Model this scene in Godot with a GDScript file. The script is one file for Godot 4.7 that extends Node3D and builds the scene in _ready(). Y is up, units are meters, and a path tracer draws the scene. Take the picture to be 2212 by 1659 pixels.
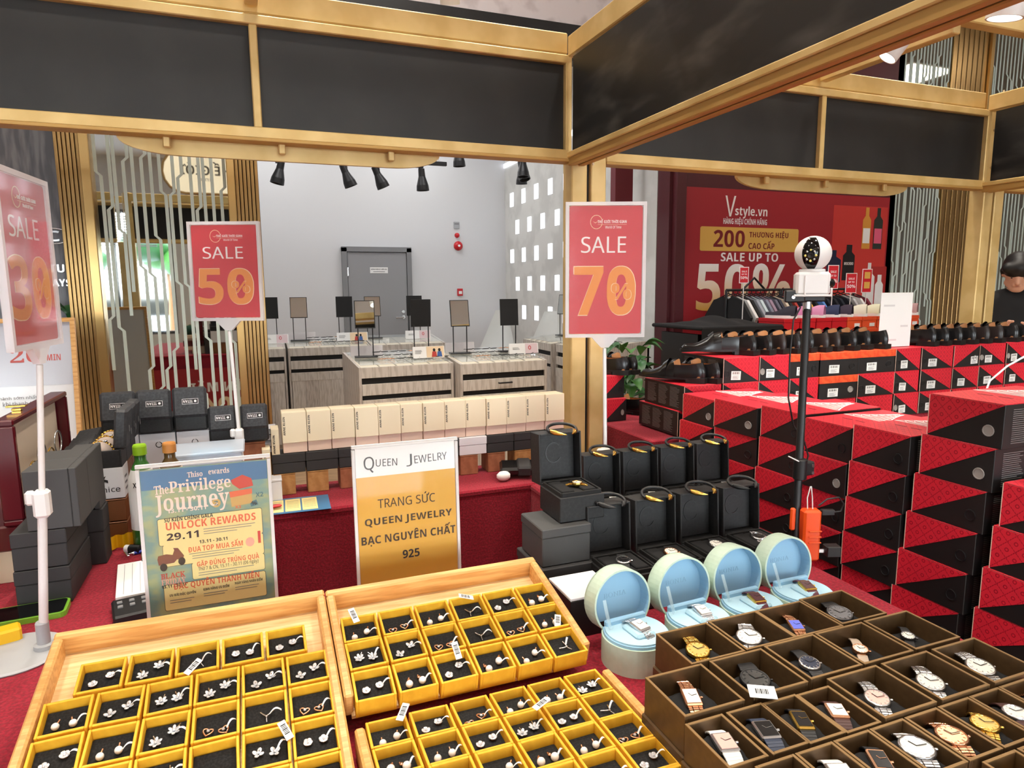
extends Node3D

# ---------------------------------------------------------------- mesh collector
class B:
	var v := PackedVector3Array()
	var n := PackedVector3Array()
	var ix := PackedInt32Array()
	var t := Transform3D()
	func tri(a: Vector3, b: Vector3, c: Vector3, na: Vector3, nb: Vector3, nc: Vector3) -> void:
		var nt := t.basis.inverse().transposed()
		a = t * a; b = t * b; c = t * c
		na = (nt * na).normalized(); nb = (nt * nb).normalized(); nc = (nt * nc).normalized()
		if (b - a).cross(c - a).dot(na + nb + nc) > 0.0:
			var q := b; b = c; c = q
			q = nb; nb = nc; nc = q
		var k := v.size()
		v.append(a); v.append(b); v.append(c)
		n.append(na); n.append(nb); n.append(nc)
		ix.append(k); ix.append(k + 1); ix.append(k + 2)
	func quad(a: Vector3, b: Vector3, c: Vector3, d: Vector3, nn: Vector3) -> void:
		tri(a, b, c, nn, nn, nn); tri(a, c, d, nn, nn, nn)
	func box(c: Vector3, s: Vector3, bev := 0.0) -> B:
		var h := s * 0.5
		for ax in 3:
			var u := Vector3.ZERO; var w := Vector3.ZERO; var d := Vector3.ZERO
			d[ax] = 1.0; u[(ax + 1) % 3] = 1.0; w[(ax + 2) % 3] = 1.0
			var hu: float = h[(ax + 1) % 3] - bev; var hw: float = h[(ax + 2) % 3] - bev
			for sg in [-1.0, 1.0]:
				var o: Vector3 = c + d * h[ax] * sg
				quad(o - u * hu - w * hw, o + u * hu - w * hw, o + u * hu + w * hw, o - u * hu + w * hw, d * sg)
			if bev > 0.0:
				for su in [-1.0, 1.0]:
					for sw in [-1.0, 1.0]:
						var e1: Vector3 = c + u * (h[(ax + 1) % 3]) * su + w * hw * sw
						var e2: Vector3 = c + u * hu * su + w * h[(ax + 2) % 3] * sw
						var dd := d * (h[ax] - bev)
						quad(e1 - dd, e1 + dd, e2 + dd, e2 - dd, (u * su + w * sw).normalized())
		if bev > 0.0:
			for sx in [-1.0, 1.0]:
				for sy in [-1.0, 1.0]:
					for sz in [-1.0, 1.0]:
						var g := Vector3(sx, sy, sz)
						var i := h - Vector3.ONE * bev
						var nn := g.normalized()
						tri(c + g * Vector3(h.x, i.y, i.z), c + g * Vector3(i.x, h.y, i.z), c + g * Vector3(i.x, i.y, h.z), nn, nn, nn)
		return self
	func lathe(p: Array, seg := 20, smooth := false, a0 := 0.0, a1 := TAU) -> B:
		var ns := []
		for k in p.size() - 1:
			var e: Vector2 = p[k + 1] - p[k]
			ns.append(Vector2(e.y, -e.x).normalized())
		for k in p.size() - 1:
			var n0: Vector2 = ns[k]; var n1: Vector2 = ns[k]
			if smooth:
				if k > 0 and ns[k - 1].dot(ns[k]) > 0.4: n0 = (ns[k - 1] + ns[k]).normalized()
				if k < p.size() - 2 and ns[k + 1].dot(ns[k]) > 0.4: n1 = (ns[k + 1] + ns[k]).normalized()
			for j in seg:
				var f := a0 + (a1 - a0) * j / seg; var g := a0 + (a1 - a0) * (j + 1) / seg
				var cf := cos(f); var sf := sin(f); var cg := cos(g); var sg := sin(g)
				var a := Vector3(p[k].x * cf, p[k].y, p[k].x * sf); var b := Vector3(p[k].x * cg, p[k].y, p[k].x * sg)
				var c := Vector3(p[k + 1].x * cg, p[k + 1].y, p[k + 1].x * sg); var d := Vector3(p[k + 1].x * cf, p[k + 1].y, p[k + 1].x * sf)
				var na := Vector3(n0.x * cf, n0.y, n0.x * sf); var nb := Vector3(n0.x * cg, n0.y, n0.x * sg)
				var nc := Vector3(n1.x * cg, n1.y, n1.x * sg); var nd := Vector3(n1.x * cf, n1.y, n1.x * sf)
				if p[k].x > 1e-6: tri(a, b, c, na, nb, nc)
				if p[k + 1].x > 1e-6: tri(a, c, d, na, nc, nd)
		return self
	func cyl(c: Vector3, r: float, h: float, seg := 20, bev := 0.0) -> B:
		var k := t
		t = t * Transform3D(Basis(), c)
		lathe([Vector2(0, -h / 2), Vector2(r - bev, -h / 2), Vector2(r, -h / 2 + bev), Vector2(r, h / 2 - bev), Vector2(r - bev, h / 2), Vector2(0, h / 2)] if bev > 0.0 else [Vector2(0, -h / 2), Vector2(r, -h / 2), Vector2(r, h / 2), Vector2(0, h / 2)], seg)
		t = k
		return self
	func ball(c: Vector3, r: Vector3, seg := 14, rings := 8) -> B:
		var p := []
		for k in rings + 1:
			var a := -PI / 2 + PI * k / rings
			p.append(Vector2(cos(a) if k > 0 and k < rings else 0.0, sin(a)))
		var k2 := t
		t = t * Transform3D(Basis.from_scale(r), c)
		lathe(p, seg, true)
		t = k2
		return self
	func tube(p: Array, r, seg := 8, closed := false) -> B:
		var m := p.size()
		var rings := []; var nn := []
		var up := Vector3.UP
		for k in m:
			var a: Vector3 = p[(k - 1 + m) % m] if closed or k > 0 else p[0]
			var b: Vector3 = p[(k + 1) % m] if closed or k < m - 1 else p[m - 1]
			var d := (b - a).normalized()
			if absf(d.dot(up)) > 0.95: up = Vector3.RIGHT if absf(d.x) < 0.9 else Vector3.BACK
			var s := d.cross(up).normalized(); var w := s.cross(d).normalized()
			up = w
			var rr: float = r[k] if r is Array else r
			var q := []; var qn := []
			for j in seg:
				var g := TAU * j / seg
				var o := s * cos(g) + w * sin(g)
				q.append(p[k] + o * rr); qn.append(o)
			rings.append(q); nn.append(qn)
		for k in (m if closed else m - 1):
			var k1 := (k + 1) % m
			for j in seg:
				var j1 := (j + 1) % seg
				tri(rings[k][j], rings[k][j1], rings[k1][j1], nn[k][j], nn[k][j1], nn[k1][j1])
				tri(rings[k][j], rings[k1][j1], rings[k1][j], nn[k][j], nn[k1][j1], nn[k1][j])
		if not closed:
			for e in [0, m - 1]:
				var dd: Vector3 = ((p[0] - p[1]) if e == 0 else (p[m - 1] - p[m - 2])).normalized()
				for j in seg - 2: tri(rings[e][0], rings[e][j + 1], rings[e][j + 2], dd, dd, dd)
		return self
	func prism(poly: PackedVector2Array, z0: float, z1: float) -> B:
		var tr := Geometry2D.triangulate_polygon(poly)
		for k in range(0, tr.size(), 3):
			var a := poly[tr[k]]; var b := poly[tr[k + 1]]; var c := poly[tr[k + 2]]
			tri(Vector3(a.x, a.y, z1), Vector3(b.x, b.y, z1), Vector3(c.x, c.y, z1), Vector3.BACK, Vector3.BACK, Vector3.BACK)
			tri(Vector3(a.x, a.y, z0), Vector3(b.x, b.y, z0), Vector3(c.x, c.y, z0), Vector3.FORWARD, Vector3.FORWARD, Vector3.FORWARD)
		var cw := Geometry2D.is_polygon_clockwise(poly)
		for k in poly.size():
			var a := poly[k]; var b := poly[(k + 1) % poly.size()]
			var e := (b - a).normalized()
			var o := Vector3(e.y, -e.x, 0) * (-1.0 if cw else 1.0)
			quad(Vector3(a.x, a.y, z0), Vector3(b.x, b.y, z0), Vector3(b.x, b.y, z1), Vector3(a.x, a.y, z1), o)
		return self
	func grid(nu: int, nv: int, f: Callable) -> B:
		var p := []; var q := []
		for i in nu + 1:
			for j in nv + 1:
				var u := float(i) / nu; var w := float(j) / nv
				p.append(f.call(u, w))
				var du: Vector3 = f.call(u + 0.002, w) - f.call(u - 0.002, w)
				var dv: Vector3 = f.call(u, w + 0.002) - f.call(u, w - 0.002)
				q.append(du.cross(dv).normalized())
		for i in nu:
			for j in nv:
				var a := i * (nv + 1) + j; var b := a + nv + 1
				tri(p[a], p[b], p[b + 1], q[a], q[b], q[b + 1]); tri(p[a], p[b + 1], p[a + 1], q[a], q[b + 1], q[a + 1])
		return self
	func at(x: Transform3D) -> B:
		t = x
		return self
	func mesh() -> ArrayMesh:
		var a := []
		a.resize(Mesh.ARRAY_MAX)
		a[Mesh.ARRAY_VERTEX] = v; a[Mesh.ARRAY_NORMAL] = n; a[Mesh.ARRAY_INDEX] = ix
		var m := ArrayMesh.new()
		m.add_surface_from_arrays(Mesh.PRIMITIVE_TRIANGLES, a)
		return m

# ---------------------------------------------------------------- helpers
var M := {}
var MS := {}
var used := {}
var fonts := {}
var rng := RandomNumberGenerator.new()
const ORD := ["first", "second", "third", "fourth", "fifth", "sixth", "seventh", "eighth", "ninth", "tenth", "eleventh", "twelfth", "thirteenth", "fourteenth", "fifteenth", "sixteenth"]

func V(x: float, y: float, z: float) -> Vector3: return Vector3(x, y, z)
func T(p: Vector3, yaw := 0.0, pitch := 0.0, roll := 0.0) -> Transform3D:
	return Transform3D(Basis.from_euler(Vector3(deg_to_rad(pitch), deg_to_rad(yaw), deg_to_rad(roll))), p)
func numbered(s: String) -> String:
	used[s] = used.get(s, -1) + 1
	return s if used[s] == 0 else "%s_%03d" % [s, used[s]]
func thing(called: String, label: String, category: String, xf := Transform3D(), group := "") -> Node3D:
	var o := Node3D.new()
	o.name = numbered(called); o.transform = xf
	add_child(o)
	return tag(o, label, category, group)
func tag(o, label: String, category: String, group := ""):
	o.set_meta("label", label); o.set_meta("category", category)
	if group: o.set_meta("group", group)
	return o
func part(parent: Node, called: String, mesh: Mesh, m: Material, xf := Transform3D()) -> MeshInstance3D:
	var o := MeshInstance3D.new()
	o.name = called; o.mesh = mesh; o.material_override = m; o.transform = xf
	parent.add_child(o, true)
	return o
func solo(called: String, mesh: Mesh, m: Material, label: String, category: String, xf := Transform3D(), group := "") -> MeshInstance3D:
	var o := MeshInstance3D.new()
	o.name = numbered(called); o.mesh = mesh; o.material_override = m; o.transform = xf
	add_child(o)
	return tag(o, label, category, group)
func struct(called: String, mesh: Mesh, m: Material, xf := Transform3D()) -> MeshInstance3D:
	var o := MeshInstance3D.new()
	o.name = numbered(called); o.mesh = mesh; o.material_override = m; o.transform = xf
	o.set_meta("kind", "structure")
	add_child(o)
	return o
func cb(key: String, f: Callable) -> Mesh:   # cached mesh
	if not MS.has(key): MS[key] = f.call()
	return MS[key]
func bx(s: Vector3, bev := 0.0, c := Vector3.ZERO) -> Mesh:
	return cb("b%s%s%s" % [s, bev, c], func(): return B.new().box(c, s, bev).mesh())
func font(bold: bool, serif: bool) -> Font:
	var k := "%s%s" % [bold, serif]
	if not fonts.has(k):
		var f := SystemFont.new()
		f.font_names = PackedStringArray(["Droid Serif" if serif else "Droid Sans"])
		f.font_weight = 700 if bold else 400
		fonts[k] = f
	return fonts[k]
# marks that the fonts lack, drawn over or under the plain letters
var vn := {}
func accents() -> void:
	for r in ["ÂẤ'Ầ`Ẩ?Ẫ~Ậ.", "ÊẾ'Ề`Ể?Ễ~Ệ.", "ÔỐ'Ồ`Ổ?Ỗ~Ộ.", "ĂẮ'Ằ`Ẳ?Ẵ~Ặ.", "AẢ?Ạ.", "EẺ?Ẽ~Ẹ.", "IỈ?Ị.", "OỎ?Ọ.", "UỦ?Ụ.", "YỲ`Ỷ?Ỹ~Ỵ."]:
		for k in range(1, r.length(), 2):
			vn[r[k]] = [r[0], r[k + 1]]; vn[r[k].to_lower()] = [r[0].to_lower(), r[k + 1]]
	for r in ["OƠ Ớ'Ờ`Ở?Ỡ~Ợ.", "UƯ Ứ'Ừ`Ử?Ữ~Ự."]:
		for k in range(1, r.length(), 2):
			vn[r[k]] = [r[0], "h" + r[k + 1]]; vn[r[k].to_lower()] = [r[0].to_lower(), "h" + r[k + 1]]
func letters(s: String, bold: bool, serif: bool) -> Mesh:
	if vn.is_empty(): accents()
	var plain := ""; var marks := []
	for ch in s:
		if vn.has(ch):
			for m in vn[ch][1]: marks.append([plain.length(), m, ch == ch.to_upper(), vn[ch][0] in "ÂÊÔĂâêôă"])
			plain += vn[ch][0]
		else: plain += ch
	var f := font(bold, serif)
	var q := TextMesh.new()
	q.text = plain; q.font = f; q.font_size = 48; q.pixel_size = 0.01; q.depth = 0.02; q.curve_step = 3.0
	var ar := q.get_mesh_arrays()
	var b := B.new()
	b.v = ar[Mesh.ARRAY_VERTEX]; b.n = ar[Mesh.ARRAY_NORMAL]
	b.ix = ar[Mesh.ARRAY_INDEX] if ar[Mesh.ARRAY_INDEX] != null else PackedInt32Array(range(b.v.size()))
	var tot := f.get_string_size(plain, HORIZONTAL_ALIGNMENT_LEFT, -1, 48).x
	var base := (f.get_ascent(48) + f.get_descent(48)) / 2.0 - f.get_ascent(48)
	var u := 48.0
	for m in marks:
		var x0 := f.get_string_size(plain.substr(0, m[0]), HORIZONTAL_ALIGNMENT_LEFT, -1, 48).x - tot / 2
		var w := f.get_string_size(plain[m[0]], HORIZONTAL_ALIGNMENT_LEFT, -1, 48).x
		var c := x0 + w / 2
		var top: float = base + u * ((0.77 if m[2] else 0.6) + (0.13 if m[3] else 0.0))
		if m[3]: c += w * 0.22
		var t := u * (0.075 if bold else 0.055)
		var po := []
		match m[1]:
			"'": po = [Vector2(c - t, top), Vector2(c + t, top), Vector2(c + t * 3.0, top + u * 0.15), Vector2(c + t, top + u * 0.15)]
			"`": po = [Vector2(c - t, top), Vector2(c + t, top), Vector2(c - t, top + u * 0.15), Vector2(c - t * 3.0, top + u * 0.15)]
			"?": po = [Vector2(c - t * 0.5, top), Vector2(c + t * 0.6, top), Vector2(c + t * 1.6, top + u * 0.08), Vector2(c + t, top + u * 0.15), Vector2(c - t * 1.2, top + u * 0.15), Vector2(c - t * 1.2, top + u * 0.1), Vector2(c + t * 0.4, top + u * 0.1)]
			"~": po = [Vector2(c - t * 2.6, top), Vector2(c - t, top + u * 0.06), Vector2(c + t, top), Vector2(c + t * 2.6, top + u * 0.06), Vector2(c + t * 2.6, top + u * 0.12), Vector2(c + t, top + u * 0.06), Vector2(c - t, top + u * 0.12), Vector2(c - t * 2.6, top + u * 0.06)]
			".": po = disc(x0 + w / 2, base - u * 0.13, t, t, 8)
			"h": po = [Vector2(x0 + w * 0.84, base + u * (0.60 if m[2] else 0.44)), Vector2(x0 + w * 0.98, base + u * (0.60 if m[2] else 0.44)), Vector2(x0 + w * 1.1, base + u * (0.80 if m[2] else 0.62)), Vector2(x0 + w * 0.98, base + u * (0.80 if m[2] else 0.62))]
		if po.is_empty(): continue
		var pv := PackedVector2Array()
		for p in po: pv.append(p * 0.01)
		b.prism(pv, -0.01, 0.01)
	return b.mesh()
# lettering fitted to a w x h rectangle about (cx, cy), facing +z of its parent
func txt(parent: Node, s: String, m: Material, cx: float, cy: float, w: float, h: float, z := 0.0, bold := true, serif := false, rot := 0.0, called := "lettering") -> MeshInstance3D:
	var tm: Mesh = cb("t%s%s%s" % [s, bold, serif], func(): return letters(s, bold, serif))
	var bb := tm.get_aabb()
	if bb.size.x < 1e-6: return null
	var k := Vector3(w / bb.size.x, h / bb.size.y, 0.0005 / bb.size.z)
	var rb := Basis(Vector3.BACK, deg_to_rad(rot))
	return part(parent, called, tm, m, Transform3D(rb * Basis.from_scale(k), V(cx, cy, z) - rb * (bb.get_center() * k)))
func flat(parent: Node, called: String, poly: Array, m: Material, z := 0.0, d := 0.0005, xf := Transform3D()) -> MeshInstance3D:
	return part(parent, called, B.new().prism(PackedVector2Array(poly), z, z + d).mesh(), m, xf)
func rect(cx: float, cy: float, w: float, h: float, r := 0.0) -> Array:
	if r <= 0.0: return [Vector2(cx - w / 2, cy - h / 2), Vector2(cx + w / 2, cy - h / 2), Vector2(cx + w / 2, cy + h / 2), Vector2(cx - w / 2, cy + h / 2)]
	var q := []
	for k in 4:
		var s: Array = [[1, -1], [1, 1], [-1, 1], [-1, -1]][k]
		for j in 5:
			var a := -PI / 2 + PI / 2 * (k + j / 4.0)
			q.append(Vector2(cx + s[0] * (w / 2 - r) + cos(a) * r, cy + s[1] * (h / 2 - r) + sin(a) * r))
	return q
func disc(cx: float, cy: float, rx: float, ry: float, n := 18) -> Array:
	var q := []
	for k in n: q.append(Vector2(cx + cos(TAU * k / n) * rx, cy + sin(TAU * k / n) * ry))
	return q
func ring(cx: float, cy: float, rx: float, ry: float, w: float, a0 := 0.0, a1 := 360.0) -> Array:
	var q := []
	for k in 25:
		var a := deg_to_rad(lerpf(a0, a1 - (0.01 if a1 - a0 >= 360.0 else 0.0), k / 24.0)); q.append(Vector2(cx + cos(a) * rx, cy + sin(a) * ry))
	for k in 25:
		var a := deg_to_rad(lerpf(a1 - (0.01 if a1 - a0 >= 360.0 else 0.0), a0, k / 24.0)); q.append(Vector2(cx + cos(a) * (rx - w), cy + sin(a) * (ry - w)))
	return q
func noise(freq: float, c0: Color, c1: Color, kind := 0, size := 256, lo := 0.3, hi := 0.7) -> NoiseTexture2D:
	var f := FastNoiseLite.new()
	f.noise_type = [FastNoiseLite.TYPE_SIMPLEX_SMOOTH, FastNoiseLite.TYPE_CELLULAR, FastNoiseLite.TYPE_PERLIN][kind]
	f.frequency = freq; f.fractal_octaves = 4; f.seed = 7
	var g := Gradient.new()
	g.offsets = PackedFloat32Array([lo, hi]); g.colors = PackedColorArray([c0, c1])
	var t := NoiseTexture2D.new()
	t.noise = f; t.width = size; t.height = size; t.seamless = true; t.color_ramp = g
	return t
func mt(key: String, c: Color, rough := 0.6, metal := 0.0) -> StandardMaterial3D:
	if M.has(key): return M[key]
	var m := StandardMaterial3D.new()
	m.resource_name = key; m.albedo_color = c; m.roughness = rough; m.metallic = metal
	M[key] = m
	return m
func mtex(key: String, tex: Texture2D, scale: Vector3, rough := 0.6, metal := 0.0, world := false) -> StandardMaterial3D:
	if M.has(key): return M[key]
	var m := mt(key, Color.WHITE, rough, metal)
	m.albedo_texture = tex; m.uv1_triplanar = true; m.uv1_world_triplanar = world; m.uv1_scale = scale
	return m
func relief(m: StandardMaterial3D, tex: Texture2D, cm: float) -> StandardMaterial3D:
	m.normal_enabled = true; m.normal_texture = tex; m.normal_scale = cm
	return m
func C8(r: int, g: int, b: int, a := 255) -> Color: return Color8(r, g, b, a)

func materials() -> void:
	var W := Color.WHITE
	var grey := noise(0.06, Color(0, 0, 0), W, 0, 256, 0.0, 1.0)
	grey.as_normal_map = true; grey.bump_strength = 4.0
	mtex("gold", noise(0.012, C8(208, 176, 112), C8(222, 192, 130), 0, 256), V(1.4, 1.4, 1.4), 0.42, 0.3)
	mt("gold_dark", C8(186, 148, 84), 0.5, 0.3)
	mt("brass", C8(200, 166, 108), 0.28, 0.85)
	mtex("panel_black", noise(0.01, C8(24, 23, 23), C8(33, 32, 31), 0, 256, 0.35, 0.8), V(1.2, 1.2, 1.2), 0.5)
	mtex("panel_scuffed", noise(0.008, C8(24, 23, 23), C8(62, 60, 57), 0, 512, 0.45, 0.95), V(1.1, 2.2, 0.7), 0.42)
	relief(mtex("cloth_red", noise(0.05, C8(122, 10, 30), C8(152, 16, 42), 0, 512), V(4, 4, 4), 0.95), grey, 0.3)
	M.cloth_red.rim_enabled = true; M.cloth_red.rim = 0.1; M.cloth_red.rim_tint = 0.7; M.cloth_red.uv1_scale = V(5, 5, 5)
	mtex("oak", noise(0.02, C8(220, 182, 126), C8(234, 202, 150), 0, 256), V(1.5, 14, 22), 0.5)
	mtex("oak_rim", noise(0.02, C8(204, 150, 84), C8(224, 176, 108), 0, 256), V(1.5, 16, 16), 0.42)
	mtex("whitewash", noise(0.018, C8(184, 177, 166), C8(206, 200, 191), 0, 256, 0.25, 0.62), V(9, 1.1, 9), 0.6)
	mtex("whitewash_dark", noise(0.018, C8(168, 160, 150), C8(196, 189, 180), 0, 256, 0.25, 0.62), V(11, 1.3, 11), 0.6)
	mt("slot_black", C8(16, 16, 17), 0.7)
	mt("wall_white", C8(214, 215, 216), 0.85)
	mtex("marble", noise(0.01, C8(204, 204, 199), C8(218, 218, 213), 0, 512, 0.35, 0.6), V(0.35, 0.35, 0.35), 0.3)
	mtex("bulkhead", noise(0.03, C8(196, 184, 182), C8(216, 206, 204), 0, 256, 0.2, 0.5), V(0.5, 0.5, 0.5), 0.7)
	mtex("plank_grey", noise(0.015, C8(112, 116, 126), C8(150, 154, 163), 0, 256), V(3.5, 0.5, 3.5), 0.55)
	mt("ceiling_white", C8(226, 222, 220), 0.9)
	mtex("floor_tile", noise(0.02, C8(150, 118, 84), C8(176, 142, 104), 0, 256), V(0.5, 0.5, 5), 0.35)
	mt("mirror", C8(196, 200, 196), 0.02, 1.0)
	mt("mirror_grey", C8(168, 168, 158), 0.04, 1.0)
	mt("etched", C8(196, 212, 205), 0.6)
	mt("black_metal", C8(20, 20, 22), 0.45)
	mt("black_matte", C8(14, 14, 15), 0.75)
	mtex("leatherette", noise(0.06, C8(27, 27, 28), C8(37, 37, 38), 1, 256), V(9, 9, 9), 0.55)
	mtex("titan_grey", noise(0.05, C8(44, 45, 48), C8(60, 61, 64), 1, 256), V(10, 10, 10), 0.6)
	mt("box_charcoal", C8(66, 66, 66), 0.65)
	mt("box_dark", C8(46, 45, 46), 0.7)
	mt("velvet_black", C8(17, 17, 19), 0.95)
	mtex("foam_black", noise(0.06, C8(15, 15, 16), C8(32, 32, 33), 0, 256), V(14, 14, 14), 1.0)
	mtex("yellow_card", noise(0.04, C8(232, 172, 36), C8(238, 180, 44), 0, 128), V(10, 10, 10), 0.6)
	mtex("brown_box", noise(0.03, C8(88, 66, 42), C8(95, 72, 46), 0, 128), V(12, 12, 12), 0.42, 0.25)
	mt("brown_edge", C8(138, 108, 68), 0.45, 0.25)
	mtex("mint_out", noise(0.04, C8(190, 212, 194), C8(196, 217, 199), 0, 128), V(12, 12, 12), 0.55)
	mt("mint_in", C8(150, 192, 218), 0.9)
	mt("mint_pad", C8(172, 208, 224), 0.95)
	mt("ribbon", C8(206, 230, 236, 90), 0.3)
	M.ribbon.transparency = BaseMaterial3D.TRANSPARENCY_ALPHA
	mt("steel", C8(205, 206, 208), 0.22, 0.95)
	mt("steel_dark", C8(105, 105, 108), 0.3, 0.9)
	mt("rose_gold", C8(226, 170, 132), 0.22, 0.95)
	mt("gold_metal", C8(226, 184, 92), 0.2, 0.95)
	mt("pearl", C8(240, 234, 226), 0.18)
	mt("crystal", C8(232, 236, 242), 0.1, 0.6)
	mt("tag_white", C8(232, 232, 230), 0.5)
	mt("paper", C8(236, 236, 234), 0.8)
	mt("ink", C8(28, 26, 27), 0.7)
	mt("ink_grey", C8(120, 120, 122), 0.7)
	mt("white_plastic", C8(232, 230, 228), 0.4)
	mt("grey_plastic", C8(168, 170, 173), 0.5)
	mt("sale_red", C8(208, 38, 52), 0.35)
	mt("sale_red_light", C8(222, 70, 84), 0.35)
	mt("print_white", C8(246, 240, 238), 0.5)
	mt("print_orange", C8(236, 146, 58), 0.5)
	mt("print_cream", C8(246, 218, 180), 0.5)
	mt("cream_box", C8(236, 222, 190), 0.6)
	mt("pink_box", C8(232, 204, 184), 0.6)
	mt("white_box", C8(226, 226, 230), 0.6)
	mtex("cardboard", noise(0.03, C8(172, 122, 70), C8(190, 140, 86), 0, 128), V(6, 6, 6), 0.8)
	mtex("cardboard_red", noise(0.03, C8(150, 92, 62), C8(168, 106, 74), 0, 128), V(6, 6, 6), 0.8)
	mt("copper_box", C8(128, 78, 42), 0.5, 0.2)
	mt("mahogany", C8(84, 18, 26), 0.14)
	mt("lining", C8(226, 206, 182), 0.8)
	mt("shoe_black", C8(20, 19, 20), 0.24)
	mt("shoe_brown", C8(34, 25, 23), 0.3)
	mt("shoe_sole", C8(13, 12, 12), 0.5)
	mt("insole", C8(160, 108, 66), 0.6)
	mt("orange_lid", C8(228, 82, 38), 0.5)
	mt("box_black", C8(23, 21, 22), 0.5)
	mt("maroon", C8(104, 20, 32), 0.45)
	mt("maroon_dark", C8(78, 20, 28), 0.5)
	mt("banner_red", C8(160, 30, 40), 0.5)
	mt("skin", C8(214, 160, 132), 0.55)
	mt("hair", C8(16, 14, 14), 0.5)
	mt("shirt_black", C8(17, 17, 19), 0.85)
	mt("leaf", C8(40, 88, 40), 0.4)
	mt("leaf_light", C8(74, 128, 58), 0.4)
	mt("cap_green", C8(140, 188, 30), 0.4)
	mt("cap_tan", C8(196, 132, 66), 0.4)
	mt("orange_plastic", C8(232, 82, 26), 0.3)
	mt("lime", C8(124, 186, 58), 0.4)
	mt("screen_black", C8(8, 9, 11), 0.08)
	mt("yellow_plastic", C8(238, 184, 20), 0.4)
	mt("door_grey", C8(146, 147, 149), 0.5)
	mt("frame_grey", C8(128, 129, 131), 0.5)
	mt("alarm_red", C8(196, 26, 36), 0.35)
	var am := mt("acrylic", C8(244, 246, 248, 3), 0.06)
	am.transparency = BaseMaterial3D.TRANSPARENCY_ALPHA
	var ae := mt("acrylic_edge", C8(238, 234, 236, 150), 0.3)
	ae.transparency = BaseMaterial3D.TRANSPARENCY_ALPHA
	var gl := mt("glass", C8(210, 225, 220, 30), 0.03)
	gl.transparency = BaseMaterial3D.TRANSPARENCY_ALPHA
	var tb := mt("tub_plastic", C8(214, 226, 240, 110), 0.3)
	tb.transparency = BaseMaterial3D.TRANSPARENCY_ALPHA
	var lm := mt("lamp_glow", C8(255, 250, 244), 0.5)
	lm.emission_enabled = true; lm.emission = C8(255, 248, 240); lm.emission_energy_multiplier = 3.0
	var l2 := mt("led_glow", C8(245, 248, 255), 0.5)
	l2.emission_enabled = true; l2.emission = C8(240, 244, 255); l2.emission_energy_multiplier = 1.6
	var l3 := mt("sign_glow", C8(255, 244, 220), 0.5)
	l3.emission_enabled = true; l3.emission = C8(255, 238, 205); l3.emission_energy_multiplier = 0.9
	# chain lattice printed on the red shoe cartons
	var im := Image.create(256, 256, true, Image.FORMAT_RGB8)
	for y in 256:
		for x in 256:
			var p := Vector2(x, y) / 128.0
			var a := absf(fposmod(p.x + p.y, 1.0) - 0.5); var b := absf(fposmod(p.x - p.y, 1.0) - 0.5)
			var d := minf(a, b)
			var q := Vector2(fposmod(p.x, 1.0) - 0.5, fposmod(p.y, 1.0) - 0.5)
			var q2 := Vector2(fposmod(p.x + 0.5, 1.0) - 0.5, fposmod(p.y + 0.5, 1.0) - 0.5)
			var rr := minf(q2.length(), q.length())
			var ln := 1.0 if (d < 0.034 and fposmod(p.x * 8.0, 1.0) < 0.72) or absf(rr - 0.1) < 0.028 else 0.0
			im.set_pixel(x, y, C8(214, 38, 56).lerp(C8(158, 14, 34), ln))
	im.generate_mipmaps()
	var ct := ImageTexture.create_from_image(im)
	mtex("carton_red", ct, V(14, 14, 14), 0.4)
# ---------------------------------------------------------------- place
func eye() -> void:
	var yaw := deg_to_rad(21.07); var pit := deg_to_rad(8.15); var rol := deg_to_rad(-0.45)
	var f := V(sin(yaw) * cos(pit), -sin(pit), -cos(yaw) * cos(pit))
	var r := V(cos(yaw), 0, sin(yaw))
	var u := r.cross(f)
	var c := Camera3D.new()
	c.name = "camera"
	c.transform = Transform3D(Basis(r * cos(rol) + u * sin(rol), u * cos(rol) - r * sin(rol), -f), V(0, 1.52, 0))
	c.fov = rad_to_deg(2.0 * atan(829.5 / 1440.0)); c.near = 0.05; c.far = 120.0
	c.current = true
	add_child(c)
	var e := Environment.new()
	var s := ProceduralSkyMaterial.new()
	s.sky_top_color = C8(206, 218, 232); s.sky_horizon_color = C8(236, 240, 242); s.ground_bottom_color = C8(120, 122, 118); s.ground_horizon_color = C8(190, 196, 196)
	s.sky_energy_multiplier = 4.0
	e.background_mode = Environment.BG_SKY; e.sky = Sky.new(); e.sky.sky_material = s
	e.tonemap_mode = Environment.TONE_MAPPER_LINEAR; e.tonemap_exposure = 1.05
	e.sdfgi_enabled = true; e.ssao_enabled = true; e.ssil_enabled = true
	var w := WorldEnvironment.new()
	w.name = "world"; w.environment = e
	add_child(w)

func area(p: Vector3, sx: float, sz: float, e: float, c := Color(1, 0.97, 0.93)) -> void:
	var a := AreaLight3D.new()
	a.name = numbered("panel_light"); a.area_size = Vector2(sx, sz); a.light_energy = e; a.light_color = c
	a.shadow_enabled = true; a.area_range = 40.0
	a.transform = Transform3D(Basis.from_euler(V(-PI / 2, 0, 0)), p)
	add_child(a)
func spot(parent: Node, xf: Transform3D, e: float, ang: float, sz := 0.05, c := Color(1, 0.96, 0.9)) -> void:
	var a := SpotLight3D.new()
	a.name = "spot_light"; a.light_energy = e; a.spot_angle = ang; a.spot_angle_attenuation = 0.6; a.light_size = sz
	a.spot_range = 30.0; a.spot_attenuation = 2.0; a.shadow_enabled = true; a.light_color = c; a.transform = xf
	parent.add_child(a, true)

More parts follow.
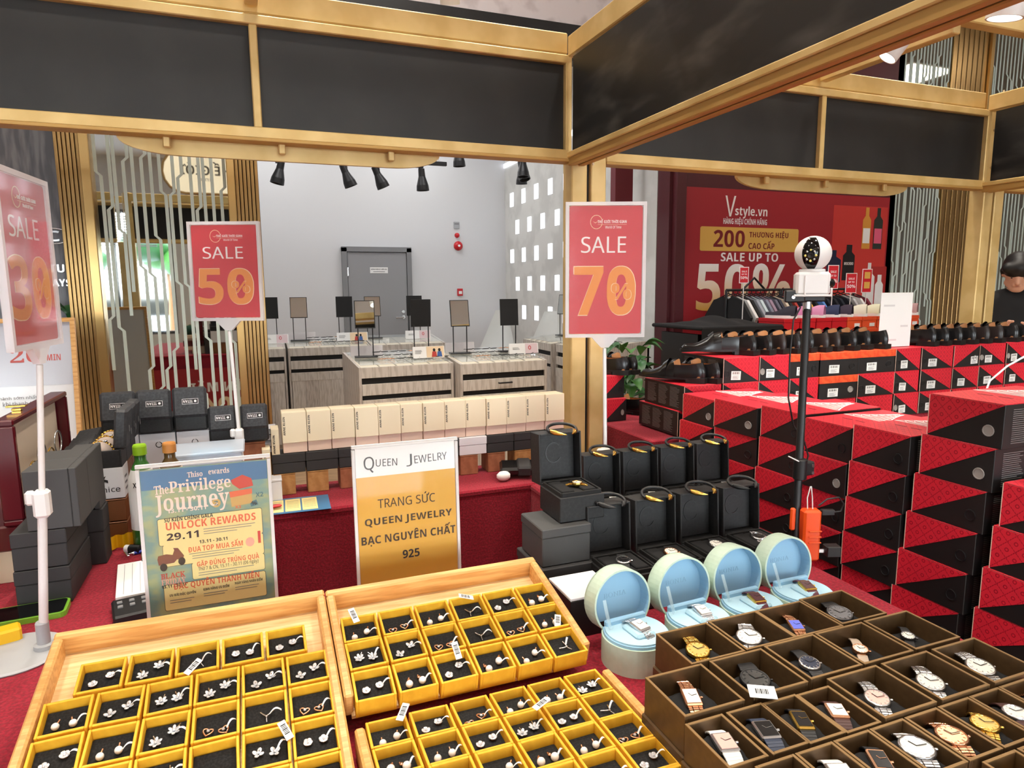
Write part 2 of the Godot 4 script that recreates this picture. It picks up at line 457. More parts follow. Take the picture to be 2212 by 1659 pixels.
func lights() -> void:
	# luminous ceiling panels of the hall: each a glowing sheet in a frame and an area light just under it
	var k := 0
	var clp := func():
		var b := B.new()
		for s in [-1.0, 1.0]:
			b.box(V(0.47 * s, -0.012, 0), V(0.04, 0.02, 0.98)); b.box(V(0, -0.012, 0.47 * s), V(0.9, 0.02, 0.04))
		return b.mesh()
	for p in [[-4.0, 3.4], [0.4, 3.4], [4.8, 3.4], [9.2, 3.4], [-4.0, -3.6], [0.9, -3.6], [5.6, -3.6], [9.2, -3.6]]:
		var t := thing("ceiling_panel_light", "square ceiling light panel, %s from the hall's far left" % ORD[k], "light", T(V(p[0], 4.6, p[1])), "ceiling light panels")
		part(t, "frame", cb("clp", clp), M.white_plastic)
		part(t, "glowing_sheet", bx(V(0.9, 0.01, 0.9)), M.lamp_glow, T(V(0, -0.006, 0)))
		area(V(p[0], 4.575, p[1]), 0.9, 0.9, 2.6)
		k += 1
	# round recessed downlights over the stalls
	k = 0
	for z in [0.9, -0.9, -2.75]:
		for x in [-1.3, 0.15, 1.6, 3.1, 4.6]:
			var t := thing("downlight", "round recessed downlight over the stalls, %s of fifteen" % ORD[k], "light", T(V(x, 4.6, z)), "recessed downlights")
			part(t, "trim_ring", cb("dlring", func(): return B.new().lathe([Vector2(0.075, -0.001), Vector2(0.1, -0.001), Vector2(0.1, -0.012), Vector2(0.08, -0.018), Vector2(0.075, -0.001)], 24).mesh()), M.white_plastic)
			part(t, "glowing_lens", cb("dllens", func(): return B.new().cyl(V(0, -0.004, 0), 0.074, 0.006, 24).mesh()), M.lamp_glow)
			spot(t, T(V(0, -0.03, 0), 0, -90), 1.6 if z > 0.0 else 4.0, 46.0, 0.07)
			k += 1
	k = 12
	for p in [[0.2, -5.9], [2.2, -5.9], [0.2, -8.9], [2.2, -8.9]]:
		var t := thing("shop_panel_light", "square ceiling light in the spectacles shop, %s from the entrance" % ORD[k - 12], "light", T(V(p[0], 4.1, p[1])), "shop ceiling lights")
		part(t, "frame", MS.clp, M.white_plastic)
		part(t, "glowing_sheet", bx(V(0.9, 0.01, 0.9)), M.lamp_glow, T(V(0, -0.006, 0)))
		area(V(p[0], 4.075, p[1]), 0.9, 0.9, 1.9, Color(0.97, 0.98, 1.0))
		k += 1

func slab(called: String, a: Vector3, b: Vector3, m: Material) -> MeshInstance3D:
	return struct(called, B.new().box(Vector3.ZERO, (b - a).abs()).mesh(), m, T((a + b) / 2))

func shell() -> void:
	slab("floor", V(-8, -0.2, -10.2), V(16, 0, 8.2), M.floor_tile)
	slab("ceiling", V(-8, 4.6, -10.2), V(16, 4.8, 8.2), M.ceiling_white)
	slab("wall_left", V(-8.2, 0, -10.2), V(-8, 4.6, 8.2), M.wall_white)
	slab("wall_right", V(16, 0, -10.2), V(16.2, 4.6, 8.2), M.wall_white)
	slab("wall_back", V(-8, 0, -10.2), V(16, 4.6, -10), M.wall_white)
	# wall behind the viewer, with a tall window to the street
	var cw := CSGBox3D.new()
	cw.name = "wall_front"; cw.size = V(24, 4.6, 0.2); cw.position = V(4, 2.3, 8.1); cw.material = M.wall_white
	cw.set_meta("kind", "structure")
	var hole := CSGBox3D.new()
	hole.name = "opening"; hole.operation = CSGShape3D.OPERATION_SUBTRACTION; hole.size = V(3.6, 2.9, 0.5); hole.position = V(-7.5, -0.35, 0)
	cw.add_child(hole)
	var hole2 := CSGBox3D.new()
	hole2.name = "opening"; hole2.operation = CSGShape3D.OPERATION_SUBTRACTION; hole2.size = V(4.8, 2.9, 0.5); hole2.position = V(-0.6, -0.35, 0)
	cw.add_child(hole2, true)
	add_child(cw)
	for q in [[-3.5, 3.6, 4], [3.4, 4.8, 5]]:
		var wf := struct("window_1" if q[0] < 0.0 else "window_2", bx(V(q[1], 0.08, 0.1)), M.black_metal, T(V(q[0], 0.54, 8.05)))
		for k in q[2]: part(wf, "mullion", bx(V(0.06, 2.8, 0.08)), M.black_metal, T(V(-q[1] / 2 + 0.03 + k * (q[1] - 0.06) / (q[2] - 1), 1.4, 0)))
		part(wf, "head_rail", bx(V(q[1], 0.08, 0.1)), M.black_metal, T(V(0, 2.82, 0)))
		for k in 12: part(wf, "blind_slat", bx(V(q[1] * 0.6, 0.012, 0.05)), M.grey_plastic, T(V(0.4, 2.7 - k * 0.06, -0.06), 0, 35))
	# street trees outside the window
	for k in 5:
		var tr := thing("street_tree", "green tree outside the window behind the viewer, %s from the left" % ORD[k], "tree", T(V(-5.0 + k * 2.6, 0, 12.0 + (k % 2) * 1.5)), "street trees")
		part(tr, "trunk", B.new().tube([V(0, 0, 0), V(0.05, 1.2, 0), V(-0.05, 2.6, 0.1)], [0.12, 0.09, 0.05], 8).mesh(), M.insole)
		for j in 6: part(tr, "crown", cb("treecrown", func(): return B.new().ball(Vector3.ZERO, V(0.7, 0.5, 0.7), 10, 7).mesh()), M.leaf_light if j % 2 else M.leaf, T(V(cos(j * 1.9) * 0.6, 2.4 + 0.25 * (j % 3), sin(j * 1.9) * 0.5)))
	slab("floor_street", V(-30, -0.3, 8.3), V(30, -0.1, 40), M.grey_plastic)
	# spectacles shop: side walls, its own ceiling, fascia over the entrance
	slab("wall_shop_left", V(-1.35, 0, -10), V(-1.25, 4.1, -5.42), M.wall_white)
	var wr := slab("wall_shop_right", V(3.76, 0, -10), V(3.9, 4.2, -6.5), M.marble)
	# lit niches along the side wall
	for r in 5:
		for c in 7:
			var z := -9.7 + c * 0.47 + (0.22 if r % 2 else 0.0)
			if z > -6.7: continue
			part(wr, "niche_glow", bx(V(0.012, 0.2, 0.13)), M.led_glow, T(V(-0.072, 2.85 - r * 0.42 - 2.1, z + 8.25)))
	slab("wall_shop_column", V(3.76, 0, -6.49), V(4.0, 4.2, -5.76), M.marble)
	slab("ceiling_shop", V(-1.3, 4.12, -10), V(3.9, 4.2, -5.0), M.ceiling_white)
	slab("trim_1", V(3.74, 3.36, -10), V(3.76, 3.42, -6.5), M.led_glow)
	slab("wall_bulkhead", V(-8, 3.55, -5.1), V(3.76, 4.6, -5.0), M.bulkhead)
	slab("trim_2", V(-1.2, 3.28, -5.1), V(3.76, 3.55, -4.98), M.panel_black)
	slab("baseboard_back", V(-1.25, 0, -10), V(3.76, 0.1, -9.98), M.frame_grey)
	# grey plank wall far left
	slab("wall_far_left", V(-8, 0, -5.4), V(-1.06, 3.54, -5.3), M.plank_grey)
	# storefront on the right that carries the sale banner
	slab("wall_banner", V(3.76, 0, -5.75), V(6.7, 4.6, -5.55), M.maroon_dark)
	slab("wall_right_front", V(6.7, 0, -5.75), V(16, 4.6, -5.62), M.wall_white)
	# right marble edge and hanging maroon box
	solo("maroon_pillar_panel", bx(V(0.2, 2.3, 0.1), 0.004), M.maroon, "narrow maroon panel on the marble corner above the potted plant", "panel", T(V(3.5, 3.4, -6.0)))

	# grey door in the back wall
	var d := struct("door_1", bx(V(0.86, 2.05, 0.05), 0.004), M.door_grey, T(V(1.735, 1.03, -9.965)))
	part(d, "door_frame", cb("doorframe", func():
		var b := B.new()
		for s in [-1.0, 1.0]: b.box(V(0.47 * s, 0.02, 0.0), V(0.07, 2.14, 0.09))
		return b.box(V(0, 1.07, 0), V(1.01, 0.07, 0.09)).mesh()), M.frame_grey)
	var hd := part(d, "handle", B.new().tube([V(0.36, 0.08, 0.025), V(0.36, 0.08, 0.07), V(0.24, 0.075, 0.075)], 0.012, 8).mesh(), M.steel)
	part(hd, "escutcheon", B.new().at(T(V(0.36, 0.08, 0.03), 0, 90)).cyl(V(0, 0, 0), 0.028, 0.012, 14).mesh(), M.steel)
	part(d, "lock_cylinder", B.new().at(T(V(0.36, 0.16, 0.03), 0, 90)).cyl(V(0, 0, 0), 0.022, 0.012, 14).mesh(), M.steel)
	for y in [0.75, -0.2]: part(d, "hinge", bx(V(0.02, 0.12, 0.03)), M.steel, T(V(-0.43, y, 0.03)))
	var pl := part(d, "door_plate", bx(V(0.26, 0.085, 0.004)), M.paper, T(V(0.02, 0.77, 0.028)))
	txt(pl, "KHÔNG PHẬN SỰ - MIỄN VÀO", M.ink, 0, 0.015, 0.23, 0.026, 0.003)
	part(pl, "print_line", bx(V(0.17, 0.008, 0.001)), M.ink_grey, T(V(0, -0.02, 0.003)))
	# things on the back wall
	var t := thing("wall_plate", "grey blank switch plate on white wall above the red alarm bell", "wall plate", T(V(2.965, 2.48, -9.99)))
	part(t, "plate", bx(V(0.09, 0.1, 0.012), 0.003), M.grey_plastic); part(t, "louvre", bx(V(0.07, 0.012, 0.004)), M.ink_grey, T(V(0, 0.02, 0.007)))
	solo("alarm_lamp", B.new().at(T(V(0, 0, 0), 0, 90)).lathe([Vector2(0, 0.05), Vector2(0.02, 0.046), Vector2(0.034, 0.03), Vector2(0.038, 0), Vector2(0, 0)], 18, true).mesh(), M.alarm_red, "small round red alarm lamp on the white wall above the bell", "alarm lamp", T(V(2.97, 2.33, -10.0)))
	var bl := thing("alarm_bell", "round red fire alarm bell on the white shop wall", "bell", T(V(2.985, 2.172, -10.0)))
	part(bl, "gong", B.new().at(T(V(0, 0, 0), 0, 90)).lathe([Vector2(0, 0.06), Vector2(0.03, 0.058), Vector2(0.062, 0.04), Vector2(0.07, 0.015), Vector2(0.07, 0)], 22, true).mesh(), M.alarm_red)
	part(bl, "cap", B.new().at(T(V(0, 0, 0.062), 0, 90)).cyl(V(0, 0, 0), 0.018, 0.01, 12).mesh(), M.paper)
	var cp := thing("call_point", "small red and white fire call point box on the white wall", "call point", T(V(3.0, 1.47, -9.99)))
	part(cp, "case", bx(V(0.085, 0.11, 0.03), 0.004), M.alarm_red); part(cp, "press_panel", bx(V(0.05, 0.045, 0.004)), M.paper, T(V(0.002, -0.005, 0.017)))

func fluted(called: String, x0: float, x1: float, z: float, n: int, h: float, strip: float, side: float) -> void:
	var t := struct(called, B.new().box(V(0, h / 2, -0.06), V(x1 - x0, h, 0.06)).mesh(), M.slot_black, T(V((x0 + x1) / 2, 0, z)))
	var w := (x1 - x0) / n
	for k in n:
		part(t, "slat", cb("slat%s%s" % [w, h], func(): return B.new().box(V(0, h / 2, 0), V(w * 0.8, h, 0.06), w * 0.06).mesh()), M.bronze, T(V(-(x1 - x0) / 2 + (k + 0.5) * w, 0, 0)))
	if strip > 0.0: part(t, "edge_strip", B.new().box(V(side * ((x1 - x0) / 2 + strip / 2), h / 2, 0.01), V(strip, h, 0.12), 0.004).mesh(), M.brass)

func etched(t: Node3D, w: float, h: float, n: int, sd: int, lw: float) -> void:
	rng.seed = sd
	for k in n:
		var x := -w / 2 + (k + 0.5) * w / n
		var y := h
		var pts := [Vector2(x, y)]
		var dirn := 1.0 if sd % 2 else -1.0
		var end := 0.0 if rng.randf() < 0.75 else rng.randf_range(0.6, 1.6)
		var cur := x - 0.25 * w / n * dirn
		pts = [Vector2(cur, y)]
		while y > end:
			y -= rng.randf_range(0.5, 1.3)
			if y <= end + 0.1: break
			pts.append(Vector2(cur, y))
			var j := dirn * (w / n) * 0.5
			if absf(cur + j - x) > 0.6 * w / n: j = -j; dirn = -dirn
			cur += j
			y -= absf(j) * 1.0
			pts.append(Vector2(cur, y))
		pts.append(Vector2(cur, end))
		var poly := PackedVector2Array()
		for p in pts: poly.append(Vector2(clampf(p.x - lw / 2, -w / 2, w / 2), p.y))
		for q in range(pts.size() - 1, -1, -1): poly.append(Vector2(clampf(pts[q].x + lw / 2, -w / 2, w / 2), pts[q].y))
		part(t, "etched_line", B.new().prism(poly, 0.006, 0.009).mesh(), M.etched)

func storefront() -> void:
	mtex("bronze", noise(0.02, C8(166, 134, 86), C8(184, 150, 98), 0, 128), V(20, 0.6, 20), 0.32, 0.8)
	fluted("trim_3", -1.083, -0.945, -5.0, 6, 4.2, 0.055, 1.0)
	fluted("trim_4", -0.062, 0.085, -5.0, 6, 4.2, 0.05, -1.0)
	var mw := struct("wall_mirror", bx(V(0.79, 4.2, 0.012)), M.mirror, T(V(-0.5, 2.1, -5.0)))
	var e := Node3D.new()
	e.name = "etched_pattern"; e.position = V(0, -2.1, 0)
	mw.add_child(e)
	etched(e, 0.77, 4.15, 15, 11, 0.02)
	# right hand bays: bronze fluting between etched mirrors
	var z := -5.6
	fluted("trim_5", 7.45, 8.02, z, 7, 4.6, 0.05, 1.0)
	fluted("trim_6", 9.35, 9.92, z, 7, 4.6, 0.05, -1.0)
	slab("trim_7", V(6.62, 0, z - 0.02), V(6.7, 4.6, z + 0.05), M.brass)
	for q in [[6.7, 7.45, 15, 12], [8.07, 9.3, 20, 13], [9.92, 12.0, 26, 14]]:
		var m2 := struct("wall_mirror_right", bx(V(q[1] - q[0], 4.6, 0.012)), M.mirror_grey, T(V((q[0] + q[1]) / 2, 2.3, z)))
		var e2 := Node3D.new()
		e2.name = "etched_pattern"; e2.position = V(0, -2.3, 0)
		m2.add_child(e2)
		etched(e2, q[1] - q[0], 4.55, q[2], q[3], 0.022)

func gantry() -> void:
	var g := thing("stall_frame", "gold painted metal frame with black fascia panels above the stall", "frame")
	var z := -2.38
	var G: Material = M.gold
	# long fascia along the back of the stall: two bays each side of the corner posts
	for bay in [[-1.06, 1.16], [1.31, 3.47], [3.62, 5.8], [-3.36, -1.2]]:
		var x0: float = bay[0]; var x1: float = bay[1]; var xc := (x0 + x1) / 2; var L := x1 - x0
		part(g, "top_beam", bx(V(L, 0.075, 0.05), 0.004), G, T(V(xc, 2.428, z - 0.045)))
		part(g, "rail", bx(V(L, 0.03, 0.035), 0.003), G, T(V(xc, 2.36, z + 0.0)))
		part(g, "rail", bx(V(L, 0.035, 0.035), 0.003), G, T(V(xc, 2.02, z + 0.0)))
		part(g, "rail_flange", bx(V(L, 0.012, 0.06), 0.002), M.gold_dark, T(V(xc, 1.999, z - 0.012)))
		part(g, "mullion", bx(V(0.025, 0.31, 0.03), 0.003), G, T(V(xc, 2.19, z + 0.002)))
		for s in [-1.0, 1.0]:
			part(g, "panel", bx(V(L / 2 - 0.012, 0.31, 0.012)), M.panel_black, T(V(xc + s * L / 4, 2.19, z - 0.012)))
			part(g, "upright", bx(V(0.025, 0.34, 0.03), 0.003), G, T(V(xc + s * (L / 2 - 0.012), 2.19, z + 0.002)))
		# curved valance under the rail with its three clips
		var xv := xc + 0.1
		var po := PackedVector2Array()
		for k in 13:
			var a := -PI / 2 * k / 12.0
			po.append(Vector2(0.33 + 0.18 * sin(-a), -0.05 + 0.05 * (1.0 - cos(a))))
		for k in 13:
			var a := PI / 2 * (1.0 - k / 12.0)
			po.append(Vector2(-0.33 - 0.18 * sin(a), -0.05 + 0.05 * (1.0 - cos(a))))
		part(g, "valance", B.new().prism(po, -0.008, 0.008).mesh(), G, T(V(xv, 1.995, z - 0.05)))
		for s in [-0.37, -0.03, 0.33]: part(g, "clip", bx(V(0.022, 0.045, 0.014), 0.003), G, T(V(xv + s, 1.985, z - 0.018)))
		# roof strut running forward from the middle
		part(g, "strut", bx(V(0.04, 0.06, 0.6), 0.003), G, T(V(xc, 2.435, z + 0.3)))
	# twin posts at each corner
	for px in [-1.19, 1.16, 3.46]:
		for s in [0.0, 0.082]:
			part(g, "post", bx(V(0.066, 2.47 if s > 0.0 else 2.0, 0.08), 0.004), G if s > 0.0 else M.gold, T(V(px + 0.033 + s * 1.0, 1.235 if s > 0.0 else 1.0, z - 0.02)))
		part(g, "post_gap", bx(V(0.016, 2.0, 0.05)), M.slot_black, T(V(px + 0.074, 1.0, z - 0.025)))
		for y in [2.1, 2.28]: part(g, "screw", B.new().at(T(V(px + 0.03, y, z + 0.022), 0, 90)).cyl(V(0, 0, 0), 0.007, 0.006, 10).mesh(), M.steel)
		part(g, "hanging_cable", B.new().tube([V(px + 0.058, 2.47, z + 0.03), V(px + 0.06, 2.3, z + 0.035), V(px + 0.056, 2.1, z + 0.035), V(px + 0.07, 2.02, z + 0.04), V(px + 0.085, 1.985, z + 0.03)], 0.005, 6).mesh(), M.cream_box)
	# cross beams running forward over the counters
	for xb in [1.157, 3.457]:
		part(g, "cross_panel", bx(V(0.012, 0.33, 2.3)), M.panel_scuffed, T(V(xb - 0.004, 2.195, z + 1.2)))
		part(g, "cross_rail", bx(V(0.05, 0.075, 2.34), 0.004), G, T(V(xb + 0.012, 2.405, z + 1.18)))
		part(g, "cross_lip", bx(V(0.02, 0.02, 2.34), 0.003), G, T(V(xb - 0.006, 2.018, z + 1.18)))
		part(g, "cross_rail", bx(V(0.026, 0.03, 2.34), 0.003), M.gold_dark, T(V(xb + 0.004, 1.995, z + 1.18)))
		part(g, "cross_rail", bx(V(0.026, 0.03, 2.34), 0.003), M.gold_dark, T(V(xb + 0.042, 1.995, z + 1.18)))
		part(g, "cross_gap", bx(V(0.012, 0.02, 2.34)), M.slot_black, T(V(xb + 0.023, 1.995, z + 1.18)))
	# long roof beams parallel to the fascia
	part(g, "roof_beam", bx(V(4.5, 0.07, 0.05), 0.004), G, T(V(3.55, 2.475, -1.78)))
	part(g, "roof_beam", bx(V(4.5, 0.07, 0.05), 0.004), G, T(V(-1.1, 2.475, -1.78)))

func lamp_head(label: String, p: Vector3, r: float, yaw: float, pitch: float, e: float) -> void:
	var t := thing("spot_lamp", label, "lamp", T(p, yaw, pitch), "white cylinder spot lamps")
	part(t, "housing", B.new().at(T(V(0, 0, 0), 0, 90)).lathe([Vector2(0, -r * 2.6), Vector2(r, -r * 2.6), Vector2(r, 0), Vector2(r * 0.9, 0), Vector2(r * 0.88, -r * 0.25)], 24).mesh(), M.white_plastic, T(V(0, 0, 0), 180))
	part(t, "lens", B.new().at(T(V(0, 0, -r * 0.22 * -1.0), 0, 90)).cyl(V(0, 0, 0), r * 0.88, 0.004, 24).mesh(), M.lamp_glow, T(V(0, 0, 0), 0))
	part(t, "yoke", bx(V(r * 0.3, r * 3.0, r * 0.5), 0.003), M.white_plastic, T(V(0, r * 1.2, r * 1.5)))
	part(t, "stem", B.new().tube([V(0, r * 2.4, r * 1.5), V(0, r * 2.4, r * 1.5) + V(0, r * 5.0, r * 2.0)], r * 0.14, 8).mesh(), M.white_plastic)
	spot(t, T(V(0, 0, -0.03)), e, 34.0, r * 0.8)

func track_lamp(t: Node3D, x: float, yaw: float, tilt: float) -> void:
	var n := Node3D.new()
	n.name = "spotlight"; n.position = V(x, 0, 0)
	t.add_child(n, true)
	part(n, "adapter", bx(V(0.12, 0.035, 0.035), 0.003), M.black_metal, T(V(0, -0.035, 0)))
	part(n, "arm", B.new().tube([V(0.02, -0.05, 0), V(0.02, -0.08, 0), V(0.05, -0.08, 0), V(0.05, -0.12, 0)], 0.011, 8).mesh(), M.black_metal)
	part(n, "head", cb("trkhead", func(): return B.new().lathe([Vector2(0, 0.1), Vector2(0.032, 0.1), Vector2(0.036, 0.02), Vector2(0.062, -0.07), Vector2(0.066, -0.12), Vector2(0.058, -0.12), Vector2(0.05, -0.07), Vector2(0, -0.05)], 18).mesh()), M.black_metal, T(V(0.045, -0.16, 0), yaw, 0, tilt))
	part(n, "reflector", cb("trkref", func(): return B.new().cyl(V(0, -0.085, 0), 0.05, 0.004, 16).mesh()), M.steel, T(V(0.045, -0.16, 0), yaw, 0, tilt))

func shop_tracks() -> void:
	var t := thing("lighting_track", "long black lighting track with four spotlights across the white shop wall", "track light", T(V(0.8, 2.815, -7.0)))
	part(t, "rail", bx(V(2.36, 0.04, 0.04), 0.003), M.black_metal)
	for x in [1.1, -0.5]: part(t, "hanger", bx(V(0.008, 1.3, 0.008)), M.steel, T(V(x, 0.66, 0)))
	track_lamp(t, -0.53, 0, -14); track_lamp(t, 0.1, 180, -22); track_lamp(t, 0.42, 180, -24); track_lamp(t, 0.87, 0, 3)
	var u := thing("lighting_track", "short black lighting track with three spotlights near the niche wall", "track light", T(V(2.9, 3.0, -7.15), 70))
	part(u, "rail", bx(V(0.7, 0.04, 0.04), 0.003), M.black_metal)
	part(u, "hanger", bx(V(0.008, 1.12, 0.008)), M.steel, T(V(0.2, 0.57, 0)))
	track_lamp(u, -0.25, 0, -6); track_lamp(u, 0.0, 40, -20); track_lamp(u, 0.25, 0, 5)
	var w := thing("lighting_track", "black track end with one spotlight hanging beside the gold frame", "track light", T(V(2.07, 3.08, -7.0)))
	part(w, "rail", bx(V(0.3, 0.04, 0.04), 0.003), M.black_metal); part(w, "hanger", bx(V(0.008, 1.04, 0.008)), M.steel, T(V(0, 0.53, 0)))
	track_lamp(w, 0.0, 0, 3)
# ---------------------------------------------------------------- counters
const TY := 0.86

# cloth covered table: top slab plus a hanging skirt with folds round its edge
func table(label: String, x0: float, x1: float, z0: float, z1: float, folds: Array) -> void:
	var t := thing("display_table", label, "table", T(V((x0 + x1) / 2, 0, (z0 + z1) / 2)), "cloth covered counters of the stall")
	var w := x1 - x0; var d := z1 - z0
	part(t, "tablecloth", B.new().box(V(0, TY - 0.011, 0), V(w, 0.022, d), 0.006).mesh(), M.cloth_red)
	for f in folds:   # side index: 0 back (-z), 1 front, 2 left, 3 right
		var L: float = w if f < 2 else d
		var sg := -1.0 if f % 2 == 0 else 1.0
		var fn := func(u: float, v: float):
			var s := (u - 0.5) * L
			var amp := 0.018 * v
			var o := amp * (sin(s * 21.0 + 0.8 * sin(s * 5.0)) + 0.5 * sin(s * 47.0 + 2.0)) - 0.004
			var y := (TY - 0.012) * (1.0 - v) + 0.01 * v
			return V(s, y, sg * (d / 2 + o)) if f < 2 else V(sg * (w / 2 + o), y, s)
		part(t, "skirt", B.new().grid(int(L * 60) + 4, 10, fn).mesh(), M.cloth_red)
	for sx in [-1.0, 1.0]:
		for sz in [-1.0, 1.0]: part(t, "leg", bx(V(0.035, 0.835, 0.035)), M.black_metal, T(V(sx * (w / 2 - 0.05), 0.4175, sz * (d / 2 - 0.05))))

func tables() -> void:
	table("front counter under the wooden jewellery trays, red cloth to the floor", -0.29, 0.84, -1.45, -0.36, [0])
	table("right counter under the watch boxes, red cloth to the floor", 0.845, 1.215, -2.03, -0.36, [2])
	table("left counter with the grey boxes and phone, red cloth to the floor", -1.15, -0.295, -2.03, -0.36, [3])
	table("back counter under the cream boxes, crimson cloth hanging in front", -1.15, 1.215, -2.335, -2.035, [0, 1])
	var bn := thing("skirt_banner", "red sale banner hung on the outer side of the back counter", "banner", Transform3D(Basis(Vector3.UP, PI), V(-0.1, 0.42, -2.37)))
	part(bn, "sheet", bx(V(1.9, 0.6, 0.003)), M.banner_red)
	txt(bn, "SIÊU KHUYẾN MÃI", M.print_white, -0.05, 0.12, 1.2, 0.14, 0.003)
	txt(bn, "50%", M.print_cream, 0.1, -0.14, 0.8, 0.26, 0.003)

# open card box: floor and four thin walls
func open_box(s: float, d: float, h: float, w: float) -> Mesh:
	return cb("ob%s%s%s%s" % [s, d, h, w], func():
		var b := B.new().box(V(0, 0.001, 0), V(s, 0.002, d))
		for g in [-1.0, 1.0]:
			b.box(V(g * (s / 2 - w / 2), h / 2, 0), V(w, h, d), w * 0.2)
			b.box(V(0, h / 2, g * (d / 2 - w / 2)), V(s - 2 * w, h, w), w * 0.2)
		return b.mesh())

func tray(label: String, xf: Transform3D, w: float, d: float, rails := 3) -> void:
	# origin: middle of the back upper edge, -z is away, +z runs down the slope
	var t := thing("wooden_tray", label, "tray", xf, "wooden jewellery trays")
	part(t, "base_board", bx(V(w - 0.02, 0.006, d - 0.02)), M.oak, T(V(0, -0.037, d / 2)))
	if rails & 1: part(t, "back_rail", bx(V(w, 0.04, 0.016), 0.003), M.oak_rim, T(V(0, -0.02, 0.008)))
	if rails & 2: part(t, "front_rail", bx(V(w, 0.04, 0.016), 0.003), M.oak_rim, T(V(0, -0.02, d - 0.008)))
	for s in [-1.0, 1.0]: part(t, "side_rail", cb("siderail%s" % d, func(): return B.new().at(T(V(0, 0, 0), 90)).box(Vector3.ZERO, V(d - 0.032, 0.04, 0.014), 0.003).mesh()), M.oak_rim, T(V(s * (w / 2 - 0.007), -0.02, d / 2)))
	if xf.origin.y > 0.95:
		for s in [-1.0, 1.0]: part(t, "prop", bx(V(0.03, 0.056, 0.03)), M.oak_rim, T(V(s * (w / 2 - 0.05), -0.066, 0.05)))

func pearl(r: float) -> Mesh: return cb("pearl%s" % r, func(): return B.new().ball(V(0, r, 0), V(r, r, r), 12, 8).mesh())
func bow() -> Mesh:
	return cb("bow", func(): return B.new().tube([V(-0.009, 0.002, -0.006), V(-0.004, 0.003, 0.0), V(0, 0.004, 0.004)], 0.0011, 6).tube([V(0.009, 0.002, -0.008), V(0.005, 0.003, -0.002), V(0, 0.004, 0.004)], 0.0011, 6).tube([V(0, 0.003, 0.004), V(0.001, 0.002, 0.013)], 0.0009, 6).ball(V(0, 0.004, 0.004), V(0.002, 0.002, 0.002), 8, 6).mesh())
func petals(n: int, r: float, w: float) -> Mesh:
	return cb("pet%s%s%s" % [n, r, w], func():
		var b := B.new()
		for k in n:
			var a := TAU * k / n
			b.at(T(V(cos(a) * r * 0.6, 0.003, sin(a) * r * 0.6), -rad_to_deg(a), 0, 24)).ball(Vector3.ZERO, V(r * 0.55, 0.0012, w), 8, 5)
		return b.at(Transform3D()).ball(V(0, 0.004, 0), V(r * 0.28, 0.002, r * 0.28), 8, 5).mesh())
func heart() -> Mesh:
	return cb("heart", func():
		var q := []
		for k in 20:
			var a := TAU * k / 20.0
			q.append(V(0.016 * pow(sin(a), 3) * 0.42, 0.003, -(0.013 * cos(a) - 0.005 * cos(2 * a) - 0.002 * cos(3 * a)) * 0.42))
		return B.new().tube(q, 0.0012, 6, true).mesh())
func loop_tag() -> Mesh:
	return cb("looptag", func(): return B.new().grid(8, 1, func(u, v): return V(0.004 + 0.016 * u, 0.004 + 0.007 * sin(u * PI), (v - 0.5) * 0.0032 - 0.004 * u)).mesh())

# one earring: kind picks its shape; the right hand one of a pair carries the plastic price loop
func earring(kind: int, xf: Transform3D, where: String, right: bool) -> void:
	var nm: String = ["pearl earring", "silver butterfly earring", "crystal flower earring", "rose gold heart earring", "silver bow pendant", "round crystal stud earring", "pearl drop earring"][kind]
	var t := thing(nm.replace(" ", "_"), "%s, %s, in box %s" % [nm, "right one" if right else "left one", where], "earring" if kind != 4 else "pendant", xf, "jewellery in the yellow boxes")
	match kind:
		0:
			part(t, "pearl", pearl(0.0052), M.pearl); part(t, "post", cb("post", func(): return B.new().tube([V(0, 0.005, -0.004), V(0.001, 0.006, -0.011)], 0.0012, 6).mesh()), M.rose_gold)
		1:
			part(t, "wings", petals(4, 0.0075, 0.0032), M.crystal); part(t, "body", bx(V(0.0014, 0.002, 0.009), 0.0004, V(0, 0.004, 0)), M.steel)
		2:
			part(t, "petals", petals(6, 0.008, 0.0026), M.crystal); part(t, "stem", bx(V(0.0014, 0.0014, 0.01), 0.0004, V(0.001, 0.003, -0.008)), M.steel)
		3:
			part(t, "heart_ring", heart(), M.rose_gold); part(t, "stone", cb("stone", func(): return B.new().ball(V(0, 0.003, -0.002), V(0.0024, 0.002, 0.0024), 8, 5).mesh()), M.crystal)
		4:
			part(t, "bow", bow(), M.steel)
		5:
			part(t, "stone", petals(5, 0.006, 0.0036), M.crystal); part(t, "setting", cb("setting", func(): return B.new().lathe([Vector2(0.0, 0.0), Vector2(0.005, 0.0), Vector2(0.006, 0.003), Vector2(0.0, 0.003)], 10).mesh()), M.rose_gold)
		6:
			part(t, "pearl", pearl(0.0058), M.pearl); part(t, "chain", cb("chain", func(): return B.new().tube([V(0, 0.004, -0.005), V(-0.002, 0.003, -0.010), V(0.0, 0.003, -0.015)], 0.0013, 6).ball(V(0, 0.003, -0.0105), V(0.0026, 0.002, 0.0026), 8, 5).mesh()), M.rose_gold)
	if right: part(t, "price_loop", loop_tag(), M.tag_white)

func price_tag(xf: Transform3D, where: String) -> void:
	var t := thing("price_tag", "barcode price tag at the %s" % where, "price tag", xf, "barcode tags on the jewellery")
	part(t, "card", bx(V(0.011, 0.0008, 0.028), 0.0002), M.tag_white)
	for k in 7: part(t, "barcode_bar", bx(V(0.007, 0.0003, 0.0008 if k % 3 else 0.0014)), M.ink, T(V(0, 0.0006, -0.008 + k * 0.0022)))

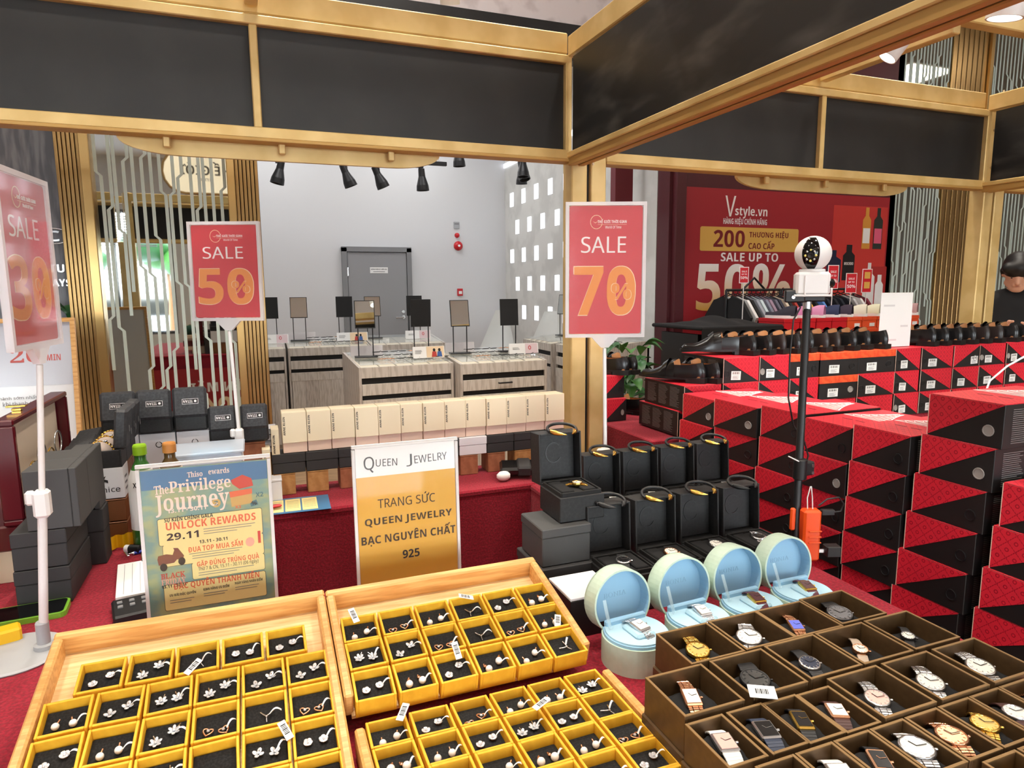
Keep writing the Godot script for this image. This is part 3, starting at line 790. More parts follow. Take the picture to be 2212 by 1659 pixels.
func jewel_box(kind: int, xf: Transform3D, s: float, where: String, tilt: float) -> void:
	var t := thing("jewellery_box", "yellow jewellery box %s" % where, "jewellery box", xf, "yellow boxes in the trays")
	part(t, "box", open_box(s, s, 0.03, 0.0038), M.yellow_card)
	part(t, "pad", cb("jpad%s" % s, func(): return B.new().box(V(0, 0.009, 0), V(s - 0.008, 0.014, s - 0.008), 0.002).mesh()), M.foam_black)
	if kind < 0: return
	var y := 0.0168
	if kind == 4:
		earring(4, xf * T(V(0.002, y, 0.0), tilt * 2.0), where, true)
		return
	var dz := 0.012 if kind in [0, 3, 6] else 0.002
	earring(kind, xf * T(V(-0.011, y, dz + tilt * 0.0002), tilt), where, false)
	earring(kind, xf * T(V(0.010, y, dz - 0.006 - tilt * 0.0002), -tilt * 1.4), where, true)

func trays() -> void:
	var back := T(V(0.296, 0.984, -1.186), 0, 13.0)
	tray("back right wooden jewellery tray tilted behind the flat one", back, 0.408, 0.272, 1)
	var left := T(V(-0.117, 0.984, -1.192), 0, 13.0)
	tray("left wooden jewellery tray, tilted, with a bare strip at its back", left, 0.414, 0.41)
	var front := T(V(0.304, 0.905, -0.906))
	tray("flat front right wooden jewellery tray beside the watch boxes", front, 0.41, 0.4, 2)
	rng.seed = 5
	var kl := [[5, 2, 4, 5, 5], [0, 1, 2, 2, 1, 1], [5, 0, 2, 3, 4, 3], [0, 5, 2, -1, 1, 5], [5, 1, -1, 0, 2, 3]]
	for r in 5:
		for c in kl[r].size():
			var u: float = (-0.241 + c * 0.0665 if r == 0 else -0.274 + c * 0.0655) + 0.113
			jewel_box(kl[r][c], left * T(V(u * 0.985, -0.0335, [0.113, 0.181, 0.248, 0.314, 0.378][r]), rng.randf_range(-1.5, 1.5)), 0.0615, "%s from left, %s row, left tray" % [ORD[c], ORD[r]], rng.randf_range(-25, 25))
	var kb := [[0, 3, 0, 4, 5, 6], [2, 1, 3, 4, 3, 0], [5, 6, 5, 6, 0, 4]]
	for r in 3:
		for c in 6:
			jewel_box(kb[r][c], back * T(V(0.138 + c * 0.0642 - 0.296, -0.0335, [0.110, 0.172, 0.238][r]), rng.randf_range(-1.5, 1.5)), 0.0605, "%s from left, %s row, back right tray" % [ORD[c], ORD[r]], rng.randf_range(-25, 25))
	var kf := [[0, 5, 3, 0, 0, 2], [6, 0, 5, 2, 5, 4], [0, 6, 0, 6, 0, 3], [5, 0, 3, 2, 3, 5], [0, 5, 2, 0, 6, 1]]
	for r in 5:
		for c in 6:
			jewel_box(kf[r][c], T(V(0.145 + c * 0.0632, 0.8715, [-0.872, -0.812, -0.753, -0.694, -0.635][r]), rng.randf_range(-1.5, 1.5)), 0.0585, "%s from left, %s row, flat front tray" % [ORD[c], ORD[r]], rng.randf_range(-25, 25))
	# barcode tags that stick out of single boxes
	for q in [[left * T(V(0.125, 0.004, 0.30), 25, 20), "back row bow box of the left tray"], [left * T(V(0.0, 0.0, 0.137), -45, 14), "third box of the left tray's back row"], [back * T(V(-0.02, 0.004, 0.215), 6, 30), "fifth back right tray box, third row"], [back * T(V(0.175, -0.005, 0.185), -25, 5), "back right tray's end box, second row"],
			[back * T(V(-0.165, 0.0, 0.082), 15, 20), "first box of the back right tray"], [T(V(0.168, 0.916, -0.885), -35, 20), "first box of the flat front tray"], [T(V(0.36, 0.918, -0.826), -70, 10), "fourth box, second row of the flat tray"], [back * T(V(0.035, 0.002, 0.088), 80, 15), "fourth box of the back right tray's first row"]]:
		price_tag(q[0], q[1])

# ---------------------------------------------------------------- watches
func strap_mesh(w: float, len: float, sg: float, links: bool, drop: float) -> Mesh:
	return cb("strap%s%s%s%s%s" % [w, len, sg, links, drop], func():
		var b := B.new()
		var n := 9 if links else 8
		for k in n:
			var a := float(k) / n; var c := float(k + 1) / n
			var y0 := -drop * a * a; var y1 := -drop * c * c
			var p0 := V(0, y0, sg * len * a); var p1 := V(0, y1, sg * len * c)
			var d := p1 - p0
			var an := rad_to_deg(atan2(-d.y * sg, absf(d.z)))
			var ww := w * (1.0 - 0.2 * a)
			b.at(T((p0 + p1) / 2, 0, an * 1.0))
			if links:
				b.box(V(0, 0, 0), V(ww * 0.4, 0.0028, d.length() * 0.86), 0.0004)
				for s in [-1.0, 1.0]: b.box(V(s * ww * 0.36, -0.0002, 0), V(ww * 0.27, 0.0024, d.length() * 0.86), 0.0004)
			else:
				b.box(V(0, 0, 0), V(ww, 0.0022, d.length() * 1.04), 0.0004)
		return b.mesh())

# a wrist watch lying face up: r radius (or half width for rectangular), q > 0 makes it rectangular with half length q
func watch(label: String, xf: Transform3D, r: float, q: float, case_m: Material, dial: Material, strap: Material, links: bool, group: String, drop := 0.012, slen := 0.03) -> void:
	var t := thing("wrist_watch", label, "watch", xf, group)
	var L := q if q > 0.0 else r
	if q > 0.0:
		part(t, "case", cb("wcr%s%s" % [r, q], func(): return B.new().box(V(0, 0.0035, 0), V(r * 2, 0.007, q * 2), 0.0016).mesh()), case_m)
		part(t, "dial", cb("wdr%s%s" % [r, q], func(): return B.new().box(V(0, 0.0072, 0), V(r * 1.6, 0.0006, q * 1.6)).mesh()), dial)
	else:
		part(t, "case", cb("wc%s" % r, func(): return B.new().lathe([Vector2(0, 0), Vector2(r * 0.86, 0), Vector2(r, 0.002), Vector2(r, 0.0055), Vector2(r * 0.93, 0.0078), Vector2(r * 0.85, 0.0078), Vector2(r * 0.83, 0.0068)], 28, true).mesh()), case_m)
		part(t, "dial", cb("wd%s" % r, func(): return B.new().cyl(V(0, 0.0066, 0), r * 0.84, 0.0006, 28).mesh()), dial)
		part(t, "hour_marks", cb("wm%s" % r, func():
			var b := B.new()
			for k in 12:
				var a := TAU * k / 12
				b.at(T(V(cos(a) * r * 0.7, 0.0072, sin(a) * r * 0.7), -rad_to_deg(a))).box(Vector3.ZERO, V(r * 0.16, 0.0005, r * 0.05))
			return b.mesh()), case_m)
	part(t, "hands", cb("wh%s" % r, func(): return B.new().at(T(V(0, 0.0076, 0), 35)).box(V(0, 0, -r * 0.25), V(r * 0.06, 0.0004, r * 0.5)).at(T(V(0, 0.008, 0), -75)).box(V(0, 0, -r * 0.33), V(r * 0.05, 0.0004, r * 0.66)).mesh()), M.ink if dial != M.watch_black and dial != M.steel_dark else case_m)
	part(t, "crown", cb("wk%s" % r, func(): return B.new().at(T(V(r + 0.0015, 0.0035, 0), 0, 0, 90)).cyl(Vector3.ZERO, 0.0018, 0.004, 8).mesh()), case_m)
	var w := (r * 1.25 if q <= 0.0 else r * 1.7)
	for s in [-1.0, 1.0]: part(t, "strap", strap_mesh(w, slen, s, links, drop), strap, T(V(0, 0.003, s * L * 0.92)))

func watch_box(xf: Transform3D, w: float, d: float, h: float, label: String, pill: float) -> void:
	var t := thing("watch_box", label, "watch box", xf, "bronze brown watch boxes")
	part(t, "box", open_box(w, d, h, 0.0035), M.brown_box)
	part(t, "lower_tier", cb("lt%s%s" % [w, d], func(): return B.new().box(V(0, -0.0275, 0), V(w + 0.006, 0.053, d + 0.006), 0.002).mesh()), M.brown_box)
	part(t, "rim", cb("rim%s%s%s" % [w, d, h], func():
		var b := B.new()
		for g in [-1.0, 1.0]:
			b.box(V(g * (w / 2 - 0.0018), h, 0), V(0.0036, 0.0012, d)); b.box(V(0, h, g * (d / 2 - 0.0018)), V(w - 0.008, 0.0012, 0.0036))
		return b.mesh()), M.brown_edge)
	part(t, "cushion", cb("cush%s%s%s" % [w, d, pill], func(): return B.new().box(V(0, pill / 2 - 0.002, 0), V(w * 0.88, pill - 0.006, d * 0.86), 0.011).ball(V(0, pill - 0.012, 0), V(w * 0.4, 0.012, d * 0.4), 18, 8).mesh()), M.velvet_black)

func watches() -> void:
	mt("watch_white", C8(232, 230, 222), 0.3); mt("watch_black", C8(26, 26, 28), 0.25); mt("watch_pink", C8(226, 176, 166), 0.3); mt("watch_blue", C8(96, 110, 214), 0.2); mt("watch_navy", C8(30, 40, 62), 0.25)
	mt("watch_gold", C8(224, 190, 110), 0.3, 0.5); mt("watch_brown", C8(78, 38, 42), 0.35); mt("strap_white", C8(226, 222, 218), 0.5); mt("strap_black", C8(24, 24, 27), 0.55); mt("strap_brown", C8(72, 42, 38), 0.55); mt("strap_navy", C8(44, 54, 76), 0.5); mt("strap_beige", C8(188, 170, 152), 0.5); mt("strap_plum", C8(84, 26, 48), 0.5)
	var S = M.steel; var G = M.gold_metal; var R = M.rose_gold; var K = M.steel_dark
	# x, z, width, watch radius, half length (0 round), case, dial, strap, links, turn, words
	var rows := [
		[0.621, -0.805, 0.098, 0.019, 0.0, G, M.watch_gold, G, true, -14, "gold round watch with ray dial on gold bracelet"],
		[0.723, -0.807, 0.098, 0.021, 0.0, S, M.watch_white, S, true, -30, "large steel watch with white dial"],
		[0.821, -0.807, 0.098, 0.011, 0.014, R, M.watch_blue, R, true, -20, "small rose gold watch with violet blue dial"],
		[0.923, -0.812, 0.1, 0.022, 0.0, K, M.steel_dark, M.strap_black, false, -15, "large dark grey round watch on black strap"],
		[0.538, -0.707, 0.096, 0.012, 0.016, R, M.watch_white, R, true, -18, "rose gold barrel watch on rose bracelet"],
		[0.649, -0.708, 0.096, 0.022, 0.0, M.black_metal, M.watch_black, M.strap_black, false, -20, "black chronograph with gold pushers"],
		[0.754, -0.711, 0.098, 0.016, 0.0, S, M.watch_navy, M.strap_black, false, -14, "steel watch with dark dial on grey strap"],
		[0.857, -0.711, 0.1, 0.012, 0.0, R, M.watch_white, M.strap_beige, false, -34, "small rose watch on thin beige strap"],
		[0.962, -0.712, 0.098, 0.011, 0.0, K, M.watch_white, M.strap_black, false, -40, "tiny dark watch on black leather strap"],
		[0.773, -0.609, 0.094, 0.017, 0.0, S, M.watch_pink, S, true, -26, "steel watch with pink dial on steel bracelet"],
		[0.877, -0.609, 0.094, 0.019, 0.0, S, M.watch_white, S, true, -30, "steel watch with fluted bezel and pale dial"],
		[0.982, -0.609, 0.094, 0.02, 0.0, S, M.watch_white, S, true, -16, "silver watch with wide white dial at the far side"],
	]
	var k := 0
	for r in rows:
		watch_box(T(V(r[0], 0.916, r[1])), r[2], 0.095, 0.054, "brown box of the %s" % r[10], 0.034)
		watch("%s in a brown box" % r[10], T(V(r[0], 0.9505, r[1] - 0.004), r[9], 8), r[3], r[4], r[5], r[6], r[7], r[8], "watches in the brown boxes", 0.012, 0.034)
		k += 1
	var low := [
		[0.5135, -0.609, 0.013, 0.017, S, M.watch_pink, M.strap_white, false, -14, "rectangular pink faced watch on white strap"],
		[0.5775, -0.609, 0.013, 0.017, S, M.watch_black, M.strap_navy, false, -16, "rectangular black faced watch on navy strap"],
		[0.6335, -0.607, 0.011, 0.018, G, M.watch_black, M.strap_black, false, -24, "slim gold rectangular watch on black strap"],
		[0.6915, -0.605, 0.012, 0.015, R, M.watch_white, M.strap_brown, false, -26, "rose rectangular watch with white face on brown strap"],
		[0.543, -0.515, 0.012, 0.0, R, M.watch_white, M.strap_black, false, -10, "small rose watch nearest row, far left"],
		[0.603, -0.515, 0.014, 0.017, S, M.watch_white, M.strap_white, false, -20, "square steel watch on wide white strap"],
		[0.663, -0.515, 0.011, 0.018, R, M.watch_black, M.strap_black, false, -28, "slim rose watch with dark face on black strap"],
		[0.723, -0.515, 0.021, 0.0, S, M.watch_white, S, true, -24, "big silver watch with cream dial on steel bracelet"],
		[0.784, -0.515, 0.019, 0.0, R, R, R, true, -22, "rose gold watch with rose dial on mesh bracelet"],
		[0.845, -0.515, 0.017, 0.0, G, M.watch_gold, G, true, -40, "all gold bangle watch with gold dial"],
		[0.905, -0.515, 0.016, 0.0, S, M.watch_white, M.strap_brown, false, -24, "steel watch on brown strap near the right edge"],
		[0.965, -0.515, 0.014, 0.0, R, M.watch_white, R, true, -20, "small rose watch at the right end of the fourth row"],
		[0.795, -0.423, 0.014, 0.0, G, M.watch_gold, G, true, -20, "gold ring linked watch in the nearest row"],
		[0.857, -0.423, 0.014, 0.0, R, M.watch_pink, R, true, -24, "rose watch with pink dial in the nearest row"],
	]
	for r in low:
		watch_box(T(V(r[0], 0.916, r[1])), 0.058, 0.086, 0.05, "narrow brown box of the %s" % r[9], 0.042)
		watch("%s on cushion" % r[9], T(V(r[0], 0.9575, r[1]), r[8], 0), r[2], r[3], r[4], r[5], r[6], r[7], "watches in the brown boxes", 0.02)
	var pg := thing("price_tag", "white folded barcode tag on the box of the black chronograph", "price tag", T(V(0.615, 0.975, -0.66), -30, 8))
	part(pg, "card", bx(V(0.036, 0.0012, 0.024), 0.0003), M.tag_white)
	for j in 8: part(pg, "barcode_bar", bx(V(0.0008 if j % 3 else 0.0016, 0.0004, 0.009)), M.ink, T(V(-0.008 + j * 0.0022, 0.0008, 0.0)))

# round mint boxes with lid up
func mint_boxes() -> void:
	var xs := [0.6, 0.737, 0.866, 0.997]
	var ww := ["steel barrel watch", "steel watch with a grey price card", "gold watch with plum dial and strap", "gold watch with dark red dial, at the far end"]
	var r := 0.061; var hc := 0.046     # radius, hinge chord half width
	var zc := sqrt(r * r - hc * hc)
	var prof := func(rad: float): # circle cut by the hinge chord, in x-z
		var q := PackedVector2Array()
		var a0 := acos(zc / r)
		for k in 33:
			var a := a0 + (TAU - 2 * a0) * k / 32.0
			q.append(Vector2(sin(a), cos(a)) * rad)
		return q
	for i in 4:
		var z := -1.0 - 0.004 * i
		# base: centre lies r*cos forward of the hinge line
		var t := thing("mint_watch_box", "round mint watch box of the %s" % ww[i], "watch box", T(V(xs[i], TY, z), [4.0, 3.0, 2.0, 0.0][i]), "round mint watch boxes")
		var up90 := Transform3D(Basis(V(1, 0, 0), V(0, 0, -1), V(0, 1, 0)), V(0, 0, zc))  # xy polygon -> x,-z ; extrusion -> y
		part(t, "base", cb("mintbase", func(): return B.new().at(up90).prism(prof.call(r), 0.0, 0.05).mesh()), M.mint_out)
		part(t, "inner_band", cb("mintband", func(): return B.new().at(up90).prism(prof.call(r * 0.95), 0.05, 0.055).mesh()), M.mint_in)
		var pad := part(t, "pad", cb("mintpad", func(): return B.new().at(up90).prism(prof.call(r * 0.9), 0.055, 0.058).mesh()), M.mint_pad)
		part(pad, "watch_cushion", cb("mintcush", func(): return B.new().box(V(0, 0.06, zc + 0.008), V(0.04, 0.01, 0.05), 0.004).mesh()), M.mint_pad)
		part(pad, "hinge_bar", cb("minthinge", func(): return B.new().box(V(0, 0.061, 0.006), V(0.086, 0.012, 0.01), 0.002).mesh()), M.mint_in)
		# lid: upright ring with a disc at its back
		var lx := T(V(0, 0.05 + zc, -0.001), 0, -6)
		var ring2 := PackedVector2Array(prof.call(r))
		var inn := PackedVector2Array(prof.call(r * 0.94))
		var lid := part(t, "lid", cb("mintlid", func():
			var b := B.new()
			for k in 32:
				var a := ring2[k]; var c := ring2[k + 1]; var e := inn[k]; var g := inn[k + 1]
				var fl := func(q: Vector2, zz: float): return V(q.x, -q.y, zz)
				var no := V((a + c).x, -(a + c).y, 0).normalized()
				b.quad(fl.call(a, -0.034), fl.call(c, -0.034), fl.call(c, 0), fl.call(a, 0), no)
				b.quad(fl.call(a, 0), fl.call(c, 0), fl.call(g, 0), fl.call(e, 0), V(0, 0, 1))
			b.at(Transform3D(Basis(V(1, 0, 0), V(0, -1, 0), V(0, 0, 1)), Vector3.ZERO)).prism(ring2, -0.036, -0.033)
			return b.mesh()), M.mint_out, lx)
		part(lid, "lid_lining", cb("mintlining", func():
			var b := B.new()
			for k in 32:
				var e := inn[k]; var g := inn[k + 1]
				var no := -V((e + g).x, -(e + g).y, 0).normalized()
				b.quad(V(e.x, -e.y, -0.03), V(g.x, -g.y, -0.03), V(g.x, -g.y, 0), V(e.x, -e.y, 0), no)
			b.at(Transform3D(Basis(V(1, 0, 0), V(0, -1, 0), V(0, 0, 1)), Vector3.ZERO)).prism(inn, -0.032, -0.026)
			return b.mesh()), M.mint_in)
		txt(lid, "BONIA", M.lid_stamp, 0.0, 0.008, 0.05, 0.009, -0.0258, false, true, 0)
		part(t, "ribbon", B.new().grid(8, 1, func(u, v): return V(-0.046 + v * 0.007 - 0.004 * sin(u * PI), 0.105 - 0.045 * u, 0.002 + 0.022 * u + 0.006 * sin(u * PI))).mesh(), M.ribbon)
		var plum := i >= 2
		watch("%s in a mint box" % ww[i], t.transform * T(V(0.002, 0.0645, zc + 0.008), 0 + [8, -6, -10, -12][i], 8), 0.0125, 0.0155, M.gold_metal if plum else M.steel, M.watch_brown if plum else M.watch_white, M.strap_plum if plum else M.steel, not plum, "watches in the mint boxes", 0.012, 0.022)

# square black boxes with the lid standing up
func g_box(xf: Transform3D, label: String) -> Node3D:
	var t := thing("black_watch_box", label, "watch box", xf, "black watch boxes with raised lids")
	var s := 0.106
	part(t, "base", cb("gbase", func(): return B.new().box(V(0, 0.027, s / 2), V(s, 0.054, s), 0.0015).mesh()), M.leatherette)
	part(t, "inner_rim", cb("grim", func():
		var b := B.new()
		for g in [-1.0, 1.0]:
			b.box(V(g * (s / 2 - 0.006), 0.058, s / 2), V(0.004, 0.01, s - 0.012), 0.001); b.box(V(0, 0.058, s / 2 + g * (s / 2 - 0.006)), V(s - 0.012, 0.01, 0.004), 0.001)
		return b.mesh()), M.black_matte)
	part(t, "pad", cb("gpad", func(): return B.new().box(V(0, 0.056, s / 2), V(s - 0.02, 0.004, s - 0.02)).box(V(-0.026, 0.06, s / 2), V(0.03, 0.006, s - 0.03), 0.002).box(V(0.026, 0.06, s / 2), V(0.03, 0.006, s - 0.03), 0.002).mesh()), M.velvet_black)
	var lid := part(t, "lid", cb("glid", func():
		var b := B.new()
		var h := 0.116; var d := 0.048
		b.box(V(0, h / 2, -d + 0.002), V(s, h, 0.004))
		for g in [-1.0, 1.0]:
			b.box(V(g * (s / 2 - 0.002), h / 2, -d / 2), V(0.004, h, d), 0.0008)
			b.box(V(0, h / 2 + g * (h / 2 - 0.002), -d / 2), V(s - 0.008, 0.004, d), 0.0008)
		return b.box(V(0, h / 2, -d + 0.012), V(s - 0.012, h - 0.012, 0.012)).mesh()), M.leatherette, T(V(0, 0.053, 0), 0, -4))
	flat(lid, "embossed_ring", ring(-0.004, 0.066, 0.021, 0.024, 0.0022, 45, 330), M.emboss, -0.0295, 0.001)
	return t

func claw_bangle(xf: Transform3D, gold: bool, where: String) -> void:
	var t := thing("claw_bangle", "black cuff with %s claws on the %s" % ["gold" if gold else "black", where], "bracelet", xf, "claw bangles on the black boxes")
	var r := 0.033
	var pts := []
	for k in 17:
		var a := deg_to_rad(-25.0 + 230.0 * k / 16.0)
		pts.append(V(cos(a) * r, 0.004, -sin(a) * r * 0.9))
	part(t, "band", cb("bangle", func(): return B.new().tube(pts, 0.0036, 8).mesh()), M.black_metal)
	var cm: Material = M.gold_metal if gold else M.black_metal
	part(t, "claw", cb("clawL", func(): return B.new().tube([V(-0.0272, 0.004, 0.0085), V(-0.024, 0.0042, 0.0135), V(-0.019, 0.004, 0.018), V(-0.008, 0.0035, 0.024), V(0.006, 0.003, 0.028)], [0.0042, 0.0054, 0.0062, 0.0044, 0.0006], 8).mesh()), cm)
	part(t, "claw", cb("clawR", func(): return B.new().tube([V(0.0272, 0.004, 0.0085), V(0.027, 0.0042, 0.015), V(0.024, 0.004, 0.021), V(0.019, 0.0035, 0.026)], [0.0042, 0.0052, 0.0044, 0.0006], 8).mesh()), cm)

func g_boxes() -> void:
	mt("emboss", C8(44, 44, 46), 0.35)
	mt("lid_stamp", C8(138, 178, 206), 0.6)
	var b0 := g_box(T(V(0.633, 1.027, -1.335), 0), "black watch box on the tall grey stack, lid up, nearest the cream boxes")
	claw_bangle(b0.transform * T(V(0.006, 0.172, -0.012), -14, 14), true, "lid over the grey box stack")
	watch("gold watch with pearl in the black box atop the grey stack", b0.transform * T(V(0.012, 0.062, 0.055), 60, 0), 0.012, 0.0, M.gold_metal, M.watch_white, M.gold_metal, true, "watches in the black boxes", 0.004, 0.014)
	# grey cartons under it
	var q := ["upper", "lower"]
	for i in 2:
		var t := thing("grey_carton", "%s charcoal grey carton under the single black watch box" % q[i], "box", T(V(0.587 + i * 0.004, 0.943 - i * 0.083, -1.268 - i * 0.002)))
		part(t, "body", bx(V(0.112 + i * 0.02, 0.062, 0.114 + i * 0.02), 0.002, V(0, 0.031, 0)), M.box_charcoal if i == 0 else M.box_dark)
		part(t, "lid", bx(V(0.115 + i * 0.02, 0.02, 0.117 + i * 0.02), 0.002, V(0, 0.072, 0)), M.box_charcoal if i == 0 else M.box_dark)
	for i in 4:
		var lb := "black watch box, %s from the left in the back row of the right counter" % ORD[i]
		var o := thing("black_carton", "black carton under the %s box of the back row of black boxes" % ORD[i], "box", T(V(0.803 + i * 0.1135, TY, -1.41)), "cartons lifting the back row of black boxes")
		part(o, "body", bx(V(0.108, 0.052, 0.15), 0.002, V(0, 0.026, 0)), M.box_dark); part(o, "lid", bx(V(0.111, 0.024, 0.153), 0.002, V(0, 0.062, 0)), M.leatherette)
		var t := g_box(T(V(0.803 + i * 0.1135, 0.9345, -1.446), 0), lb)
		claw_bangle(t.transform * T(V(0.004, 0.172, -0.012), -12, 14), true, "lid of the back row's %s box" % ORD[i])
		watch(["rose and white strapped watch", "silver watch with white strap", "rose gold watch with thin strap", "rose watch on silver bracelet"][i] + " in the %s black box of the back row" % ORD[i], t.transform * T(V(0.0, 0.062, 0.06), -20, 6), 0.017, 0.0, M.steel if i == 1 else M.rose_gold, M.watch_white, M.strap_white if i < 2 else M.steel, i == 3, "watches in the black boxes", 0.004, 0.02)
	for i in 4:
		var fc := thing("black_carton", "flat black carton under the %s black box behind the mint boxes" % ORD[i], "box", T(V(0.694 + i * 0.118, TY, -1.165)), "flat cartons under the front row")
		part(fc, "body", bx(V(0.108, 0.026, 0.106), 0.002, V(0, 0.0135, 0)), M.box_dark); part(fc, "label", bx(V(0.05, 0.012, 0.0006), 0, V(0, 0.014, 0.0534)), M.emboss)
		var t := g_box(T(V(0.694 + i * 0.118, TY + 0.0275, -1.215), 0), "black watch box, %s from the left in the front row behind the mint boxes" % ORD[i])
		claw_bangle(t.transform * T(V(0.004, 0.172, -0.012), -12, 14), i in [1, 2], "lid of the front row's %s box" % ORD[i])
		watch(["dark watch", "small rose watch", "silver watch with white dial", "steel diver watch"][i] + " in the %s black box behind the mint boxes" % ORD[i], t.transform * T(V(0.0, 0.062, 0.055), -20, 6), 0.016, 0.0, M.rose_gold if i == 1 else M.steel, M.watch_black if i in [0, 3] else M.watch_white, M.strap_black if i != 3 else M.steel, i == 3, "watches in the black boxes", 0.004, 0.02)
	var w := thing("white_black_box", "white topped black carton lying behind the first mint box", "box", T(V(0.575, TY, -1.115)))
	part(w, "body", bx(V(0.1, 0.075, 0.1), 0.001, V(0, 0.0375, 0)), M.box_black)
	part(w, "top_sheet", bx(V(0.1, 0.006, 0.1), 0.001, V(0, 0.0785, 0)), M.white_box)
	part(w, "side_sheet", bx(V(0.004, 0.07, 0.098), 0.0005, V(0.0525, 0.036, 0)), M.white_box)
# ---------------------------------------------------------------- left and back counters
# clear holder with a red sale sheet on a telescopic pole; local origin at the pole's foot
func sale_stand(label: String, foot: Vector3, lean: Vector3, board: Transform3D, w: float, h: float, num: String, clampy: float, disc_at: Vector3, base_r := 0.08) -> void:
	var t := thing("sale_stand", label, "sign stand", T(foot), "sale sign stands")
	var top: Vector3 = board.origin - foot - board.basis.y * (h / 2 + 0.03)
	var mid := top * clampy
	part(t, "base_plate", B.new().at(T(disc_at)).lathe([Vector2(0, 0), Vector2(base_r - 0.002, 0), Vector2(base_r, 0.003), Vector2(base_r - 0.004, 0.006), Vector2(0, 0.006)], 28).mesh(), M.grey_plastic)
	part(t, "socket", B.new().lathe([Vector2(0.017, 0.006), Vector2(0.017, 0.014), Vector2(0.011, 0.016), Vector2(0.011, 0.055), Vector2(0.009, 0.058), Vector2(0, 0.058)], 16).mesh(), M.grey_plastic)
	part(t, "lower_pole", B.new().tube([V(0, 0.02, 0), mid], 0.0075, 10).mesh(), M.white_plastic)
	part(t, "upper_pole", B.new().tube([mid, top], 0.0052, 10).mesh(), M.white_plastic)
	part(t, "clamp", B.new().at(T(mid)).box(V(0, 0, 0), V(0.026, 0.05, 0.026), 0.005).box(V(-0.017, 0.012, 0), V(0.016, 0.026, 0.014), 0.004).box(V(-0.004, -0.033, 0), V(0.01, 0.03, 0.012), 0.003).mesh(), M.white_plastic)
	var b := Node3D.new()
	b.name = "sign_board"; b.transform = Transform3D(board.basis, board.origin - foot)
	t.add_child(b, true)
	part(b, "holder_neck", B.new().prism(PackedVector2Array([Vector2(-0.036, -h / 2), Vector2(0.036, -h / 2), Vector2(0.01, -h / 2 - 0.028), Vector2(-0.01, -h / 2 - 0.028)]), -0.006, 0.006).mesh(), M.acrylic_edge)
	part(b, "red_sheet", B.new().prism(PackedVector2Array(rect(0, 0, w - 0.02, h - 0.02, 0.006)), -0.001, 0.001).mesh(), M.sale_red)
	var po := rect(0, 0, w, h, 0.008); var pi := rect(0, 0, w - 0.017, h - 0.017, 0.006)
	part(b, "clear_frame", B.new().prism(PackedVector2Array(rect(0, h / 2 - 0.0045, w, 0.009)), -0.006, 0.006).prism(PackedVector2Array(rect(0, -h / 2 + 0.0045, w, 0.009)), -0.006, 0.006).prism(PackedVector2Array(rect(-w / 2 + 0.0045, 0, 0.009, h - 0.018)), -0.006, 0.006).prism(PackedVector2Array(rect(w / 2 - 0.0045, 0, 0.009, h - 0.018)), -0.006, 0.006).mesh(), M.acrylic_edge)
	var z := 0.0013
	var k := h
	txt(b, "SALE", M.print_white, -0.006, 0.19 * k, w * 0.56, 0.118 * k, z, false)
	var sc := w / 0.21
	for o in [[num, -0.002, w * 0.785, 0.372 * k, M.print_cream], [num, -0.002, w * 0.765, 0.36 * k, M.print_orange]]:
		txt(b, o[0], o[4], o[1], -0.15 * k, o[2], o[3], z if o[4] == M.print_cream else z + 0.0004)
	txt(b, "%", M.print_cream, w * 0.2, -0.155 * k, w * 0.26, 0.125 * k, z + 0.0008)
	txt(b, "%", M.print_orange, w * 0.2, -0.155 * k, w * 0.245, 0.118 * k, z + 0.0012)
	flat(b, "logo_ring", ring(-w * 0.12, 0.355 * k, 0.016 * sc, 0.018 * sc, 0.0011, 20, 345), M.print_cream, z)
	flat(b, "logo_tick", [Vector2(-w * 0.12 - 0.009 * sc, 0.355 * k + 0.002), Vector2(-w * 0.12 - 0.003 * sc, 0.355 * k - 0.003), Vector2(-w * 0.12 + 0.008 * sc, 0.355 * k + 0.004), Vector2(-w * 0.12 - 0.003 * sc, 0.355 * k - 0.0015)], M.print_cream, z)
	txt(b, "THẾ GIỚI THỜI GIAN", M.print_white, w * 0.075, 0.362 * k, w * 0.36, 0.03 * k, z)
	flat(b, "logo_rule", rect(w * 0.075, 0.337 * k, w * 0.36, 0.0006), M.print_cream, z)
	txt(b, "World Of Time", M.print_white, w * 0.09, 0.318 * k, w * 0.2, 0.021 * k, z, false)
	part(b, "clear_cover", B.new().box(V(0, 0, 0.0045), V(w - 0.012, h - 0.012, 0.0004)).mesh(), M.acrylic)

func stands() -> void:
	sale_stand("red SALE 30 sign seen edge on at the far left, on a grey disc base", V(-0.398, TY, -1.395), Vector3.ZERO, T(V(-0.354, 1.572, -1.38), 84, 0), 0.205, 0.295, "30", 0.53, V(-0.045, 0, 0.0))
	sale_stand("red SALE 50 sign on a white pole behind the grey watch boxes", V(-0.055, TY, -2.13), Vector3.ZERO, T(V(-0.068, 1.576, -2.17), -21.0, -1.5), 0.212, 0.29, "50", 0.41, V(0, 0, 0.0), 0.05)
	sale_stand("red SALE 70 sign on a white pole behind the black watch boxes", V(0.876, TY, -1.56), Vector3.ZERO, T(V(0.893, 1.566, -1.61), -20, 0), 0.216, 0.36, "70", 0.40, V(0, 0, 0.0))

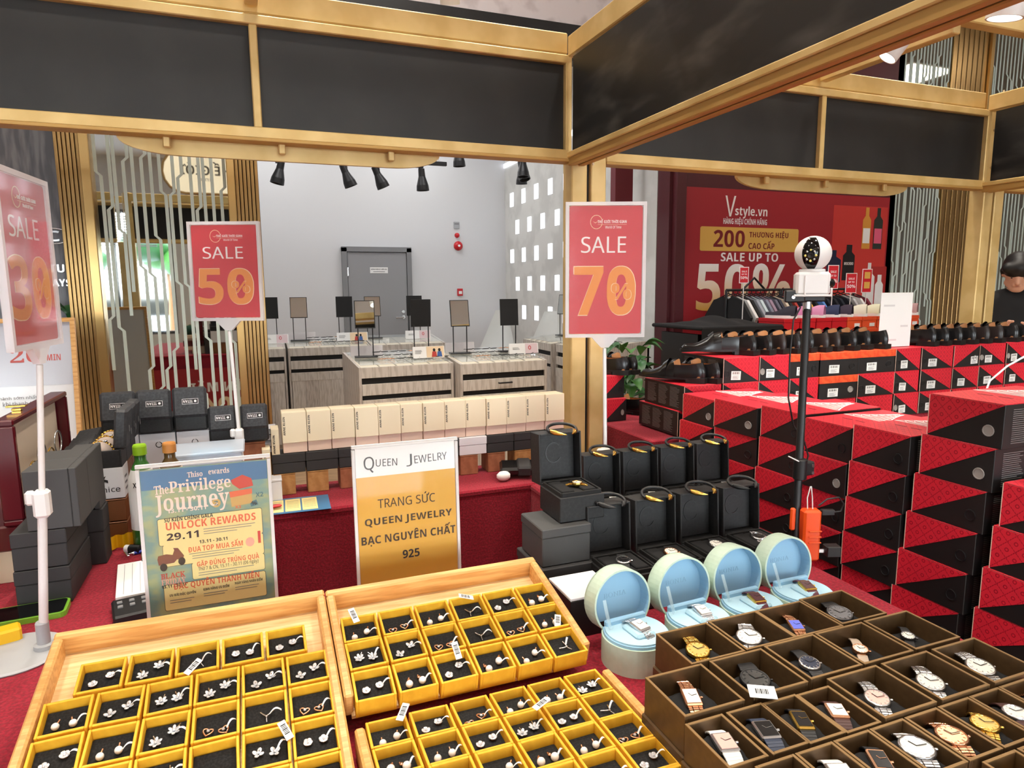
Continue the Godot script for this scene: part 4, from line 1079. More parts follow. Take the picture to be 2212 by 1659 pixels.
# upright clear menu holder on a foot
func menu_holder(label: String, xf: Transform3D, w: float, h: float) -> Node3D:
	var t := thing("menu_holder", label, "sign", xf)
	part(t, "foot", bx(V(w * 0.8, 0.006, 0.07), 0.002, V(0, 0.003, 0)), M.acrylic_edge)
	part(t, "clear_cover", bx(V(w, h, 0.001), 0, V(0, h / 2 + 0.006, 0.0045)), M.acrylic)
	part(t, "clear_border", B.new().box(V(0, h + 0.003, 0), V(w, 0.006, 0.008)).box(V(-w / 2 + 0.003, h / 2, 0), V(0.006, h - 0.006, 0.008)).box(V(w / 2 - 0.003, h / 2, 0), V(0.006, h - 0.006, 0.008)).mesh(), M.white_plastic)
	return t

func signs() -> void:
	mt("mustard", C8(222, 170, 58), 0.4)
	var q := menu_holder("yellow jewellery sign card with white head behind the right tray", T(V(0.279, TY, -1.33), 0, -2), 0.222, 0.342)
	part(q, "yellow_sheet", bx(V(0.208, 0.272, 0.002), 0, V(0, 0.145, 0)), M.mustard)
	part(q, "white_sheet", bx(V(0.208, 0.06, 0.002), 0, V(0, 0.311, 0.0002)), M.paper)
	txt(q, "Q", M.ink, -0.077, 0.306, 0.021, 0.034, 0.0016, false)
	txt(q, "UEEN", M.ink, -0.041, 0.308, 0.044, 0.015, 0.0016, false, false, -2)
	txt(q, "J", M.ink, 0.006, 0.308, 0.012, 0.026, 0.0016, false)
	txt(q, "EWELRY", M.ink, 0.052, 0.309, 0.07, 0.016, 0.0016, false, false, 2)
	txt(q, "TRANG SỨC", M.ink, -0.002, 0.2255, 0.121, 0.024, 0.0014, false)
	txt(q, "QUEEN JEWELRY", M.ink, 0.002, 0.184, 0.185, 0.019, 0.0014)
	txt(q, "BẠC NGUYÊN CHẤT", M.ink, 0.001, 0.149, 0.2, 0.029, 0.0014)
	txt(q, "925", M.ink, 0.003, 0.108, 0.036, 0.018, 0.0014)
	# event poster
	mtex("poster_sea", noise(0.008, C8(120, 158, 150), C8(168, 176, 128), 0, 256, 0.3, 0.7), V(5, 9, 5), 0.4)
	mt("poster_sky", C8(62, 116, 158), 0.4); mt("poster_cream", C8(240, 222, 150), 0.5); mt("poster_title", C8(246, 222, 206), 0.5); mt("poster_orange", C8(226, 106, 62), 0.5); mt("poster_red", C8(206, 62, 44), 0.5); mt("poster_sand", C8(206, 168, 96), 0.5); mt("poster_pink", C8(236, 170, 150), 0.5); mt("poster_brown", C8(120, 60, 44), 0.5); mt("poster_teal", C8(70, 118, 126), 0.5)
	var e := menu_holder("blue and sand coloured event poster in a clear holder behind the left tray", T(V(-0.101, TY, -1.33), 0, -2), 0.23, 0.342)
	part(e, "printed_sheet", bx(V(0.218, 0.332, 0.002), 0, V(0, 0.172, 0)), M.poster_sea)
	flat(e, "printed_sky", rect(0, 0.318, 0.216, 0.036), M.poster_sky, 0.0011, 0.0003)
	var z := 0.0016
	var P := func(x: float, y: float): return Vector2(-0.115 + x / 1340.0 * 0.23, 0.342 - (y - 85.0) * 0.000186)   # the poster's own layout
	var ft := func(s: String, m: Material, x0: float, x1: float, y: float, hh: float, bold := true, serif := false):
		var a: Vector2 = P.call((x0 + x1) / 2, y)
		txt(e, s, m, a.x, a.y, (x1 - x0) / 1340.0 * 0.23, hh * 0.000186, z + 0.0006, bold, serif)
	ft.call("Thiso", M.poster_title, 490, 640, 190, 56, true, true); ft.call("ewards", M.poster_title, 700, 910, 180, 56, true, true)
	ft.call("The", M.poster_title, 160, 300, 315, 90, true, true); ft.call("Privilege", M.poster_title, 305, 915, 315, 160, true, true)
	ft.call("Journey", M.poster_title, 160, 890, 480, 220, true, true); ft.call("13.11 - 30.11", M.poster_title, 270, 650, 540, 44)
	# treasure chest with coupons
	flat(e, "chest_lid", [P.call(920, 290), P.call(1040, 245), P.call(1130, 290), P.call(1145, 370), P.call(1000, 390), P.call(930, 330)], M.poster_red, z)
	flat(e, "chest_front", [P.call(900, 430), P.call(1125, 420), P.call(1125, 550), P.call(910, 570)], M.poster_sand, z)
	flat(e, "chest_rim", [P.call(895, 410), P.call(1130, 395), P.call(1130, 450), P.call(900, 470)], M.poster_orange, z + 0.0003)
	flat(e, "coupon", [P.call(1100, 540), P.call(1170, 520), P.call(1185, 575), P.call(1110, 590)], M.poster_teal, z); ft.call("%", M.ink, 1115, 1170, 555, 36)
	ft.call("X2", M.poster_teal, 1165, 1245, 470, 48); ft.call("X3", M.poster_orange, 945, 1005, 575, 32)
	flat(e, "coin", disc(P.call(755, 510).x, P.call(755, 510).y, 0.008, 0.0085), M.poster_sand, z); ft.call("2", M.poster_teal, 735, 775, 510, 46)
	for r in [[615, 885, 170, 1215], [885, 1105, 200, 1215], [1105, 1275, 470, 1215], [1295, 1560, 180, 1215]]:
		var a: Vector2 = P.call(r[2], r[1]); var c: Vector2 = P.call(r[3], r[0])
		var hh: float = c.y - a.y
		flat(e, "panel_outline", rect((a.x + c.x) / 2, (a.y + c.y) / 2, c.x - a.x + 0.0014, hh + 0.0014, 0.004), M.ink, z - 0.0002, 0.0004)
		flat(e, "cream_panel", rect((a.x + c.x) / 2, (a.y + c.y) / 2, c.x - a.x, hh, 0.0035), M.poster_cream, z, 0.0004)
	ft.call("SỰ KIỆN CHÍNH GALA", M.ink, 235, 715, 628, 62); ft.call("UNLOCK REWARDS", M.poster_orange, 245, 1150, 695, 78); ft.call("29.11", M.ink, 245, 560, 805, 74)
	ft.call("13.11 - 30.11", M.ink, 560, 845, 892, 34); ft.call("ĐUA TOP MUA SẮM", M.poster_orange, 445, 1000, 950, 76)
	ft.call("GẶP ĐÚNG TRÚNG QUÀ", M.poster_orange, 520, 1160, 1122, 78); ft.call("Thứ 7 & CN, 15.11 - 30.11 (06 ngày)", M.ink, 530, 1150, 1178, 48, false)
	ft.call("BLACK", M.poster_red, 160, 395, 1200, 54, true, true); ft.call("FRIDAY", M.poster_pink, 160, 400, 1262, 54, true, true); ft.call("13.11 - 30.11", M.ink, 160, 400, 1310, 30)
	ft.call("ĐẶC QUYỀN THÀNH VIÊN", M.poster_orange, 275, 1150, 1318, 100)
	ft.call("ƯU ĐÃI ĐẶC QUYỀN", M.ink, 230, 490, 1405, 40); ft.call("GIAN HÀNG ƯU ĐIỂM", M.ink, 565, 830, 1390, 36); ft.call("NGÀY VÀNG NHÂN ĐIỂM", M.ink, 890, 1180, 1375, 36)
	for r in [[610, 1140, 765], [610, 1100, 790], [610, 950, 815], [450, 990, 1005], [480, 960, 1030], [480, 900, 1055], [530, 1100, 1215], [530, 920, 1240], [230, 470, 1460], [230, 440, 1485], [565, 810, 1440], [565, 780, 1465], [890, 1140, 1425], [890, 1120, 1450]]:
		var a: Vector2 = P.call(r[0], r[2]); var c: Vector2 = P.call(r[1], r[2])
		flat(e, "small_print", rect((a.x + c.x) / 2, a.y, c.x - a.x, 0.0011), M.ink_grey, z + 0.0006, 0.0002)
	# scooter, compact and lipstick pictures
	flat(e, "scooter_body", [P.call(140, 1020), P.call(150, 985), P.call(230, 975), P.call(290, 990), P.call(310, 940), P.call(300, 920), P.call(345, 925), P.call(400, 1010), P.call(385, 1050), P.call(330, 1040), P.call(300, 1070), P.call(150, 1080)], M.poster_brown, z + 0.0008)
	for c in [[195, 1105], [375, 1065]]: flat(e, "scooter_wheel", disc(P.call(c[0], c[1]).x, P.call(c[0], c[1]).y, 0.006, 0.0075), M.ink, z + 0.0011)
	flat(e, "compact", disc(P.call(1075, 960).x, P.call(1075, 960).y, 0.008, 0.009), M.poster_pink, z + 0.0008)
	flat(e, "lipstick", rect(P.call(1175, 920).x, P.call(1175, 920).y, 0.005, 0.024), M.poster_red, z + 0.0008)

func carton(called: String, label: String, p: Vector3, s: Vector3, m: Material, seam := 0.7, group := "", yaw := 0.0) -> Node3D:
	var t := thing(called, label, "box", T(p, yaw), group)
	part(t, "body", bx(V(s.x, s.y * seam - 0.0015, s.z), 0.0015, V(0, s.y * seam / 2, 0)), m)
	part(t, "lid", bx(V(s.x + 0.002, s.y * (1.0 - seam), s.z + 0.002), 0.0015, V(0, s.y * (1.0 + seam) / 2, 0)), m)
	return t

# grey box whose padded lid stands open, emblem upside down on it; lid leans back
func padded_box(label: String, xf: Transform3D, s: float) -> void:
	var t := thing("padded_watch_box", label, "watch box", xf, "dark grey padded watch boxes")
	part(t, "base", bx(V(s, 0.05, s), 0.006, V(0, 0.025, -s / 2)), M.leatherette)
	var lid := part(t, "lid", bx(V(s, s * 0.97, 0.024), 0.007, V(0, s * 0.485, -0.012)), M.titan_grey, T(V(0, 0.045, 0.012), 0, -14))
	var pl := part(lid, "emblem_frame", bx(V(0.044, 0.016, 0.001)), M.print_white, T(V(0.002, s * 0.5, 0.0006)))
	part(pl, "emblem_plate", bx(V(0.042, 0.014, 0.001)), M.ink, T(V(0, 0, 0.0004)))
	txt(pl, "TITAN", M.print_white, -0.006, 0.0, 0.026, 0.008, 0.001, true, false, 180)
	flat(pl, "emblem_mark", disc(0.014, 0, 0.0036, 0.0036, 10), M.print_white, 0.001)

func left_counter() -> void:
	# near stack of dark grey cartons
	for i in 2: carton("dark_carton", "%s dark grey carton of the stack beside the white pole" % ["bottom", "second"][i], V(-0.448, TY + i * 0.0825, -1.7), V(0.1 - i * 0.002, 0.0815, 0.186), M.box_dark, 0.62, "stack beside the white pole")
	for i in 2:
		var t := thing("lidded_carton", "grey carton with vertical lid seam, %s atop the near stack" % ["front one", "rear one"][i], "box", T(V(-0.418, 1.0255, -1.655 - i * 0.099)))
		part(t, "body", bx(V(0.082, 0.128, 0.096), 0.0015, V(-0.006, 0.064, 0)), M.box_charcoal)
		part(t, "lid", bx(V(0.014, 0.1285, 0.098), 0.0015, V(0.0425, 0.0642, 0)), M.box_charcoal)
	var t3 := thing("lidded_carton", "narrow grey carton end behind the near stack's top boxes", "box", T(V(-0.4, 1.0, -1.845)))
	part(t3, "body", bx(V(0.04, 0.148, 0.066), 0.0015, V(-0.006, 0.0745, 0)), M.box_charcoal); part(t3, "lid", bx(V(0.012, 0.15, 0.07), 0.0015, V(0.0215, 0.075, 0)), M.box_charcoal)
	carton("dark_carton", "dark carton under the narrow grey carton end", V(-0.41, TY, -1.845), V(0.08, 0.139, 0.065), M.box_dark, 0.6)
	# copper cartons carrying white boxes and open bracelet boxes
	for i in 2: carton("copper_carton", "%s copper brown carton below the white printed box" % ["lower", "upper"][i], V(-0.39, TY + i * 0.0615, -1.985), V(0.095, 0.06, 0.072), M.copper_box, 0.95, "copper brown cartons")
	var wb := thing("white_printed_box", "white box with winged lion print under an open bracelet box", "box", T(V(-0.39, 0.984, -1.985)))
	part(wb, "body", bx(V(0.096, 0.082, 0.072), 0.001, V(0, 0.041, 0)), M.white_box)
	txt(wb, "nice", M.ink, 0.018, 0.025, 0.04, 0.015, 0.0362, false)
	flat(wb, "lion_print", [Vector2(-0.014, 0.042), Vector2(-0.008, 0.046), Vector2(0.006, 0.046), Vector2(0.012, 0.042), Vector2(0.012, 0.05), Vector2(0.004, 0.053), Vector2(0.008, 0.062), Vector2(0.0, 0.057), Vector2(-0.006, 0.064), Vector2(-0.004, 0.053), Vector2(-0.012, 0.05)], M.ink, 0.0362)
	for i in 3: part(wb, "side_print", bx(V(0.0004, 0.006, 0.03)), M.ink_grey, T(V(0.0482, 0.02 + i * 0.016, 0.005)))
	for i in 3:   # open bracelet boxes going away along the counter, lids raised to the right
		var z := -1.985 - i * 0.075
		var t := thing("bracelet_box", "open grey bracelet box, %s from the front, with its padded lid raised" % ORD[i], "box", T(V(-0.385, 1.0675 + (0 if i == 0 else -0.002), z)), "open bracelet boxes")
		if i > 0: carton("copper_carton", "tall copper brown carton carrying the %s open bracelet box" % ORD[i], V(-0.385, TY, z), V(0.084, 0.2035, 0.072), M.copper_box, 0.97, "copper brown cartons")
		part(t, "base", open_box(0.085, 0.072, 0.045, 0.004), M.leatherette)
		part(t, "lid", bx(V(0.03, 0.105, 0.07), 0.006, V(0.015, 0.0525, 0)), M.titan_grey, T(V(0.024, 0.046, 0), 0, 0, -6))
		part(t, "cushion", B.new().at(T(V(-0.01, 0.03, 0), 0)).ball(Vector3.ZERO, V(0.03, 0.034, 0.032), 14, 8).mesh(), M.lining_grey)
		for s in [-1.0, 1.0]: flat(t, "lid_emblem", rect(0, 0, 0.006, 0.016), M.ink_grey, 0, 0.0006, T(V(0.0625, 0.09 + s * 0.006, s * 0.012), 90, 0, 0))
		var bt := thing("gold_bracelet", "gold link bracelet on the cushion of the %s open bracelet box" % ORD[i], "bracelet", T(V(-0.395, 1.0985, z)), "gold bracelets")
		part(bt, "links", cb("braclink", func():
			var b := B.new()
			for k in 13:
				var a := PI * (k + 0.5) / 13.0
				b.ball(V(-cos(a) * 0.032, sin(a) * 0.036 - 0.004, 0.0), V(0.0052, 0.0032, 0.0038), 8, 5)
			return b.mesh()), M.gold_metal)
		part(bt, "clasp", bx(V(0.01, 0.004, 0.008), 0.001, V(0.012, 0.033, 0)), M.steel)
	# slanted lids of the row further left
	for i in 5:
		var t := thing("sloped_lid_box", "grey watch box with sloping lid left of the bracelets, %s from the front" % ORD[i], "watch box", T(V(-0.468, TY, -1.915 - i * 0.08)), "sloped grey boxes")
		part(t, "pedestal", bx(V(0.062, 0.17, 0.076), 0.002, V(0, 0.085, 0)), M.box_dark)
		part(t, "base", bx(V(0.064, 0.03, 0.076), 0.003, V(0, 0.185, 0)), M.leatherette)
		part(t, "lid", bx(V(0.066, 0.02, 0.074), 0.005, V(0, 0.01, 0)), M.titan_grey, T(V(0, 0.208 + i * 0.006, 0), 0, 10, 8))
	# raised padded lids
	padded_box("dark grey padded box with raised lid, leftmost of the back row", T(V(-0.385, 1.1, -2.2), 0), 0.092)
	padded_box("dark grey padded box with raised lid on the first white carton", T(V(-0.29, 1.102, -2.19), 0), 0.092)
	padded_box("dark grey padded box with raised lid on the lettered white carton", T(V(-0.194, 1.102, -2.19), 0), 0.094)
	padded_box("dark grey padded box with raised lid, left of the SALE 50 pole", T(V(-0.107, 1.052, -2.19), 0), 0.08)
	padded_box("dark grey padded box with raised lid, right of the SALE 50 pole", T(V(-0.016, 1.052, -2.19), 0), 0.08)
	for i in 3:
		var t := thing("white_carton", "white carton with ring emblem under the %s padded box of the back row" % ORD[i], "box", T(V([-0.385, -0.288, -0.19][i], TY + 0.12, -2.25)), "white cartons under the padded boxes")
		part(t, "body", bx(V(0.094, 0.12, 0.1), 0.001, V(0, 0.06, 0)), M.white_box)
		flat(t, "ring_emblem", ring(0.002, 0.086, 0.009, 0.009, 0.0014, 100, 440), M.ink, 0.0502)
		if i == 2: txt(t, "OBAKU", M.ink, 0.004, 0.064, 0.06, 0.012, 0.0504, false)
		carton("copper_carton", "copper brown carton under the %s white carton" % ORD[i], V([-0.385, -0.288, -0.19][i], TY, -2.25), V(0.094, 0.118, 0.1), M.copper_box, 0.97, "copper brown cartons")
	for i in 2: carton("cardboard_carton", "brown cardboard carton under the %s short padded box" % ["fourth", "fifth"][i], V([-0.106, -0.027][i], TY, -2.245), V(0.076, 0.19, 0.085), M.cardboard_red, 0.97, "cardboard cartons at the back")
	# bottles
	var tea := thing("tea_bottle", "plastic tea bottle with lime green cap and green label", "bottle", T(V(-0.292, TY, -1.9)) * Transform3D(Basis.from_scale(V(1, 1.09, 1)), Vector3.ZERO))
	part(tea, "body", B.new().lathe([Vector2(0, 0.002), Vector2(0.03, 0.002), Vector2(0.033, 0.01), Vector2(0.033, 0.15), Vector2(0.03, 0.175), Vector2(0.02, 0.2), Vector2(0.0135, 0.212), Vector2(0.0135, 0.228)], 22, true).mesh(), mt("bottle_green", C8(56, 112, 48), 0.15))
	var tl := part(tea, "label", B.new().lathe([Vector2(0.0338, 0.05), Vector2(0.0338, 0.152), Vector2(0.0312, 0.172), Vector2(0.024, 0.192)], 22, true).mesh(), M.tag_white)
	part(tl, "green_stripe", B.new().lathe([Vector2(0.0342, 0.06), Vector2(0.0342, 0.15), Vector2(0.032, 0.172)], 10, true, 0.2, 1.0).mesh(), mt("stripe_green", C8(30, 120, 50), 0.3))
	txt(tl, "XANH", M.ink, 0, 0.16, 0.034, 0.012, 0.0338)
	part(tea, "cap", B.new().lathe([Vector2(0, 0.25), Vector2(0.0145, 0.25), Vector2(0.0165, 0.246), Vector2(0.0165, 0.226), Vector2(0, 0.226)], 24).mesh(), M.cap_green)
	var b2 := thing("drink_bottle", "plastic drink bottle with tan cap and cream label", "bottle", T(V(-0.224, TY, -1.9)) * Transform3D(Basis.from_scale(V(1, 1.07, 1)), Vector3.ZERO))
	part(b2, "body", B.new().lathe([Vector2(0, 0.002), Vector2(0.03, 0.002), Vector2(0.033, 0.01), Vector2(0.033, 0.16), Vector2(0.03, 0.182), Vector2(0.02, 0.205), Vector2(0.0135, 0.216), Vector2(0.0135, 0.23)], 22, true).mesh(), mt("bottle_amber", C8(92, 70, 40), 0.15))
	part(b2, "label", B.new().lathe([Vector2(0.0338, 0.05), Vector2(0.0338, 0.162), Vector2(0.0312, 0.184), Vector2(0.026, 0.194)], 22, true).mesh(), M.cream_box)
	part(b2, "cap", B.new().lathe([Vector2(0, 0.254), Vector2(0.0145, 0.254), Vector2(0.0165, 0.25), Vector2(0.0165, 0.23), Vector2(0, 0.23)], 24).mesh(), M.cap_tan)
	# clear storage tub
	var tub := thing("storage_tub", "translucent plastic storage tub behind the two bottles", "tub", T(V(-0.14, 0.99, -2.02)))
	part(tub, "wall_shell", B.new().box(V(0, 0.045, 0.065), V(0.17, 0.085, 0.003)).box(V(0, 0.045, -0.065), V(0.17, 0.085, 0.003)).box(V(-0.085, 0.045, 0), V(0.003, 0.085, 0.13)).box(V(0.085, 0.045, 0), V(0.003, 0.085, 0.13)).box(V(0, 0.002, 0), V(0.17, 0.003, 0.13)).mesh(), M.tub_plastic)
	part(tub, "lid", bx(V(0.19, 0.008, 0.15), 0.003, V(0, 0.092, 0)), M.tub_plastic)
	part(tub, "blue_card", bx(V(0.11, 0.004, 0.08), 0.0, V(0.01, 0.08, 0)), mt("sky_card", C8(150, 205, 235), 0.5))
	carton("cardboard_carton", "brown carton under the clear storage tub", V(-0.14, TY, -2.02), V(0.16, 0.129, 0.12), M.cardboard, 0.97)
	# mahogany jewel case standing open at the far left
	var mc := thing("jewel_case", "polished mahogany jewel case with raised lid and bracelets inside", "jewel case", T(V(-0.527, TY, -1.97)))
	part(mc, "pedestal_box", bx(V(0.12, 0.08, 0.4), 0.002, V(-0.04, 0.04, 0.0)), M.cream_box)
	part(mc, "tray_body", bx(V(0.2, 0.06, 0.44), 0.004, V(-0.08, 0.11, 0)), M.mahogany)
	var lid := part(mc, "lid", B.new().box(V(-0.016, 0.12, 0), V(0.01, 0.24, 0.44), 0.003).box(V(0, 0.234, 0), V(0.04, 0.014, 0.46), 0.003).box(V(0, 0.007, 0), V(0.04, 0.014, 0.46), 0.003).box(V(0, 0.12, 0.223), V(0.04, 0.214, 0.014), 0.003).box(V(0, 0.12, -0.223), V(0.04, 0.214, 0.014), 0.003).mesh(), M.mahogany, T(V(0.0, 0.141, 0), 0, 0, 0))
	part(lid, "lining_panel", bx(V(0.006, 0.2, 0.41), 0.0, V(-0.008, 0.12, 0)), M.lining)
	part(mc, "latch", B.new().box(V(0, 0, 0), V(0.02, 0.006, 0.014), 0.001).box(V(0, 0.008, 0.0), V(0.04, 0.004, 0.02), 0.001).mesh(), M.gold_metal, T(V(-0.01, 0.385, 0.09)))
	for i in 4:
		var br := thing("bangle", "thin gold bangle hanging in the mahogany case lid, %s from the front" % ORD[i], "bracelet", T(V(-0.512, 1.06 + 0.03 * (i % 2), -1.86 - i * 0.075)), "bangles in the mahogany case")
		var pts := []
		for k in 18: pts.append(V(0, cos(TAU * k / 18.0) * 0.03 + 0.03, sin(TAU * k / 18.0) * 0.034))
		part(br, "hoop", cb("hoop", func(): return B.new().tube(pts, 0.0022, 6, true).mesh()), M.steel if i % 2 else M.gold_metal)
	# heap of gold necklaces and green pouch at the left edge
	var gp := thing("green_pouch", "dark green cloth pouch at the far left edge behind the case", "pouch", T(V(-0.68, 1.0305, -1.6)))
	part(gp, "bag", B.new().ball(V(0, 0.05, 0), V(0.07, 0.06, 0.06), 16, 10).mesh(), mt("pouch_green", C8(22, 62, 48), 0.9)); part(gp, "drawstring", B.new().tube([V(-0.03, 0.1, 0.03), V(0, 0.112, 0.04), V(0.03, 0.1, 0.03)], 0.003, 6).mesh(), M.gold_metal)
	carton("cream_carton", "cream carton under the green pouch at the left edge", V(-0.68, TY, -1.6), V(0.14, 0.17, 0.14), M.cream_box, 0.9)
	# green phone lying on the cloth
	var ph := thing("phone", "black screened phone in lime green case lying on the red cloth", "phone", T(V(-0.475, TY, -1.565), 4))
	part(ph, "case", B.new().prism(PackedVector2Array(rect(0, 0, 0.155, 0.076, 0.014)), 0.0, 0.011).mesh(), M.lime, Transform3D(Basis(V(1, 0, 0), V(0, 0, -1), V(0, 1, 0)), Vector3.ZERO))
	part(ph, "screen", B.new().prism(PackedVector2Array(rect(0, 0, 0.145, 0.066, 0.009)), 0.011, 0.0125).mesh(), M.screen_black, Transform3D(Basis(V(1, 0, 0), V(0, 0, -1), V(0, 1, 0)), Vector3.ZERO))
	# yellow cutter at the left, keys, pen, stamp, receipt, calculator
	var yc := thing("cutter", "yellow plastic cutter end at the far left front", "cutter", T(V(-0.475, TY, -1.455), 20))
	part(yc, "handle", bx(V(0.05, 0.03, 0.035), 0.004, V(0, 0.015, 0)), M.yellow_plastic); part(yc, "blade_guard", bx(V(0.04, 0.012, 0.022), 0.001, V(-0.04, 0.015, 0)), M.grey_plastic)
	var ky := thing("yellow_clip", "crumpled yellow plastic strip with keys near the copper cartons", "keys", T(V(-0.352, TY, -1.905), 20))
	part(ky, "strip", B.new().grid(10, 4, func(u, v): return V((u - 0.5) * 0.06, 0.004 + 0.035 * v, 0.006 * sin(u * 14.0))).mesh(), M.yellow_plastic)
	part(ky, "key", bx(V(0.006, 0.003, 0.04), 0.0008, V(0.0, 0.002, 0.05)), M.steel)
	var st := thing("stamp", "small black and white stamp lying beside the pen", "stamp", T(V(-0.315, TY, -1.86), 60))
	part(st, "barrel", B.new().at(T(V(0, 0.011, 0), 0, 90)).cyl(Vector3.ZERO, 0.011, 0.03, 14, 0.001).mesh(), M.black_metal); part(st, "cap", B.new().at(T(V(0, 0.011, -0.021), 0, 90)).cyl(Vector3.ZERO, 0.0095, 0.012, 14).mesh(), M.tag_white)
	var pn := thing("pen", "white and blue ballpoint pen leaning near the event poster", "pen", T(V(-0.27, TY + 0.005, -1.86), -75))
	part(pn, "barrel", B.new().tube([V(0, 0, -0.05), V(0, 0, 0.05)], 0.004, 8).mesh(), M.tag_white); part(pn, "grip", B.new().tube([V(0, 0, 0.02), V(0, 0, 0.048)], 0.0046, 8).mesh(), mt("pen_blue", C8(36, 60, 170), 0.4)); part(pn, "tip", B.new().tube([V(0, 0, 0.05), V(0, 0, 0.062)], [0.0035, 0.0008], 8).mesh(), M.steel)
	var bk := thing("clip_box", "small black and clear box beside the poster's left edge", "box", T(V(-0.262, TY, -1.79), 10))
	part(bk, "case", bx(V(0.06, 0.02, 0.05), 0.002, V(0, 0.01, 0)), M.screen_black); part(bk, "clear_lid", bx(V(0.062, 0.006, 0.03), 0.001, V(0, 0.004, 0.03)), M.tub_plastic)
	var rc := thing("receipt_pad", "white printed receipt pad lying beside the event poster", "paper", T(V(-0.27, TY, -1.67), 8))
	part(rc, "sheets", bx(V(0.11, 0.012, 0.2), 0.001, V(0, 0.006, 0)), M.paper)
	for k in 5: part(rc, "ruled_line", bx(V(0.0008, 0.0003, 0.18)), M.ink_grey, T(V(-0.04 + k * 0.016, 0.0122, 0)))
	var cl := thing("calculator", "black calculator corner under the receipt pad near the left tray", "calculator", T(V(-0.25, TY, -1.5), 12))
	part(cl, "body", bx(V(0.11, 0.02, 0.09), 0.004, V(0, 0.01, 0)), M.black_metal)
	for k in 8: part(cl, "key", bx(V(0.01, 0.004, 0.01), 0.001), M.ink_grey, T(V(-0.04 + (k % 4) * 0.022, 0.0215, -0.02 + (k / 4) * 0.022)))

func back_counter() -> void:
	# cream boxes on black boxes on brown boxes
	for i in 13:
		var x := 0.064 + (i + 0.5) * 0.0771
		var t := thing("cream_watch_box", "cream box with upright black lettering, %s from the left, back counter" % ORD[i], "box", T(V(x, 0.9975, -2.262 - 0.003 * (i % 3)), 0), "cream lettered boxes")
		part(t, "lower_part", bx(V(0.0745, 0.034, 0.07), 0.001, V(0, 0.0175, 0)), M.pink_box)
		var s := part(t, "sleeve", bx(V(0.0755, 0.1, 0.08), 0.0012, V(0, 0.083, 0.002)), M.cream_box, T(V(0, 0, 0), 0, -1.5))
		txt(s, "ANNE KLEIN", M.ink, -0.0315, 0.089, 0.06, 0.0062, 0.0423, true, false, 90)
	for i in 10:
		var x := 0.08 + i * 0.1043
		var wh := i == 6
		carton("white_small_carton" if wh else "black_carton", "%s small carton, %s from the left under the cream boxes" % ["white" if wh else "black", ORD[i]], V(x, 0.9315, -2.262), V(0.101, 0.065, 0.078), M.white_box if wh else M.box_dark, 0.55, "small cartons under the cream boxes")
		if i in [5]: continue
		carton("brown_carton", "brown cardboard carton, %s from the left at the foot of the cream boxes" % ORD[i], V(x - 0.016, TY, -2.262), V(0.066, 0.071, 0.08), M.cardboard if i < 2 or i > 7 else M.cardboard_red, 0.97, "brown cartons on the back counter")
	carton("brown_carton", "brown cardboard carton half hidden by the yellow sign card", V(0.585, TY, -2.262), V(0.066, 0.071, 0.08), M.cardboard_red, 0.97, "brown cartons on the back counter")
	for i in 2:
		var t := thing("cream_stub_box", "narrow cream lettered box left of the row, %s one" % ["nearer", "farther"][i], "box", T(V(0.012 + i * 0.03, 0.93 + i * 0.05, -2.2 - i * 0.06)))
		part(t, "sleeve", bx(V(0.024, 0.1, 0.07), 0.001, V(0, 0.05, 0)), M.cream_box)
		txt(t, "ANNE KLEIN", M.ink, -0.004, 0.05, 0.06, 0.006, 0.0356, true, false, 90)
	carton("white_small_carton", "white carton under the narrow cream boxes", V(0.035, TY, -2.2), V(0.036, 0.07, 0.06), M.white_box, 0.9)
	for i in 4:
		var t := thing("grey_flat_box", "flat pale grey box in the pile left of the cream row, %s from the top" % ORD[3 - i], "box", T(V(0.022, 1.0 + i * 0.02, -2.29)), "pile of flat pale boxes")
		part(t, "body", bx(V(0.05, 0.017, 0.08), 0.001, V(0, 0.0095, 0)), M.white_box)
		part(t, "lid_edge", bx(V(0.052, 0.004, 0.082), 0.0005, V(0, 0.016, 0)), M.grey_plastic)
	# leaflet, red pen cap and wallet
	var fl := thing("leaflet", "cream and blue event leaflet lying on the red back counter", "leaflet", T(V(0.09, TY, -2.105), -2))
	part(fl, "sheet", bx(V(0.2, 0.001, 0.15), 0, V(0, 0.0006, 0)), M.poster_sky)
	for i in 3:
		part(fl, "cream_column", bx(V(0.045, 0.0004, 0.12)), M.poster_cream, T(V(-0.06 + i * 0.05, 0.0013, 0)))
		for k in 6: part(fl, "print_line", bx(V(0.036, 0.0003, 0.002)), M.ink_grey, T(V(-0.06 + i * 0.05, 0.0016, -0.04 + k * 0.014)))
	var rp := thing("red_clip", "red plastic clip lying on the leaflet", "clip", T(V(0.02, TY + 0.0015, -2.09), 12))
	for k in 3: part(rp, "rib", bx(V(0.05, 0.008, 0.01), 0.003, V(0, 0.004, 0)), M.alarm_red, T(V(0, k * 0.003, -0.012 + k * 0.012)))
	var wl := thing("wallet", "black leather wallet lying on the back counter by the black box", "wallet", T(V(0.845, TY, -2.14), -18))
	part(wl, "body", bx(V(0.13, 0.03, 0.085), 0.008, V(0, 0.032, 0)), M.shoe_black, T(V(0, 0, 0), 0, 8)); part(wl, "flap", bx(V(0.05, 0.036, 0.09), 0.006, V(0.02, 0.034, 0)), M.box_dark, T(V(0, 0, 0), 0, 8))
	solo("tissue", B.new().ball(V(0, 0.018, 0), V(0.026, 0.018, 0.02), 9, 5).mesh(), M.paper, "crumpled white tissue beside the black wallet", "tissue", T(V(0.775, TY, -2.1)))
# ---------------------------------------------------------------- shoes and cartons
const CW := 0.172
const CH := 0.096
const CL := 0.3

